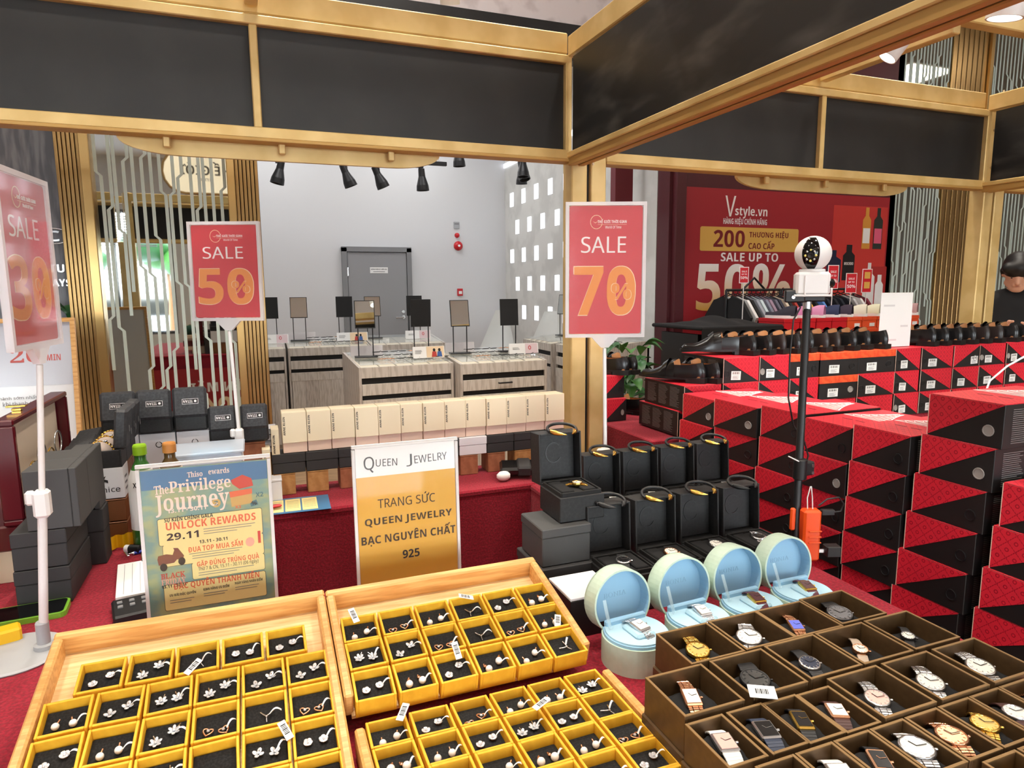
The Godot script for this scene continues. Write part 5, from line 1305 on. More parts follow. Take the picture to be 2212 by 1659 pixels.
func lines_mesh(w: float, h: float, rows: int, cols: int, sd: int) -> Mesh:
	return cb("lines%s%s%s%s%s" % [w, h, rows, cols, sd], func():
		rng.seed = sd
		var b := B.new()
		for c in cols:
			for r in rows:
				var l := w / cols * rng.randf_range(0.55, 0.82)
				b.box(V(-w / 2 + (c + 0.06) * w / cols + l / 2, h / 2 - (r + 0.5) * h / rows, 0), V(l, h / rows * 0.36, 0.0004))
		return b.mesh())
func sketch_mesh() -> Mesh:   # white lattice drawing printed on the lids
	return cb("sketch", func():
		var b := B.new()
		var seg := func(p: Vector2, q: Vector2, w: float):
			var d := q - p
			b.at(Transform3D(Basis(Vector3.UP, -atan2(d.y, d.x)), V((p.x + q.x) / 2, 0, (p.y + q.y) / 2))).box(Vector3.ZERO, V(d.length(), 0.0004, w))
		for k in 7:
			var y := 0.06 - k * 0.02; var w := 0.075 * pow(1.0 - k / 8.0, 1.6) + 0.005; var y2 := y - 0.02; var w2 := 0.075 * pow(1.0 - (k + 1) / 8.0, 1.6) + 0.005
			for s in [-1.0, 1.0]:
				seg.call(Vector2(s * w, y), Vector2(s * w2, y2), 0.004); seg.call(Vector2(s * w, y), Vector2(-s * w2, y2), 0.0022); seg.call(Vector2(s * w * 0.5, y), Vector2(s * w2, y2), 0.002)
			seg.call(Vector2(-w, y), Vector2(w, y), 0.003)
		return b.mesh())
# kind 0: red upper left corner, 1: red upper right corner, 2: orange lid over black body
func shoe_carton(label: String, xf: Transform3D, kind: int, sticker: bool, side: int, top_print: bool, group: String) -> void:
	var t := thing("shoe_carton", label, "shoe box", xf, group)
	part(t, "body", bx(V(CW, CH, CL), 0.0012, V(0, CH / 2, -CL / 2)), M.box_black)
	if kind == 2:
		part(t, "lid", bx(V(CW + 0.004, 0.03, CL + 0.004), 0.0015, V(0, CH - 0.014, -CL / 2)), M.orange_carton)
	else:
		var top := part(t, "lid_top", bx(V(CW - 0.001, 0.002, CL - 0.001), 0.0004, V(0, CH + 0.0002, -CL / 2)), M.carton_red)
		var h := CH - 0.001; var w := CW / 2 - 0.0005
		var tri := [Vector2(-w, h), Vector2(-w, 0.002), Vector2(w, h)] if kind == 0 else [Vector2(-w, h), Vector2(w, 0.002), Vector2(w, h)]
		part(t, "red_corner", cb("redc%d" % kind, func(): return B.new().prism(PackedVector2Array(tri), 0.0, 0.0012).mesh()), M.carton_red)
		part(t, "worn_edge", bx(V(0.0016, CH - 0.002, 0.0016), 0, V((-1.0 if kind == 0 else -1.0) * w, CH / 2, 0.0008)), M.pink_box)
		if top_print:
			part(top, "tower_drawing", sketch_mesh(), M.print_white, T(V(0.0, CH + 0.0018, -CL * 0.66), 0))
			part(top, "title_print", lines_mesh(0.09, 0.012, 1, 2, 3), M.maroon, T(V(0.0, CH + 0.0016, -CL * 0.3), 180, -90))
	part(t, "finger_hole", cb("fhole", func(): return B.new().at(T(V(0, 0, 0), 0, 90)).lathe([Vector2(0.011, 0.0022), Vector2(0.0125, 0.0022), Vector2(0.013, 0.0), Vector2(0, 0.0)], 16).lathe([Vector2(0.011, 0.0022), Vector2(0.0105, 0.0006), Vector2(0, 0.0006)], 16).mesh()), M.hole_grey if rng.randf() < 0.35 else M.black_metal, T(V(0.055 if kind != 1 else -0.07, 0.036, 0.0004)))
	if sticker:
		var st := part(t, "sticker", bx(V(0.046, 0.034, 0.0006), 0, V(0, 0, 0.0006)), M.tag_white, T(V(0.05 if kind == 0 else -0.025, 0.028, 0.0006), 0, 0, rng.randf_range(-3, 3)))
		for k in 9: part(st, "barcode_bar", bx(V(0.0012 if k % 3 else 0.0026, 0.009, 0.0003)), M.ink, T(V(-0.015 + k * 0.0038, 0.0095, 0.001)))
		part(st, "sticker_text", lines_mesh(0.036, 0.014, 4, 1, 9), M.ink_grey, T(V(0, -0.007, 0.001)))
	if side != 0:
		part(t, "side_print", lines_mesh(CL * 0.86, CH * 0.8, 17, 3, 4), M.print_grey, T(V(side * (CW / 2 + 0.0004), CH / 2, -CL / 2), 90.0 * side))

func cartons() -> void:
	mt("hole_grey", C8(150, 146, 142), 0.5); mt("print_grey", C8(112, 110, 108), 0.7)
	mtex("orange_carton", noise(0.03, C8(216, 70, 36), C8(234, 92, 48), 0, 128), V(12, 12, 12), 0.45)
	# low plinth under the tall stacks
	var pl := thing("stack_plinth", "low black plinth under the tall red and black carton stacks", "plinth", T(V(1.61, 0, -1.29)))
	part(pl, "body", bx(V(0.32, 0.385, 1.47), 0.004, V(0, 0.1925, 0)), M.black_matte); part(pl, "top_board", bx(V(0.34, 0.012, 1.49), 0.002, V(0, 0.392, 0)), M.box_dark)
	# face x, z of the far edge, top height, number of layers
	rng.seed = 21
	var cols := [[-2.03, -1.845, 1.135, 7], [-1.838, -1.628, 1.146, 7], [-1.62, -1.447, 1.157, 7], [-1.443, -1.28, 1.15, 7], [-1.274, -1.108, 1.163, 7], [-1.078, -0.906, 1.272, 8], [-0.9, -0.728, 1.108, 6], [-0.722, -0.55, 1.108, 6]]
	var nm := ["farthest", "second farthest", "third farthest", "middle", "fifth", "tallest", "right hand", "nearest"]
	for c in cols.size():
		for k in cols[c][3]:
			var y: float = cols[c][2] - CH - 0.0012 - k * (CH + 0.0012)
			var w: float = cols[c][1] - cols[c][0]
			shoe_carton("red and black shoe carton, %s from the top in the %s tall stack" % [ORD[k], nm[c]], T(V(1.45 + rng.randf_range(-0.006, 0.006), y, (cols[c][0] + cols[c][1]) / 2 - (0.0105 if c >= 5 else 0.004) * k), -90) * Transform3D(Basis.from_scale(V((w - 0.004) / CW, 1, 1)), Vector3.ZERO), 0, c == 6 and k == 4, 1 if c in [1, 4, 5] else 0, k == 0, "tall stacks of shoe cartons")
		var low: float = cols[c][2] - cols[c][3] * (CH + 0.0012) - 0.001
		carton("plain_carton", "plain black carton at the foot of the %s tall stack" % nm[c], V(1.6, 0.4, (cols[c][0] + cols[c][1]) / 2), V(0.28, low - 0.4, cols[c][1] - cols[c][0] - 0.006), M.box_black, 0.8, "cartons at the foot of the stacks")
	# display table with red cloth behind
	var dt := thing("shoe_table", "long table under a crimson cloth carrying shoes on cartons", "table", T(V(2.535, 0, -2.195)))
	part(dt, "tablecloth", bx(V(1.78, 0.02, 0.27), 0.004, V(0, 0.948, 0)), M.cloth_red)
	part(dt, "skirt", B.new().grid(160, 8, func(u, v): return V((u - 0.5) * 1.76, 0.945 * (1.0 - v), 0.135 + 0.016 * v * sin(u * 90.0))).mesh(), M.cloth_red)
	for sx in [-1.0, 1.0]:
		for sz in [-1.0, 1.0]: part(dt, "leg", bx(V(0.035, 0.92, 0.035)), M.black_metal, T(V(sx * 0.84, 0.46, sz * 0.1)))
	var t2 := thing("shoe_table", "small crimson draped table end by the gold post with black loafers", "table", T(V(1.488, 0, -2.4)))
	part(t2, "tablecloth", bx(V(0.28, 0.02, 0.66), 0.004, V(0, 0.945, 0)), M.cloth_red)
	part(t2, "skirt", B.new().grid(60, 8, func(u, v): return V(-0.14 - 0.008 * v * (1.0 + sin(u * 40.0)), 0.945 * (1.0 - v), (u - 0.5) * 0.66)).grid(40, 8, func(u, v): return V((u - 0.5) * 0.28, 0.945 * (1.0 - v), 0.33 + 0.006 * v * (1.0 + sin(u * 30.0)))).mesh(), M.cloth_red)
	part(t2, "leg", bx(V(0.05, 0.93, 0.5)), M.black_metal, T(V(0, 0.465, 0)))
	# three layers of cartons, front faces to the viewer
	var xe := [1.652, 1.825, 1.98, 2.133, 2.343, 2.556, 2.708, 2.908, 3.083, 3.262, 3.42]
	var kd := [1, 1, 2, 2, 2, 1, 1, 0, 1, 1]
	for c in 10:
		for k in 3:
			var kind: int = kd[c] if k == 0 or (k == 1 and c == 3) else 1
			var w: float = xe[c + 1] - xe[c] - 0.005
			shoe_carton("shoe carton on the crimson table, %s from the left, %s layer" % [ORD[c], ["top", "middle", "bottom"][k]], T(V((xe[c] + xe[c + 1]) / 2, 1.252 - (k + 1) * (CH + 0.0015), -2.06 + rng.randf_range(-0.003, 0.003))) * Transform3D(Basis.from_scale(V(w / CW, 1, 0.9)), Vector3.ZERO), kind, true, -1 if c == 0 else 0, false, "cartons under the shoe display")
	# lower group at the table end
	for k in 2:
		shoe_carton("red and black carton under the front loafers, %s layer" % ["upper", "lower"][k], T(V(1.565 - 0.012 * k, 1.155 - (k + 1) * (CH + 0.0015), -2.06 - 0.02 * k)) * Transform3D(Basis.from_scale(V(0.97, 1, 0.9)), Vector3.ZERO), 1, k == 1, -1, false, "cartons by the gold post")
	shoe_carton("red cornered carton under the farther loafers by the gold post", T(V(1.415, 1.053, -2.47), 0) * Transform3D(Basis.from_scale(V(0.62, 1, 0.8)), Vector3.ZERO), 0, false, 0, false, "cartons by the gold post")
	shoe_carton("plain red carton at the table end beside the white pole", T(V(1.415, 0.956, -2.45), 0) * Transform3D(Basis.from_scale(V(0.62, 1, 0.8)), Vector3.ZERO), 0, false, 0, false, "cartons by the gold post")

func loafer() -> Dictionary:
	var hw := func(z: float):   # half width along the shoe, z from heel +0.135 to toe -0.135
		var s := (0.135 - z) / 0.27
		return 0.041 * pow(maxf(0.0, sin(PI * clampf(0.09 + s * 0.88, 0.0, 1.0))), 0.42) * (0.80 + 0.24 * smoothstep(0.25, 0.68, s) - 0.1 * smoothstep(0.78, 1.0, s))
	var out := []
	for k in 15: out.append(Vector2(-hw.call(0.135 - 0.27 * k / 14.0), 0.135 - 0.27 * k / 14.0))
	for k in range(14, -1, -1): out.append(Vector2(hw.call(0.135 - 0.27 * k / 14.0), 0.135 - 0.27 * k / 14.0))
	var poly := PackedVector2Array()
	for p in out: poly.append(Vector2(p.x * 1.06, -p.y * 1.02))
	var up := Transform3D(Basis(V(1, 0, 0), V(0, 0, -1), V(0, 1, 0)), Vector3.ZERO)
	var sole := B.new().at(up).prism(poly, 0.012, 0.02)
	var heel := PackedVector2Array()
	for p in poly:
		heel.append(Vector2(p.x, clampf(p.y, -0.14, -0.07)))
	var hp := PackedVector2Array()
	for p in heel:
		if hp.size() == 0 or hp[hp.size() - 1].distance_to(p) > 0.002: hp.append(p)
	sole.prism(hp, 0.0, 0.013)
	# upper: vamp dome from throat to toe, wall round the heel
	var upper := B.new()
	upper.grid(14, 14, func(u, v):
		var z: float = 0.02 - 0.152 * u
		var w: float = hw.call(z) * 1.0
		var h: float = lerpf(0.07, 0.022, smoothstep(0.0, 0.75, u)) * (1.0 if u < 0.9 else sqrt(maxf(0.0, 1.0 - pow((u - 0.9) * 9.0, 2.0))))
		var a: float = PI * v
		return V(-cos(a) * w, 0.018 + pow(maxf(sin(a), 0.0), 0.7) * h, z))
	var wall := func(u: float, v: float, off: float):
		var a: float = PI * u
		var zz: float = 0.02 + 0.113 * pow(maxf(sin(a), 0.0), 0.6)
		var xx: float = -cos(a) * hw.call(minf(zz, 0.1)) * (1.0 if absf(cos(a)) > 0.8 else 1.0)
		var hh: float = lerpf(0.05, 0.062, pow(sin(a), 2.0))
		var bul: float = 1.0 + 0.05 * sin(v * PI) - 0.10 * v
		return V(xx * (bul - off), 0.018 + hh * v, 0.02 + (zz - 0.02) * (bul - off * 0.5))
	upper.grid(22, 8, func(u, v): return wall.call(u, v, 0.0))
	# strap band across the vamp
	upper.grid(4, 10, func(u, v):
		var z: float = -0.012 - 0.02 * u
		var a: float = PI * v
		return V(-cos(a) * hw.call(z) * 1.02, 0.019 + pow(maxf(sin(a), 0.0), 0.7) * (0.071 - 0.016 * u), z))
	var lin := B.new()
	lin.grid(22, 6, func(u, v): return wall.call(u, 0.15 + v * 0.83, 0.05))
	lin.grid(6, 8, func(u, v): return V((v - 0.5) * 0.06, 0.03 + 0.052 * u + 0.006 * cos((v - 0.5) * 4.0) * u, 0.035 - 0.012 * u - 0.03 * (v - 0.5) * (v - 0.5)))
	var ip := PackedVector2Array()
	for p in poly: ip.append(p * 0.86)
	lin.at(up).prism(ip, 0.02, 0.026)
	return {"sole": sole.mesh(), "upper": upper.mesh(), "lining": lin.mesh()}

func shoes() -> void:
	var L := loafer()
	rng.seed = 33
	var n := 0
	var make := func(p: Vector3, yaw: float, lb: String, brown: bool):
		var t := thing("loafer", lb, "shoe", T(p, yaw), "leather loafers on the cartons")
		part(t, "sole", L.sole, M.shoe_sole); part(t, "upper", L.upper, M.shoe_brown if brown else M.shoe_black); part(t, "lining", L.lining, M.insole)
	var xs := [1.711, 1.765, 1.835, 1.915, 1.985, 2.055, 2.125, 2.20, 2.275, 2.36, 2.447]
	for i in xs.size():
		make.call(V(xs[i] * 1.02 - (0.02 if i == 0 else 0.0), 1.2535, -2.20 - (0.01 if i % 2 else 0.0)), 58.0 if i == 0 else rng.randf_range(4, 12), "%s leather loafer left of the white card, %s from the left, heel towards us" % ["brown black" if i in [3, 6] else "black", ORD[i]], i in [3, 6, 7])
	var x2 := [2.73, 2.81, 2.90, 2.985, 3.075, 3.165, 3.27, 3.355]
	for i in x2.size():
		make.call(V(x2[i] * 1.02, 1.2535, -2.20), rng.randf_range(3, 10), "%s leather loafer right of the white card, %s from the left" % ["dark brown" if i in [4, 5] else "black", ORD[i]], i in [4, 5])
	make.call(V(1.525, 1.1555, -2.20), 32, "black loafer on the lower carton by the gold post, left of the near pair", false)
	make.call(V(1.61, 1.1555, -2.19), 14, "black loafer on the lower carton by the gold post, right of the near pair", false)
	make.call(V(1.40, 1.1505, -2.56), 38, "black stitched loafer on the far lower carton, left of the pair", false)
	make.call(V(1.475, 1.1505, -2.58), 20, "black stitched loafer on the far lower carton, right of the pair", false)
	make.call(V(1.55, 0.956, -2.62), 30, "black loafer half hidden by the white sign pole", false)
	var cd := thing("white_card", "tall white paper card with faint handwriting among the loafers", "card", T(V(2.625, 1.2535, -2.13), -4))
	part(cd, "sheet", bx(V(0.176, 0.236, 0.002), 0, V(0, 0.118, 0)), M.paper)
	part(cd, "foot", bx(V(0.176, 0.002, 0.05), 0, V(0, 0.001, -0.025)), M.paper)
	for q in [[-0.04, 0.18, 0.06], [0.05, 0.09, 0.04], [-0.02, 0.03, 0.06]]: part(cd, "faint_mark", bx(V(q[2], 0.008, 0.0004)), mt("faint", C8(212, 210, 210), 0.8), T(V(q[0], q[1], 0.0012)))

# ---------------------------------------------------------------- security camera on its pole
func security_camera() -> void:
	var b := V(1.184, TY, -1.188); var tp := V(1.262, 1.47, -1.268)
	var t := thing("camera_pole", "black stand pole with clamp and cable carrying the white camera", "pole", T(V(1.172, TY, -1.175)))
	var o := V(1.172, TY, -1.175)
	var ft := V(0, 0.0, 0)
	part(t, "pole", B.new().tube([V(0.004, 0.01, -0.003), tp - o], 0.0095, 12).mesh(), M.black_metal)
	part(t, "foot_plate", B.new().cyl(V(0.004, 0.003, -0.003), 0.036, 0.006, 24).mesh(), M.black_metal)
	var cp: Vector3 = V(1.2, 1.085, -1.205) - o + V(0.027, 0, 0.0)
	part(t, "clamp", B.new().at(T(cp, 0)).cyl(V(-0.022, 0, 0), 0.016, 0.05, 14, 0.002).box(V(0.002, 0, 0), V(0.026, 0.034, 0.02), 0.003).mesh(), M.black_metal)
	for y in [-0.01, 0.008]: part(t, "bolt", B.new().at(T(cp + V(0.006, y, 0.011), 0, 90)).cyl(Vector3.ZERO, 0.0042, 0.004, 10).mesh(), M.steel)
	part(t, "chrome_tip", B.new().tube([tp - o - V(0, 0.012, 0), tp - o + V(0, 0.022, 0)], 0.0105, 12).mesh(), M.steel)
	part(t, "zip_tie", B.new().tube([cp + V(-0.02, 0.014, 0.012), cp + V(-0.06, 0.035, 0.0)], 0.0016, 5).mesh(), M.tag_white)
	part(t, "cable", B.new().tube([tp - o + V(-0.03, 0.0, 0.01), tp - o + V(-0.055, -0.03, 0.015), tp - o + V(-0.06, -0.12, 0.015), tp - o + V(-0.055, -0.22, 0.012), tp - o + V(-0.035, -0.29, 0.012), tp - o + V(0.0, -0.335, 0.016), tp - o + V(0.014, -0.37, 0.016), tp - o + V(0.004, -0.42, 0.016)], 0.0022, 6).mesh(), M.black_metal)
	var c := thing("security_camera", "white dome camera with black lens window clamped on the black pole", "camera", T(V(1.268, 1.49, -1.27), -38))
	part(c, "bracket", B.new().box(V(0, 0, 0), V(0.07, 0.014, 0.05), 0.003).box(V(-0.034, 0.006, 0.012), V(0.046, 0.03, 0.035), 0.003).mesh(), M.black_metal)
	part(c, "bracket_screw", B.new().at(T(V(-0.038, 0.004, 0.031), 0, 90)).cyl(Vector3.ZERO, 0.004, 0.003, 10).mesh(), M.steel)
	part(c, "base_block", bx(V(0.076, 0.056, 0.07), 0.006, V(0.004, 0.036, 0)), M.white_plastic)
	part(c, "cradle", B.new().box(V(0.004, 0.008, 0.037), V(0.084, 0.005, 0.004), 0.001).box(V(-0.014, 0.03, 0.037), V(0.004, 0.05, 0.004), 0.001).box(V(0.044, 0.016, 0.037), V(0.004, 0.02, 0.004), 0.001).mesh(), M.white_plastic)
	part(c, "neck", B.new().cyl(V(0.004, 0.067, 0), 0.03, 0.008, 22, 0.002).mesh(), M.white_plastic)
	var hd := part(c, "head", B.new().ball(V(0.004, 0.108, 0), V(0.042, 0.042, 0.042), 30, 18).mesh(), M.white_plastic)
	# black window cap on the front of the ball
	part(hd, "lens_window", B.new().at(T(V(0.004, 0.108, 0), -14)).grid(14, 14, func(u, v):
		var a: float = (u - 0.5) * 0.95; var e: float = (v - 0.5) * 2.1
		a *= cos(e * 0.75)
		return V(sin(a) * cos(e), sin(e), cos(a) * cos(e)) * 0.0428).mesh(), M.screen_black, T(V(0, 0, 0), 0))
	var ld := part(hd, "lens", B.new().at(T(V(0.004, 0.108, 0), -14) * T(V(0, -0.006, 0.042), 0, 8)).at(T(V(0.004, 0.108, 0), -14) * T(V(0, -0.006, 0.041), 0, 98)).lathe([Vector2(0, 0.002), Vector2(0.003, 0.003), Vector2(0.006, 0.004), Vector2(0.0065, 0)], 16).mesh(), M.black_metal)
	for k in 8:
		var a := TAU * k / 8.0
		part(hd, "led", cb("camled%d" % k, func(): return B.new().at(T(V(0.004, 0.108, 0), -14)).ball(V(cos(a) * 0.0115, -0.006 + sin(a) * 0.0125, 0.0405), V(0.003, 0.003, 0.0026), 8, 6).mesh()), M.steel if k % 2 else M.lens_yellow)
	part(c, "side_knob", B.new().at(T(V(0.043, 0.036, 0.014), 90)).at(T(V(0.044, 0.036, 0.02), 60, 90)).lathe([Vector2(0, 0.008), Vector2(0.006, 0.008), Vector2(0.012, 0.004), Vector2(0.012, 0.0), Vector2(0, 0)], 7).mesh(), M.screen_black)
	var og := thing("orange_power_bank", "glossy orange cased battery hanging on the camera pole by white ties", "battery", T(V(1.205, 0.875, -1.165), -20))
	part(og, "case", B.new().box(V(0, 0.06, 0), V(0.042, 0.125, 0.03), 0.005).mesh(), M.orange_plastic)
	for k in 3: part(og, "grip_ridge", bx(V(0.03, 0.003, 0.004), 0.001), M.orange_plastic, T(V(0.006, 0.045 + k * 0.014, 0.0165)))
	part(og, "back_tab", bx(V(0.012, 0.055, 0.01), 0.003), M.orange_plastic, T(V(-0.038, 0.095, -0.01)))
	part(og, "tie", B.new().tube([V(-0.008, 0.123, 0), V(-0.01, 0.15, 0), V(-0.004, 0.178, 0)], 0.0014, 5).tube([V(0.004, 0.123, 0), V(0.002, 0.15, 0), V(-0.002, 0.178, 0)], 0.0014, 5).mesh(), M.tag_white)
	var us := thing("usb_plug", "black cable plug stuck into the side of the orange battery", "plug", T(V(1.226, 0.985, -1.158), -20))
	part(us, "body", bx(V(0.032, 0.014, 0.012), 0.002, V(0.018, 0.004, 0)), M.black_metal)
	part(us, "cord", B.new().tube([V(0.034, 0.004, 0), V(0.05, 0.006, 0), V(0.056, 0.024, 0), V(0.044, 0.04, 0), V(0.016, 0.036, 0), V(-0.004, 0.02, 0)], 0.002, 6).mesh(), M.black_metal)
	var u2 := thing("charger_block", "black square adapter plugged low into the orange battery", "adapter", T(V(1.226, 0.895, -1.155), -20))
	part(u2, "block", bx(V(0.034, 0.026, 0.026), 0.002, V(0.032, 0.0, 0)), M.black_metal); part(u2, "plug", bx(V(0.016, 0.008, 0.006), 0, V(0.008, 0.0, 0)), M.steel)
	# white lead at the right edge
	solo("white_lead", B.new().tube([V(2.36, 1.13, -1.55), V(2.37, 1.19, -1.54), V(2.42, 1.24, -1.52), V(2.55, 1.3, -1.5)], 0.0035, 6).mesh(), M.tag_white, "thin white lead curving up at the right edge above the dark hair", "cable")
# ---------------------------------------------------------------- spectacles shop
func cabinet(label: String, xf: Transform3D, w: float, d: float, handles: Array) -> void:
	# origin: floor, middle of the front; +z is the front
	var t := thing("display_cabinet", label, "cabinet", xf, "whitewashed spectacles cabinets")
	var H := 0.985
	part(t, "carcass", B.new().box(V(0, H / 2, -d + 0.01), V(w, H, 0.02)).box(V(0, 0.04, -d / 2), V(w - 0.04, 0.08, d - 0.06)).box(V(0, H - 0.16, -d / 2), V(w - 0.036, 0.012, d - 0.03)).box(V(0, H - 0.27, -d / 2), V(w - 0.036, 0.012, d - 0.03)).mesh(), M.whitewash_dark)
	for s in [-1.0, 1.0]: part(t, "side_panel", B.new().at(T(V(s * (w / 2 - 0.009), 0, 0), 90)).prism(PackedVector2Array([Vector2(0, 0), Vector2(d, 0), Vector2(d, H + 0.055), Vector2(d - 0.06, H + 0.055), Vector2(0.0, H)]), -0.009, 0.009).mesh(), M.whitewash_dark)
	part(t, "front_apron", bx(V(w - 0.036, 0.075, 0.018), 0.001, V(0, H - 0.0375, -0.009)), M.whitewash)
	part(t, "slot", B.new().box(V(0, H - 0.1, -0.03), V(w - 0.036, 0.05, 0.02)).box(V(0, H - 0.215, -0.03), V(w - 0.036, 0.05, 0.02)).mesh(), M.slot_black)
	for k in 2:
		var dr := part(t, "drawer", bx(V(w - 0.04, 0.078, 0.02), 0.001, V(0, H - 0.158 - k * 0.112, -0.008)), M.whitewash)
		if handles[k] > -9.0: part(dr, "handle", B.new().tube([V(handles[k] - 0.05, H - 0.15 - k * 0.112, 0.004), V(handles[k] - 0.05, H - 0.15 - k * 0.112, 0.022), V(handles[k] + 0.05, H - 0.15 - k * 0.112, 0.022), V(handles[k] + 0.05, H - 0.15 - k * 0.112, 0.004)], 0.0065, 6).mesh(), M.black_metal)
	for s in [-1.0, 1.0]:
		var n := 3
		for k in n: part(t, "door_board", bx(V((w - 0.044) / 6.0 - 0.0015, 0.6, 0.018), 0.0008, V(0, 0.38, -0.009)), M.whitewash if (k + int(s)) % 2 else M.whitewash_dark, T(V((k + (0 if s > 0 else -3) + 0.5) * (w - 0.044) / 6.0, 0, 0)))
	var tp := part(t, "sloped_top", bx(V(w - 0.036, 0.012, d - 0.09), 0.001, V(0, 0, 0)), M.lining_pale, T(V(0, H + 0.012, -d / 2 + 0.03), 0, 4.5))
	part(t, "glass_top", bx(V(w - 0.03, 0.004, d - 0.06), 0, V(0, 0, 0)), M.glass, T(V(0, H + 0.038, -d / 2 + 0.02), 0, 4.5))
	for c in 4: part(tp, "divider", bx(V(0.006, 0.01, d - 0.1)), M.whitewash, T(V(-w / 2 + 0.15 + c * (w - 0.2) / 4.0, 0.008, 0)))
	# rows of spectacles
	rng.seed = 4

func spectacles(label: String, xf: Transform3D, m: Material) -> void:
	var t := thing("spectacles", label, "spectacles", xf, "spectacles in the cabinets")
	part(t, "front", cb("specf", func():
		var b := B.new()
		for s in [-1.0, 1.0]:
			var q := []
			for k in 12: q.append(V(s * 0.033 + cos(TAU * k / 12.0) * 0.026, 0.018 + 0.004 * sin(TAU * k / 12.0), sin(TAU * k / 12.0) * 0.018))
			b.tube(q, 0.0028, 5, true)
		return b.tube([V(-0.008, 0.02, -0.004), V(0, 0.022, -0.008), V(0.008, 0.02, -0.004)], 0.0026, 5).mesh()), m)
	for s in [-1.0, 1.0]: part(t, "temple", cb("spect%s" % s, func(): return B.new().tube([V(s * 0.058, 0.018, 0), V(s * 0.056, 0.012, -0.05), V(s * 0.05, 0.004, -0.075)], 0.002, 5).mesh()), m)

func table_mirror(label: String, xf: Transform3D, w: float, back: bool, y0: float, tilt: float) -> void:
	# local +z is the viewer's side; legs stand on y = 0
	var t := thing("counter_mirror", label, "mirror", xf, "mirrors on black stands")
	var h := 0.205
	part(t, "foot_bar", bx(V(w + 0.02, 0.008, 0.09), 0.002, V(0, 0.004, 0)), M.black_metal)
	for s in [-1.0, 1.0]: part(t, "leg", B.new().tube([V(s * w * 0.36, 0.006, 0), V(s * w * 0.36, y0 + 0.02, 0)], 0.0045, 6).mesh(), M.black_metal)
	var bx0 := T(V(0, y0 + h / 2, 0.0), 0, tilt)
	if back:
		part(t, "back_panel", bx(V(w, h, 0.012), 0.001), M.black_matte, bx0)
	else:
		part(t, "frame", B.new().box(V(0, 0, -0.004), V(w, h, 0.006)).mesh(), M.black_metal, bx0)
		part(t, "glass", bx(V(w - 0.012, h - 0.012, 0.002), 0, V(0, 0, 0.001)), M.mirror, bx0)

func info_card(label: String, xf: Transform3D, w: float, kind: int) -> void:
	var t := thing("info_card", label, "card", xf, "tent cards on the cabinets")
	part(t, "panel", bx(V(w, 0.085, 0.004), 0, V(0, 0.0425, 0)), M.acrylic_edge if kind == 0 else M.paper, T(V(0, 0, 0), 0, -10))
	part(t, "back_leg", bx(V(w, 0.07, 0.002), 0, V(0, 0.035, -0.03)), M.acrylic_edge if kind == 0 else M.paper, T(V(0, 0, 0), 0, 12))
	if kind == 1:
		part(t, "pink_half", bx(V(w * 0.42, 0.078, 0.001), 0, V(w * 0.26, 0.0425, 0.0026)), mt("card_pink", C8(220, 198, 202), 0.6), T(V(0, 0, 0), 0, -10))
		flat(t, "red_zero", ring(w * 0.2, 0.05, 0.012, 0.016, 0.005), M.alarm_red, 0.0034, 0.0005, T(V(0, 0, 0), 0, -10))
		part(t, "print", lines_mesh(w * 0.3, 0.02, 3, 1, 7), M.ink_grey, T(V(-w * 0.25, 0.045, -0.005), 0, -10))
	if kind == 2:
		part(t, "photo", bx(V(w * 0.55, 0.08, 0.001), 0, V(w * 0.2, 0.0425, 0.0026)), mt("photo_tan", C8(232, 206, 170), 0.6), T(V(0, 0, 0), 0, -10))
		for k in 2:
			flat(t, "printed_figure", [Vector2(0.02 + k * 0.04, 0.005), Vector2(0.06 + k * 0.04, 0.005), Vector2(0.055 + k * 0.04, 0.045), Vector2(0.026 + k * 0.04, 0.045)], mt("fig%d" % k, [C8(186, 60, 52), C8(60, 96, 160)][k], 0.6), 0.0034, 0.0005, T(V(0, 0, 0), 0, -10))
			flat(t, "printed_head", disc(0.04 + k * 0.04, 0.056, 0.01, 0.012), M.ink, 0.0036, 0.0005, T(V(0, 0, 0), 0, -10))
		part(t, "print", lines_mesh(w * 0.3, 0.03, 4, 1, 8), M.ink_grey, T(V(-w * 0.3, 0.045, -0.005), 0, -10))

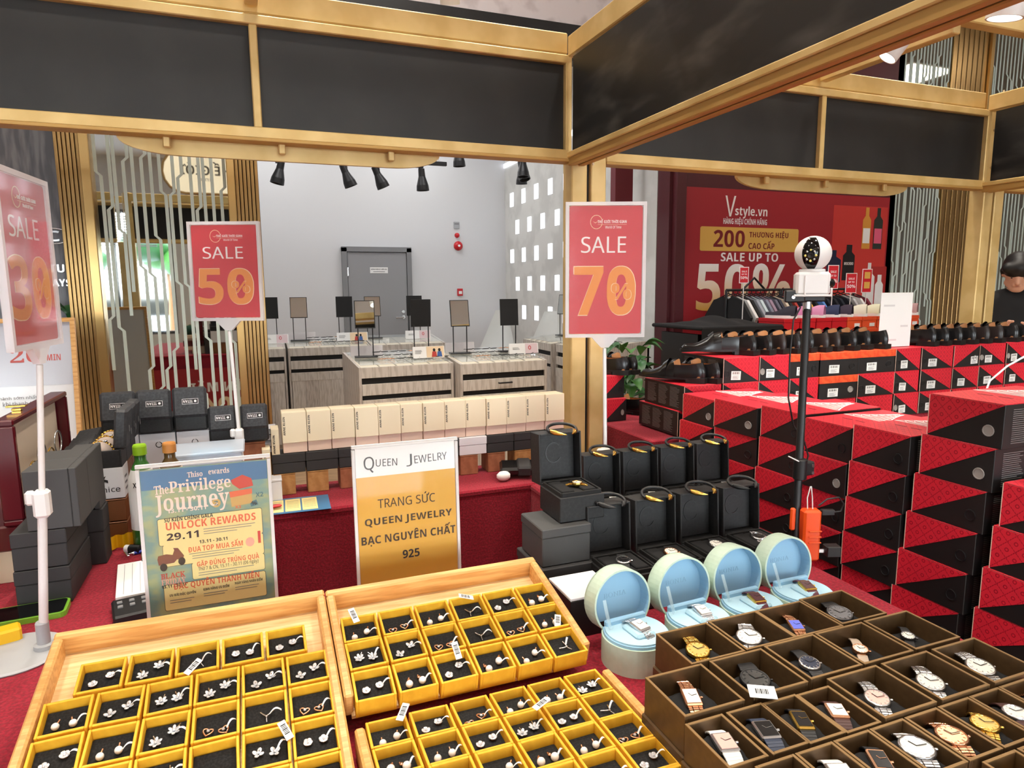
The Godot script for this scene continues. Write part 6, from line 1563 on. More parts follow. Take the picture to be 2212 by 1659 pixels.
func shop() -> void:
	mt("lining_pale", C8(224, 216, 198), 0.7)
	cabinet("whitewashed cabinet nearest, left of the pair before the grey door", T(V(1.0, 0, -4.66), 3), 0.69, 0.62, [-10, 0.0])
	cabinet("whitewashed cabinet nearest, right of the pair with two black handles", T(V(1.705, 0, -4.57), 2), 0.69, 0.62, [0.0, 0.0])
	cabinet("whitewashed cabinet in the back row, at the bronze pillar", T(V(-0.06, 0, -6.5)), 0.64, 0.6, [-10, -10])
	cabinet("whitewashed cabinet in the back row, with two black handles", T(V(0.66, 0, -6.5)), 0.76, 0.6, [0.2, 0.2])
	cabinet("whitewashed cabinet in the back row, half hidden by the near pair", T(V(1.42, 0, -6.5)), 0.74, 0.6, [-10, -10])
	cabinet("whitewashed cabinet along the niche wall, farther one", T(V(2.68, 0, -6.25), -90), 0.72, 0.6, [0.0, -10])
	cabinet("whitewashed cabinet along the niche wall, by the gold post", T(V(2.72, 0, -5.52), -90), 0.72, 0.6, [0.0, 0.0])
	var n := 0
	for q in [[1.0, -4.66, "near left cabinet", 0], [1.705, -4.57, "near right cabinet", 1], [0.66, -6.5, "back row cabinet", 0]]:
		for c in 4:
			for r in 3:
				var yy: float = 1.003 + 0.03 * r * 0.5
				spectacles("spectacles in the %s, %s column, %s row from the front" % [q[2], ORD[c], ORD[r]], T(V(q[0] - 0.12 + c * 0.135, yy + 0.004, q[1] - 0.14 - r * 0.12), 3, 4), M.black_metal if (c + r) % 4 else M.rose_gold)
	for c in 4:
		for r in 2: spectacles("spectacles in the cabinet by the gold post, %s from the near end, %s row" % [ORD[c], ORD[r]], T(V(2.87 + r * 0.15, 1.01 + r * 0.012, -5.3 - c * 0.14), -90, 4), M.black_metal)
	# mirrors on the cabinets
	table_mirror("tilted counter mirror on the near left cabinet, glass towards us", T(V(0.755, 1.03, -4.93), -6), 0.145, false, 0.21, -13)
	table_mirror("black backed counter mirror on the near left cabinet's right end", T(V(1.175, 1.03, -4.95), -4), 0.15, true, 0.21, 4)
	table_mirror("tilted counter mirror on the near right cabinet, glass towards us", T(V(1.465, 1.03, -4.9), -6), 0.145, false, 0.205, -15)
	table_mirror("black backed counter mirror on the near right cabinet's right end", T(V(1.86, 1.03, -4.88), -4), 0.145, true, 0.205, -4)
	table_mirror("black backed counter mirror beside the SALE 50 sign", T(V(0.15, 1.03, -6.85)), 0.15, true, 0.22, 0)
	table_mirror("counter mirror with bright reflection in the back row", T(V(0.415, 1.03, -6.85), -4), 0.16, false, 0.22, -13)
	table_mirror("black backed counter mirror in the back row before the door's edge", T(V(0.85, 1.03, -6.85)), 0.16, true, 0.22, 0)
	table_mirror("counter mirror before the grey door in the back row", T(V(1.13, 1.03, -6.85), -4), 0.16, false, 0.22, -13)
	table_mirror("black backed counter mirror in the back row behind the near one", T(V(1.56, 1.03, -6.85)), 0.16, true, 0.22, 0)
	table_mirror("narrow angled counter mirror by the niche wall", T(V(3.02, 1.03, -6.3), -58), 0.16, false, 0.22, -10)
	info_card("clear card holder at the near left mirror's foot", T(V(0.78, 1.02, -5.05), 2), 0.24, 0)
	info_card("picture card with two children on the near left cabinet", T(V(1.19, 1.02, -4.78), 2), 0.24, 2)
	info_card("white and pink card with a red zero on the near right cabinet", T(V(1.92, 1.02, -4.72), 0), 0.24, 1)
	info_card("clear card holder behind the near right mirror", T(V(1.5, 1.02, -5.02), 2), 0.24, 0)
	info_card("grey card with red print beside the SALE 50 sign", T(V(0.18, 1.02, -6.72)), 0.24, 1)
	info_card("clear card holder under the back row bright mirror", T(V(0.42, 1.02, -6.95)), 0.3, 0)
	info_card("photo card in the back row left of the near mirror", T(V(0.9, 1.02, -6.7)), 0.3, 2)
	info_card("card with red zero in the back row behind the black mirror", T(V(1.56, 1.02, -6.7)), 0.26, 1)
	# acrylic chair shells and plant
	for i in 2:
		var ch := thing("white_chair", "white shell chair by the niche wall, %s" % ["behind the black mirror", "behind the angled mirror"][i], "chair", T(V([2.95, 3.3][i], 0, [-8.2, -7.4][i]), -60))
		part(ch, "backrest", B.new().grid(10, 10, func(u, v): return V((u - 0.5) * (0.62 - 0.42 * v), 0.72 + 0.52 * v, -0.08 * cos((u - 0.5) * 3.0) - 0.1 * v)).mesh(), M.chair_white)
		part(ch, "seat", B.new().lathe([Vector2(0, 0.70), Vector2(0.24, 0.71), Vector2(0.26, 0.74), Vector2(0.25, 0.75), Vector2(0, 0.73)], 20, true).mesh(), M.chair_white)
		for k in 4: part(ch, "leg", B.new().tube([V(0, 0, 0) + V(cos(k * PI / 2 + 0.8) * 0.22, 0.0, sin(k * PI / 2 + 0.8) * 0.22), V(cos(k * PI / 2 + 0.8) * 0.12, 0.71, sin(k * PI / 2 + 0.8) * 0.12)], 0.012, 6).mesh(), M.steel)
	var pt := thing("potted_plant", "leafy green plant in a pale pot by the marble wall", "plant", T(V(2.55, 0, -4.3)))
	part(pt, "pot", B.new().lathe([Vector2(0, 0), Vector2(0.13, 0), Vector2(0.17, 0.66), Vector2(0.155, 0.66), Vector2(0.15, 0.62), Vector2(0, 0.62)], 24).mesh(), M.marble)
	rng.seed = 8
	for k in 44:
		var a := rng.randf() * TAU; var hgt := 0.68 + rng.randf() * 0.44; var rr := 0.05 + rng.randf() * 0.24
		part(pt, "leaf", cb("leafm", func(): return B.new().grid(6, 4, func(u, v): return V((v - 0.5) * 0.1 * sin(PI * clampf(u, 0.0, 1.0)) , 0.03 * sin(u * PI) - 0.025 * u + 0.05 * absf(v - 0.5) * sin(PI * clampf(u, 0.0, 1.0)), 0.16 * u)).mesh()), M.leaf if k % 3 else M.leaf_light, T(V(cos(a) * rr * 0.7, hgt, sin(a) * rr * 0.7), -rad_to_deg(a) + 90 + rng.randf_range(-30, 30), rng.randf_range(-35, 30)))
	for k in 7:
		var a := k * TAU / 7
		part(pt, "stem", B.new().tube([V(0, 0.6, 0), V(cos(a) * 0.05, 0.8, sin(a) * 0.05), V(cos(a) * 0.14, 1.0, sin(a) * 0.14)], 0.006, 6).mesh(), M.leaf)

# ---------------------------------------------------------------- sale banner corner
func bottle_poly(cx: float, y: float, w: float, h: float, nk: float) -> Array:
	return [Vector2(cx - w / 2, y), Vector2(cx + w / 2, y), Vector2(cx + w / 2, y + h * 0.7), Vector2(cx + nk / 2, y + h * 0.8), Vector2(cx + nk / 2, y + h), Vector2(cx - nk / 2, y + h), Vector2(cx - nk / 2, y + h * 0.8), Vector2(cx - w / 2, y + h * 0.7)]

func banner() -> void:
	# local frame: x from the left edge of the print, y up from the floor, z out of the wall
	var t := thing("sale_banner", "large dark red wall banner announcing up to 50% off", "banner", T(V(3.93, 0, -5.545)))
	part(t, "sheet", bx(V(2.68, 1.75, 0.004), 0, V(1.34, 1.6, 0.002)), M.banner_red)
	flat(t, "bright_field", rect(2.27, 1.62, 0.78, 1.5), mt("field_red", C8(200, 54, 48), 0.5), 0.004)
	for k in 3: flat(t, "podium", rect(2.05 + k * 0.26, 1.0 + 0.12 * k, 0.26, 0.5 + 0.24 * k), mt("podium%d" % k, [C8(178, 46, 44), C8(190, 58, 54), C8(170, 40, 40)][k], 0.5), 0.0046 + k * 0.0004)
	var z := 0.0066
	mt("banner_gold", C8(222, 176, 84), 0.5)
	txt(t, "V", M.print_white, 0.535, 2.31, 0.13, 0.20, z, false); txt(t, "style.vn", M.print_white, 0.795, 2.255, 0.40, 0.12, z)
	txt(t, "HÀNG HIỆU CHÍNH HÃNG", M.print_white, 0.725, 2.165, 0.54, 0.085, z)
	flat(t, "gold_plate", rect(0.80, 1.99, 1.23, 0.235, 0.02), M.banner_gold, z - 0.001)
	txt(t, "200", mt("plate_ink", C8(120, 20, 28), 0.5), 0.535, 1.995, 0.38, 0.165, z); txt(t, "THƯƠNG HIỆU", M.plate_ink, 1.03, 2.04, 0.5, 0.082, z); txt(t, "CAO CẤP", M.plate_ink, 0.94, 1.94, 0.33, 0.085, z)
	txt(t, "SALE UP TO", M.print_white, 0.80, 1.815, 0.72, 0.085, z)
	# figures printed white above running into gold below
	var fg := letters("50%", true, false)
	var ar: Array = fg.surface_get_arrays(0)
	var bb := fg.get_aabb()
	var cl := PackedColorArray()
	for p in ar[Mesh.ARRAY_VERTEX]: cl.append(C8(226, 170, 70).srgb_to_linear().lerp(C8(246, 242, 240).srgb_to_linear(), clampf((p.y - bb.position.y) / bb.size.y, 0.0, 1.0)))
	ar[Mesh.ARRAY_COLOR] = cl
	var gm := ArrayMesh.new()
	gm.add_surface_from_arrays(Mesh.PRIMITIVE_TRIANGLES, ar)
	var gmat := mt("figure_print", Color.WHITE, 0.5)
	gmat.vertex_color_use_as_albedo = true
	var ks := V(1.19 / bb.size.x, 0.47 / bb.size.y, 0.02)
	part(t, "sale_figures", gm, gmat, Transform3D(Basis.from_scale(ks), V(0.755, 1.52, z) - bb.get_center() * ks))
	# printed bottles
	var bt := [[1.92, 1.62, 0.2, 0.34, 0.06, C8(26, 34, 66)], [2.13, 1.64, 0.17, 0.38, 0.08, C8(22, 20, 24)], [2.36, 1.98, 0.12, 0.44, 0.05, C8(214, 150, 60)], [2.53, 1.98, 0.13, 0.44, 0.05, C8(40, 46, 40)], [2.44, 1.33, 0.17, 0.5, 0.05, C8(226, 224, 222)], [2.6, 1.34, 0.12, 0.36, 0.06, C8(236, 236, 236)], [2.2, 1.32, 0.16, 0.26, 0.05, C8(226, 120, 120)]]
	for k in bt.size():
		var q: Array = bt[k]
		flat(t, "printed_bottle", bottle_poly(q[0], q[1] - 0.06, q[2], q[3], q[4]), mt("bt%d" % k, q[5], 0.5), z + 0.0002 * k)
	flat(t, "printed_label", rect(2.36, 2.06, 0.1, 0.16), M.paper, z + 0.002); flat(t, "printed_label", rect(2.53, 2.06, 0.11, 0.16), mt("label_pink", C8(226, 96, 130), 0.5), z + 0.002)
	txt(t, "MOSCHINO", M.print_white, 2.13, 1.76, 0.13, 0.03, z + 0.003); txt(t, "ck", M.ink_grey, 2.44, 1.52, 0.1, 0.11, z + 0.003, false)
	flat(t, "printed_trainer", [Vector2(1.75, 1.1), Vector2(2.15, 1.04), Vector2(2.2, 1.1), Vector2(2.0, 1.2), Vector2(1.85, 1.3), Vector2(1.76, 1.28)], M.paper, z)
	solo("banner_side_frame", bx(V(0.11, 3.2, 0.08), 0.004), M.maroon_dark, "dark maroon upright framing the left side of the banner", "frame", T(V(3.85, 1.6, -5.52)))
	# black draped table
	var bt2 := thing("draped_table", "table covered with black cloth before the banner's left end", "table", T(V(3.6, 0, -4.6)))
	part(bt2, "cloth_top", bx(V(0.8, 0.03, 0.7), 0.01, V(0, 1.2, 0)), M.black_cloth)
	part(bt2, "cloth_drop", B.new().grid(50, 8, func(u, v): return V((u - 0.5) * 0.8, 1.2 * (1.0 - v), 0.35 + 0.03 * v * sin(u * 26.0))).mesh(), M.black_cloth)
	part(bt2, "cloth_hump", B.new().grid(20, 10, func(u, v): return V((u - 0.5) * 0.7, 1.21 + 0.06 * sin(u * PI) * sin(v * PI) * (1.0 + 0.3 * sin(u * 17.0)), 0.3 - 0.6 * v)).mesh(), M.black_cloth)
	for s in [-1.0, 1.0]: part(bt2, "leg", bx(V(0.04, 1.15, 0.5)), M.black_metal, T(V(s * 0.34, 0.575, 0)))
	# clothes rails
	for r in 2:
		var x0: float = [4.02, 4.66][r]; var L: float = [0.62, 0.9][r]; var z0 := -5.0
		var rk := thing("clothes_rail", "black clothes rail before the banner, %s one" % ["left", "right"][r], "clothes rail", T(V(x0 + L / 2, 0, z0)))
		part(rk, "bar", B.new().tube([V(-L / 2, 1.49, 0), V(L / 2, 1.49, 0)], 0.012, 8).mesh(), M.black_metal)
		for s in [-1.0, 1.0]: part(rk, "upright", B.new().tube([V(s * L / 2, 0, 0), V(s * L / 2, 1.49, 0)], 0.012, 8).mesh(), M.black_metal)
		part(rk, "base_bar", B.new().tube([V(-L / 2, 0.1, 0), V(L / 2, 0.1, 0)], 0.012, 8).mesh(), M.black_metal)
		part(rk, "roof_frame", B.new().tube([V(-0.12, 1.5, 0), V(0, 1.6, 0), V(0.12, 1.5, 0)], 0.01, 6).mesh(), M.black_metal)
		var shades := [C8(24, 24, 26), C8(228, 228, 226), C8(26, 26, 28), C8(150, 156, 166), C8(190, 206, 210), C8(120, 124, 140), C8(150, 128, 146), C8(96, 96, 110), C8(44, 46, 60), C8(206, 190, 170), C8(30, 30, 34), C8(170, 60, 50)]
		var sh2 := [C8(40, 50, 70), C8(226, 170, 60), C8(24, 26, 30), C8(90, 140, 210), C8(26, 30, 44), C8(22, 24, 32), C8(28, 32, 44), C8(24, 26, 36), C8(200, 202, 204), C8(230, 230, 228), C8(120, 40, 56)]
		var sh: Array = shades if r == 0 else sh2
		for k in sh.size():
			var g := thing("shirt", "hanging shirt, %s from the left on the %s clothes rail" % [ORD[k], ["left", "right"][r]], "shirt", T(V(x0 + (k + 0.5) * L / sh.size(), 0, z0), 88.0 + 2.0 * (k % 2)), "shirts on the rails")
			part(g, "hanger", B.new().tube([V(0, 1.5, 0), V(0, 1.46, 0), V(-0.19, 1.40, 0)], 0.005, 5).tube([V(0, 1.46, 0), V(0.19, 1.40, 0)], 0.005, 5).mesh(), M.black_metal)
			part(g, "cloth", cb("shirtm", func(): return B.new().prism(PackedVector2Array([Vector2(-0.2, 0.72), Vector2(0.2, 0.72), Vector2(0.2, 1.24), Vector2(0.29, 1.16), Vector2(0.33, 1.25), Vector2(0.2, 1.4), Vector2(0.06, 1.43), Vector2(0, 1.40), Vector2(-0.06, 1.43), Vector2(-0.2, 1.4), Vector2(-0.33, 1.25), Vector2(-0.29, 1.16), Vector2(-0.2, 1.24)]), -0.014, 0.014).mesh()), mt("shirt%d_%d" % [r, k], sh[k], 0.9))
	# rows of orange and red cartons with trainers on top
	var bench := thing("shoe_bench", "low bench under the orange cartons before the banner", "bench", T(V(4.83, 0, -4.45)))
	part(bench, "top", bx(V(1.6, 0.04, 0.4), 0.004, V(0, 0.94, 0)), M.box_dark)
	for s in [-1.0, 1.0]: part(bench, "leg", bx(V(0.05, 0.92, 0.36)), M.box_dark, T(V(s * 0.72, 0.46, 0)))
	rng.seed = 17
	for r in 3:
		for k in 9:
			var red := k < 3 or (k == 3 and r == 2)
			var c := thing("trainer_carton", "%s shoe carton before the banner, %s from the left in the %s row" % ["red" if red else "orange", ORD[k], ["lowest", "middle", "top"][r]], "shoe box", T(V(4.13 + k * 0.172 + rng.randf_range(-0.002, 0.002), 0.961 + r * 0.0985, -4.45)), "trainer cartons")
			part(c, "body", bx(V(0.162, 0.066, 0.3), 0.002, V(0, 0.033, 0)), M.alarm_red if red else M.orange_lid)
			part(c, "lid", bx(V(0.166, 0.03, 0.304), 0.002, V(0, 0.082, 0)), M.alarm_red if red else M.orange_lid)
			if not red: part(c, "size_label", bx(V(0.06, 0.03, 0.001), 0, V(0.03, 0.028, 0.1506)), M.tag_white)
	var tc := [C8(40, 38, 52), C8(214, 130, 176), C8(220, 150, 190), C8(40, 50, 84), C8(60, 48, 66), C8(232, 228, 208), C8(228, 226, 196), C8(44, 46, 56), C8(208, 186, 186), C8(190, 150, 150)]
	for k in 10:
		var tr := thing("trainer", "trainer shoe on the cartons before the banner, %s from the left" % ORD[k], "shoe", T(V(4.12 + k * 0.155, 1.257, -4.42), 24 + rng.randf_range(-6, 6)), "trainers before the banner")
		part(tr, "upper", cb("trup", func(): return B.new().grid(12, 10, func(u, v):
			var zz: float = 0.13 - 0.26 * u
			var w: float = 0.045 * pow(maxf(sin(PI * clampf(0.08 + u * 0.88, 0, 1)), 0.0), 0.5)
			var hh: float = lerpf(0.085, 0.03, smoothstep(0.15, 0.8, u))
			return V(-cos(PI * v) * w, 0.02 + sin(PI * v) * hh, zz)).mesh()), mt("trainer%d" % k, tc[k], 0.7))
		part(tr, "sole", cb("trsole", func():
			var q := PackedVector2Array()
			for j in 24: q.append(Vector2(cos(TAU * j / 24.0) * 0.048, sin(TAU * j / 24.0) * 0.138))
			return B.new().at(Transform3D(Basis(V(1, 0, 0), V(0, 0, -1), V(0, 1, 0)), Vector3.ZERO)).prism(q, 0, 0.024).mesh()), M.paper)
	# small price signs on stalks
	var ps := [[4.0, 1.62, 0.09, 0.14, -4.75, "left price sign before the banner's zero"], [4.86, 1.6, 0.11, 0.21, -4.6, "price sign half behind the white camera"], [5.08, 1.545, 0.115, 0.18, -4.6, "SALE UP TO 50% price sign"], [5.27, 1.565, 0.105, 0.215, -4.6, "red price sign with yellow blocks at the right"]]
	for k in 4:
		var q: Array = ps[k]
		var s := thing("price_sign", "small red %s on a thin stalk" % q[5], "sign", T(V(q[0], q[1], q[4]), -8))
		part(s, "border", bx(V(q[2], q[3], 0.004)), M.print_white); part(s, "red_face", bx(V(q[2] - 0.012, q[3] - 0.012, 0.002), 0, V(0, 0, 0.002)), M.sale_red)
		part(s, "stalk", B.new().tube([V(0, -q[3] / 2, 0), V(0, -q[1] + 1.2, -0.0)], 0.004, 6).mesh(), M.white_plastic)
		if k == 3:
			for j in 2: part(s, "yellow_block", bx(V(0.06, 0.06, 0.001), 0, V(0, -0.04 + j * 0.09, 0.0035)), M.banner_gold)
		else:
			txt(s, "SALE", M.print_white, 0, q[3] * 0.22, q[2] * 0.55, q[3] * 0.1, 0.0032); txt(s, "UP TO", M.print_white, 0, q[3] * 0.05, q[2] * 0.55, q[3] * 0.09, 0.0032); txt(s, "50%", M.print_white, 0, -q[3] * 0.16, q[2] * 0.75, q[3] * 0.17, 0.0032)

# ---------------------------------------------------------------- far left: plank wall letters and poster easel
func far_left() -> void:
	var lg := thing("wall_lettering", "chrome letters and ring emblem on the grey plank wall", "sign", T(V(-1.2, 0, -5.29)))
	part(lg, "ring_emblem", B.new().tube(Array(range(20)).map(func(k): return V(0.0 + cos(TAU * k / 20.0) * 0.1, 1.887 + sin(TAU * k / 20.0) * 0.05, 0.012)), 0.006, 6, true).mesh(), M.steel)
	txt(lg, "C", M.steel, 0.0, 1.887, 0.07, 0.07, 0.01); txt(lg, "FUTURE", M.steel, 0.0, 1.676, 0.27, 0.052, 0.01); txt(lg, "ALWAYS", M.steel, -0.045, 1.582, 0.23, 0.046, 0.01)
	var ea := thing("poster_easel", "wooden framed white poster reading 20 MIN on an easel", "poster", T(V(-1.02, 0, -3.6), 0, -8))
	part(ea, "frame", B.new().box(V(0.2, 0.92, 0), V(0.02, 0.98, 0.025)).box(V(-0.42, 0.92, 0), V(0.02, 0.98, 0.025)).box(V(-0.11, 1.4, 0), V(0.6, 0.02, 0.025)).box(V(-0.11, 0.44, 0), V(0.6, 0.02, 0.025)).mesh(), M.oak_rim)
	part(ea, "sheet", bx(V(0.6, 0.94, 0.006), 0, V(-0.11, 0.92, 0)), M.gloss_sheet)
	part(ea, "upper_print", bx(V(0.6, 0.3, 0.001), 0, V(-0.11, 1.24, 0.0036)), mt("easel_grey", C8(196, 200, 212), 0.15))
	txt(ea, "20", mt("easel_red", C8(196, 92, 88), 0.5), 0.0, 1.235, 0.12, 0.065, 0.0045, true, true); txt(ea, "MIN", M.easel_red, 0.115, 1.222, 0.056, 0.03, 0.0045)
	txt(ea, "Hoàn thành sớm nhất 20 phút", M.ink_grey, -0.03, 1.035, 0.3, 0.022, 0.0045, false); txt(ea, "khi thanh toán!", M.ink_grey, -0.02, 1.008, 0.16, 0.022, 0.0045, false)
	for s in [-1.0, 1.0]: part(ea, "easel_leg", B.new().tube([V(-0.11 + s * 0.28, 0.0, 0.04 - 0.08), V(-0.11 + s * 0.22, 0.45, 0)], 0.012, 6).mesh(), M.oak_rim)
	part(ea, "easel_leg", B.new().tube([V(-0.11, 1.3, -0.01), V(-0.11, 0.17, -0.42)], 0.012, 6).mesh(), M.oak_rim)
	var pp := thing("dark_plant", "dark leafed plant before the grey plank wall", "plant", T(V(-1.14, 0, -5.16)))
	part(pp, "pot", B.new().lathe([Vector2(0, 0), Vector2(0.06, 0), Vector2(0.08, 0.9), Vector2(0, 0.88)], 16).mesh(), M.black_metal)
	for k in 16: part(pp, "leaf", MS.leafm, M.leaf, T(V(0, 0.95 + 0.03 * k, 0), k * 67.0, -20))
	var cab := thing("wall_shelf", "whitewashed wall shelf unit behind the poster easel", "shelf", T(V(-1.4, 0, -5.14)))
	part(cab, "unit", bx(V(0.3, 1.0, 0.26), 0.003, V(0, 0.5, 0)), M.whitewash_dark); part(cab, "slot", bx(V(0.26, 0.1, 0.02), 0, V(0, 0.82, 0.125)), M.slot_black)
	# what the etched mirror shows: lit shop sign and dark shop front behind the viewer
	var sg := thing("lit_sign", "oval backlit shop sign with gold rim on the facade behind the viewer", "sign", Transform3D(Basis(Vector3.UP, PI), V(-0.5, 3.3, 1.5)))
	part(sg, "glowing_face", B.new().prism(PackedVector2Array(rect(0, 0, 1.25, 0.6, 0.29)), 0, 0.04).mesh(), M.sign_glow); part(sg, "gold_rim", B.new().tube(rect(0, 0, 1.28, 0.63, 0.3).map(func(p): return V(p.x, p.y, 0.03)), 0.02, 6, true).mesh(), M.brass)
	txt(sg, "THẾ GIỚI", M.ink, 0.0, 0.06, 0.8, 0.2, 0.041); txt(sg, "time", M.ink_grey, 0.05, -0.1, 0.2, 0.06, 0.041, false)
	for s in [-1.0, 1.0]: part(sg, "hanger", bx(V(0.015, 1.0, 0.015), 0, V(s * 0.3, 0.8, 0.02)), M.black_metal)

# ---------------------------------------------------------------- people (one continuous surface each, meshed from a field)
func field_mesh(bones: Array, lo: Vector3, hi: Vector3, cell: float, k: float) -> Mesh:
	var nx := int((hi.x - lo.x) / cell) + 2; var ny := int((hi.y - lo.y) / cell) + 2; var nz := int((hi.z - lo.z) / cell) + 2
	var d := PackedFloat32Array(); d.resize(nx * ny * nz); d.fill(1.0)
	for b in bones:
		var a: Vector3 = b[0]; var c: Vector3 = b[1]; var ra: float = b[2]; var rc: float = b[3]
		var sq: Vector3 = b[4] if b.size() > 4 else Vector3.ONE
		var m := maxf(ra, rc) * maxf(1.0, 1.0 / minf(sq.x, minf(sq.y, sq.z))) + k + cell * 2
		var i0 := ((Vector3(minf(a.x, c.x), minf(a.y, c.y), minf(a.z, c.z)) - Vector3.ONE * m - lo) / cell).floor(); var i1 := ((Vector3(maxf(a.x, c.x), maxf(a.y, c.y), maxf(a.z, c.z)) + Vector3.ONE * m - lo) / cell).ceil()
		var ac := (c - a) * sq; var l2 := maxf(ac.length_squared(), 1e-9)
		for x in range(maxi(0, int(i0.x)), mini(nx, int(i1.x) + 1)):
			for y in range(maxi(0, int(i0.y)), mini(ny, int(i1.y) + 1)):
				for z in range(maxi(0, int(i0.z)), mini(nz, int(i1.z) + 1)):
					var p := (lo + V(x, y, z) * cell - a) * sq
					var h := clampf(p.dot(ac) / l2, 0.0, 1.0)
					var e := p.distance_to(ac * h) - lerpf(ra, rc, h)
					var ix := (x * ny + y) * nz + z
					var o := d[ix]
					var g := clampf(0.5 + 0.5 * (e - o) / k, 0.0, 1.0)
					d[ix] = lerpf(e, o, g) - k * g * (1.0 - g)
	# surface nets
	var vid := {}
	var vs := PackedVector3Array(); var nn := PackedVector3Array(); var tri := PackedInt32Array()
	var at := func(x: int, y: int, z: int): return d[(x * ny + y) * nz + z]
	for x in nx - 1:
		for y in ny - 1:
			for z in nz - 1:
				var s := 0; var acc := Vector3.ZERO; var cnt := 0
				var c8 := PackedFloat32Array([at.call(x, y, z), at.call(x + 1, y, z), at.call(x, y + 1, z), at.call(x + 1, y + 1, z), at.call(x, y, z + 1), at.call(x + 1, y, z + 1), at.call(x, y + 1, z + 1), at.call(x + 1, y + 1, z + 1)])
				for q in 8: s += 1 if c8[q] < 0.0 else 0
				if s == 0 or s == 8: continue
				for e in [[0, 1], [2, 3], [4, 5], [6, 7], [0, 2], [1, 3], [4, 6], [5, 7], [0, 4], [1, 5], [2, 6], [3, 7]]:
					var f0 := c8[e[0]]; var f1 := c8[e[1]]
					if (f0 < 0.0) != (f1 < 0.0):
						var w := f0 / (f0 - f1)
						acc += V(e[0] & 1, (e[0] >> 1) & 1, e[0] >> 2).lerp(V(e[1] & 1, (e[1] >> 1) & 1, e[1] >> 2), w); cnt += 1
				vid[(x * ny + y) * nz + z] = vs.size()
				vs.append(lo + (V(x, y, z) + acc / cnt) * cell)
				nn.append(V(c8[1] + c8[3] + c8[5] + c8[7] - c8[0] - c8[2] - c8[4] - c8[6], c8[2] + c8[3] + c8[6] + c8[7] - c8[0] - c8[1] - c8[4] - c8[5], c8[4] + c8[5] + c8[6] + c8[7] - c8[0] - c8[1] - c8[2] - c8[3]).normalized())
	var b2 := B.new()
	for key in vid:
		var z: int = key % nz; var y: int = (key / nz) % ny; var x: int = key / (nz * ny)
		if x < 1 or y < 1 or z < 1: continue
		var f: float = at.call(x, y, z)
		for ax in 3:
			var g: float = at.call(x + (1 if ax == 0 else 0), y + (1 if ax == 1 else 0), z + (1 if ax == 2 else 0))
			if (f < 0.0) == (g < 0.0): continue
			var o1 := Vector3i(0, 1, 0) if ax == 0 else Vector3i(0, 0, 1) if ax == 1 else Vector3i(1, 0, 0)
			var o2 := Vector3i(0, 0, 1) if ax == 0 else Vector3i(1, 0, 0) if ax == 1 else Vector3i(0, 1, 0)
			var ids := []
			for q in [Vector3i.ZERO, o1, o1 + o2, o2]:
				var kk: int = ((x - q.x) * ny + (y - q.y)) * nz + (z - q.z)
				if vid.has(kk): ids.append(vid[kk])
			if ids.size() == 4:
				b2.tri(vs[ids[0]], vs[ids[1]], vs[ids[2]], nn[ids[0]], nn[ids[1]], nn[ids[2]]); b2.tri(vs[ids[0]], vs[ids[2]], vs[ids[3]], nn[ids[0]], nn[ids[2]], nn[ids[3]])
	return b2.mesh()

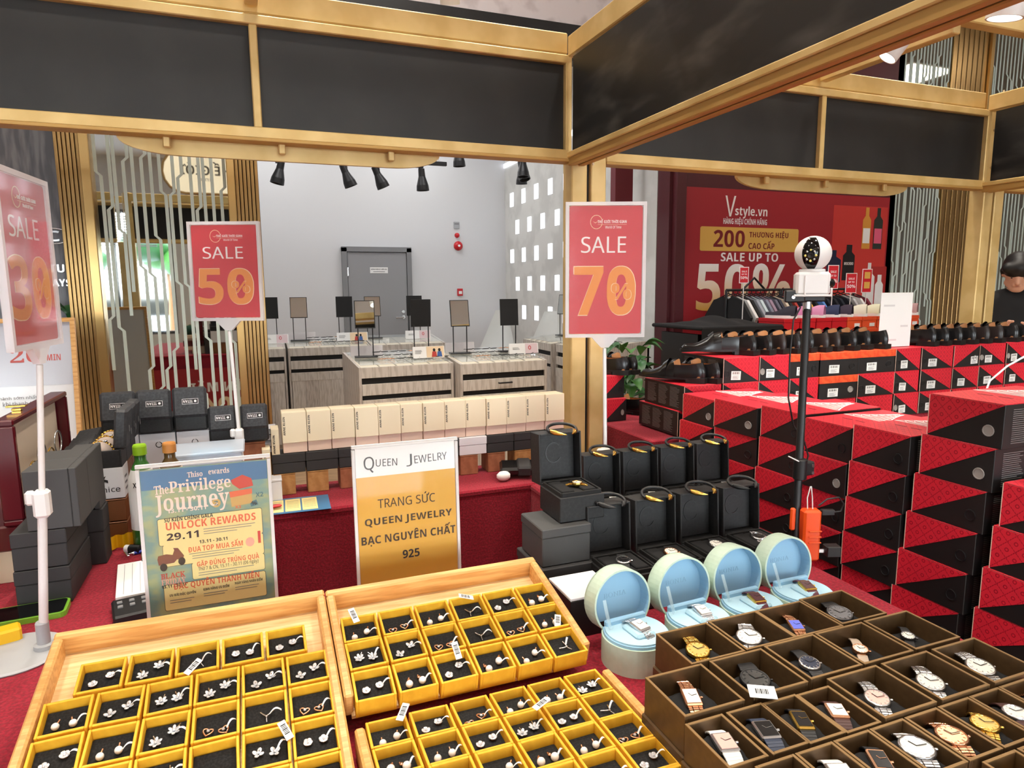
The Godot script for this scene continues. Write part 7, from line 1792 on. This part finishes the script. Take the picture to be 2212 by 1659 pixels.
func people() -> void:
	# man standing, turned to the left, hands together before his chest
	var t := thing("person", "man in a black short sleeved shirt looking down at his hands, right edge", "person", T(V(4.98, 0, -3.12), -55))
	# local: facing +z, x to his left
	var R := -1.0
	var body := [
		[V(0, 0.96, 0), V(0, 1.2, -0.01), 0.135, 0.145, V(0.8, 1, 1.2)], [V(0, 1.2, -0.01), V(0, 1.36, -0.015), 0.145, 0.13, V(0.72, 1, 1.25)], [V(-0.15, 1.385, -0.02), V(0.15, 1.385, -0.02), 0.06, 0.06], [V(0, 1.36, -0.02), V(0, 1.47, 0.0), 0.07, 0.052],
		[V(0.085, 0.95, 0), V(0.095, 0.52, 0.02), 0.09, 0.06], [V(0.095, 0.52, 0.02), V(0.1, 0.09, -0.02), 0.058, 0.042], [V(0.1, 0.04, -0.03), V(0.115, 0.035, 0.15), 0.042, 0.036],
		[V(-0.085, 0.95, 0), V(-0.095, 0.52, 0.02), 0.09, 0.06], [V(-0.095, 0.52, 0.02), V(-0.1, 0.09, -0.02), 0.058, 0.042], [V(-0.1, 0.04, -0.03), V(-0.115, 0.035, 0.15), 0.042, 0.036],
		[V(0.19, 1.37, -0.02), V(0.22, 1.12, 0.04), 0.058, 0.044], [V(-0.19, 1.37, -0.02), V(-0.22, 1.12, 0.04), 0.058, 0.044],
		[V(0.22, 1.12, 0.04), V(0.08, 1.2, 0.27), 0.04, 0.028], [V(-0.22, 1.12, 0.04), V(-0.06, 1.22, 0.29), 0.04, 0.028]]
	part(t, "body", field_mesh(body, V(-0.36, -0.02, -0.26), V(0.36, 1.56, 0.42), 0.018, 0.035), M.skin)
	var shirt := [[V(0, 1.0, 0), V(0, 1.2, -0.01), 0.145, 0.158, V(0.8, 1, 1.2)], [V(0, 1.2, -0.01), V(0, 1.36, -0.015), 0.158, 0.142, V(0.72, 1, 1.25)], [V(-0.15, 1.385, -0.02), V(0.15, 1.385, -0.02), 0.07, 0.07], [V(0.19, 1.37, -0.02), V(0.215, 1.18, 0.025), 0.07, 0.064], [V(-0.19, 1.37, -0.02), V(-0.215, 1.18, 0.025), 0.07, 0.064]]
	part(t, "shirt", field_mesh(shirt, V(-0.36, 0.8, -0.26), V(0.36, 1.5, 0.3), 0.018, 0.035), M.shirt_black)
	part(t, "trousers", field_mesh([[V(0.08, 0.98, 0), V(0.095, 0.52, 0.02), 0.112, 0.082], [V(0.095, 0.52, 0.02), V(0.1, 0.12, -0.02), 0.08, 0.068], [V(-0.08, 0.98, 0), V(-0.095, 0.52, 0.02), 0.112, 0.082], [V(-0.095, 0.52, 0.02), V(-0.1, 0.12, -0.02), 0.08, 0.068]], V(-0.25, 0.0, -0.2), V(0.25, 1.12, 0.2), 0.02, 0.03), M.shirt_black)
	# head, bowed
	var hx := T(V(0, 1.5, 0.015), 0, 22)
	var hb := [[V(0, 0.13, -0.012), V(0, 0.1, 0.0), 0.088, 0.08, V(1.18, 1, 0.95)], [V(0, 0.09, 0.02), V(0, 0.03, 0.052), 0.064, 0.036], [V(0, 0.0, -0.01), V(0, 0.05, -0.01), 0.048, 0.05], [V(0, 0.1, 0.083), V(0, 0.072, 0.101), 0.012, 0.015], [V(-0.05, 0.045, 0.02), V(-0.015, 0.015, 0.062), 0.024, 0.022], [V(0.05, 0.045, 0.02), V(0.015, 0.015, 0.062), 0.024, 0.022], [V(-0.018, 0.05, 0.086), V(0.018, 0.05, 0.086), 0.009, 0.009], [V(-0.078, 0.085, -0.015), V(-0.08, 0.11, -0.025), 0.012, 0.016], [V(0.078, 0.085, -0.015), V(0.08, 0.11, -0.025), 0.012, 0.016]]
	var head := part(t, "head", field_mesh(hb, V(-0.13, -0.08, -0.14), V(0.13, 0.26, 0.15), 0.007, 0.018), M.skin, hx)
	part(head, "hair", field_mesh([[V(0, 0.15, -0.03), V(0, 0.145, 0.0), 0.098, 0.09, V(1.1, 1, 0.95)], [V(0, 0.1, -0.06), V(0, 0.05, -0.05), 0.07, 0.055], [V(-0.06, 0.165, 0.055), V(0.06, 0.17, 0.055), 0.036, 0.032], [V(-0.082, 0.12, -0.02), V(-0.08, 0.08, -0.03), 0.02, 0.014], [V(0.082, 0.12, -0.02), V(0.08, 0.08, -0.03), 0.02, 0.014]], V(-0.15, -0.06, -0.17), V(0.15, 0.3, 0.16), 0.008, 0.02), M.hair)
	for s in [-1.0, 1.0]:
		part(head, "eye", B.new().ball(V(s * 0.03, 0.1, 0.071), V(0.011, 0.006, 0.008), 10, 6).mesh(), M.ink); part(head, "eyebrow", B.new().tube([V(s * 0.016, 0.122, 0.082), V(s * 0.032, 0.126, 0.08), V(s * 0.048, 0.12, 0.07)], 0.0032, 5).mesh(), M.hair)
	part(head, "lips", B.new().tube([V(-0.019, 0.049, 0.09), V(0, 0.048, 0.096), V(0.019, 0.049, 0.09)], 0.0042, 6).mesh(), mt("lips", C8(186, 110, 100), 0.5))
	# hands with five bent fingers each
	for s in [-1.0, 1.0]:
		var w := V(0.08, 1.2, 0.27) if s > 0 else V(-0.06, 1.22, 0.29)
		var f := (V(0.0, 1.215, 0.36) - w).normalized(); var sd := V(0, 1, 0).cross(f).normalized()
		var hn := [[w, w + f * 0.07, 0.022, 0.026, V(1, 1.2, 1)]]
		for k in 4:
			var o: Vector3 = w + f * 0.075 + V(0, 0.026 - k * 0.017, 0) ; var ln: float = [0.03, 0.034, 0.032, 0.025][k]
			var p1: Vector3 = o + f * ln; var p2: Vector3 = p1 + (f * 0.5 - sd * s * 0.8).normalized() * ln * 0.8; var p3: Vector3 = p2 + (-f * 0.3 - sd * s * 0.9).normalized() * ln * 0.6
			hn += [[w + f * 0.06 + V(0, 0.02 - k * 0.013, 0), p1, 0.0095, 0.009], [p1, p2, 0.009, 0.008], [p2, p3, 0.008, 0.007]]
		var th: Vector3 = w + f * 0.02 + V(0, 0.028, 0)
		hn += [[th, th + V(0, 0.03, 0) + f * 0.02, 0.013, 0.0105], [th + V(0, 0.03, 0) + f * 0.02, th + V(0, 0.034, 0) + f * 0.05, 0.0105, 0.008]]
		part(t, "hand", field_mesh(hn, w - Vector3.ONE * 0.13, w + Vector3.ONE * 0.17, 0.005, 0.008), M.skin)
	part(t, "wrist_watch_band", B.new().tube(Array(range(14)).map(func(k): return V(0.1, 1.19, 0.235) + (V(0.03, 0, 0.02) * cos(TAU * k / 14.0) + V(0, 0.033, 0) * sin(TAU * k / 14.0))), 0.006, 6, true).mesh(), M.black_metal)
	# crouching figure whose dark hair shows behind the tall stack
	var c := thing("person", "crouching person in dark clothes, only dark hair showing behind the cartons", "person", T(V(2.42, 0, -1.5), 30))
	part(c, "body", field_mesh([[V(0, 0.5, -0.05), V(0, 0.85, 0.05), 0.15, 0.14, V(0.85, 1, 1.1)], [V(-0.15, 0.88, 0.05), V(0.15, 0.88, 0.05), 0.06, 0.06], [V(0, 0.9, 0.06), V(0, 0.97, 0.09), 0.055, 0.05], [V(0.1, 0.48, 0), V(0.14, 0.45, 0.33), 0.09, 0.065], [V(0.14, 0.45, 0.33), V(0.12, 0.06, 0.2), 0.06, 0.045], [V(0.12, 0.045, 0.16), V(0.13, 0.04, 0.33), 0.045, 0.036], [V(-0.1, 0.48, 0), V(-0.14, 0.45, 0.33), 0.09, 0.065], [V(-0.14, 0.45, 0.33), V(-0.12, 0.06, 0.2), 0.06, 0.045], [V(-0.12, 0.045, 0.16), V(-0.13, 0.04, 0.33), 0.045, 0.036], [V(0.18, 0.87, 0.05), V(0.2, 0.6, 0.15), 0.055, 0.042], [V(-0.18, 0.87, 0.05), V(-0.2, 0.6, 0.15), 0.055, 0.042], [V(0.2, 0.6, 0.15), V(0.1, 0.62, 0.38), 0.04, 0.03], [V(-0.2, 0.6, 0.15), V(-0.1, 0.62, 0.38), 0.04, 0.03]], V(-0.36, -0.02, -0.3), V(0.36, 1.1, 0.5), 0.022, 0.035), M.shirt_black)
	var ch := part(c, "head", field_mesh([[V(0, 0.13, -0.012), V(0, 0.1, 0.0), 0.088, 0.08, V(1.18, 1, 0.95)], [V(0, 0.09, 0.02), V(0, 0.03, 0.052), 0.064, 0.036], [V(0, -0.04, -0.01), V(0, 0.05, -0.01), 0.048, 0.05], [V(0, 0.1, 0.083), V(0, 0.072, 0.101), 0.012, 0.015]], V(-0.13, -0.12, -0.14), V(0.13, 0.26, 0.15), 0.009, 0.018), M.skin, T(V(0, 0.95, 0.09), 0, 20))
	part(ch, "hair", field_mesh([[V(0, 0.15, -0.03), V(0, 0.145, 0.0), 0.1, 0.092, V(1.1, 1, 0.95)], [V(0, 0.1, -0.06), V(0, 0.0, -0.06), 0.08, 0.06], [V(-0.06, 0.165, 0.055), V(0.06, 0.17, 0.055), 0.036, 0.032]], V(-0.16, -0.1, -0.18), V(0.16, 0.3, 0.16), 0.009, 0.02), M.hair)

func _ready() -> void:
	materials()
	mt("lining_grey", C8(176, 160, 150), 0.8); mt("chair_white", C8(226, 228, 224), 0.3); mt("black_cloth", C8(14, 14, 16), 0.95); mt("gloss_sheet", C8(226, 228, 232), 0.12); mt("lens_yellow", C8(236, 224, 130), 0.2)
	eye()
	lights()
	lamp_head("white spot lamp nearest the top right corner of the stall", V(2.154, 2.31, -1.457), 0.05, 10, -80, 1.2)
	lamp_head("white spot lamp hanging before the gold strut", V(2.18, 2.33, -1.88), 0.034, 60, -55, 1.0)
	lamp_head("white spot lamp above the long fascia, tilted away", V(0.726, 2.537, -2.475), 0.036, -20, -60, 1.0)
	shell()
	storefront()
	gantry()
	shop_tracks()
	tables()
	trays()
	watches()
	g_boxes()
	mint_boxes()
	stands()
	signs()
	left_counter()
	back_counter()
	cartons()
	shoes()
	security_camera()
	shop()
	banner()
	far_left()
	people()
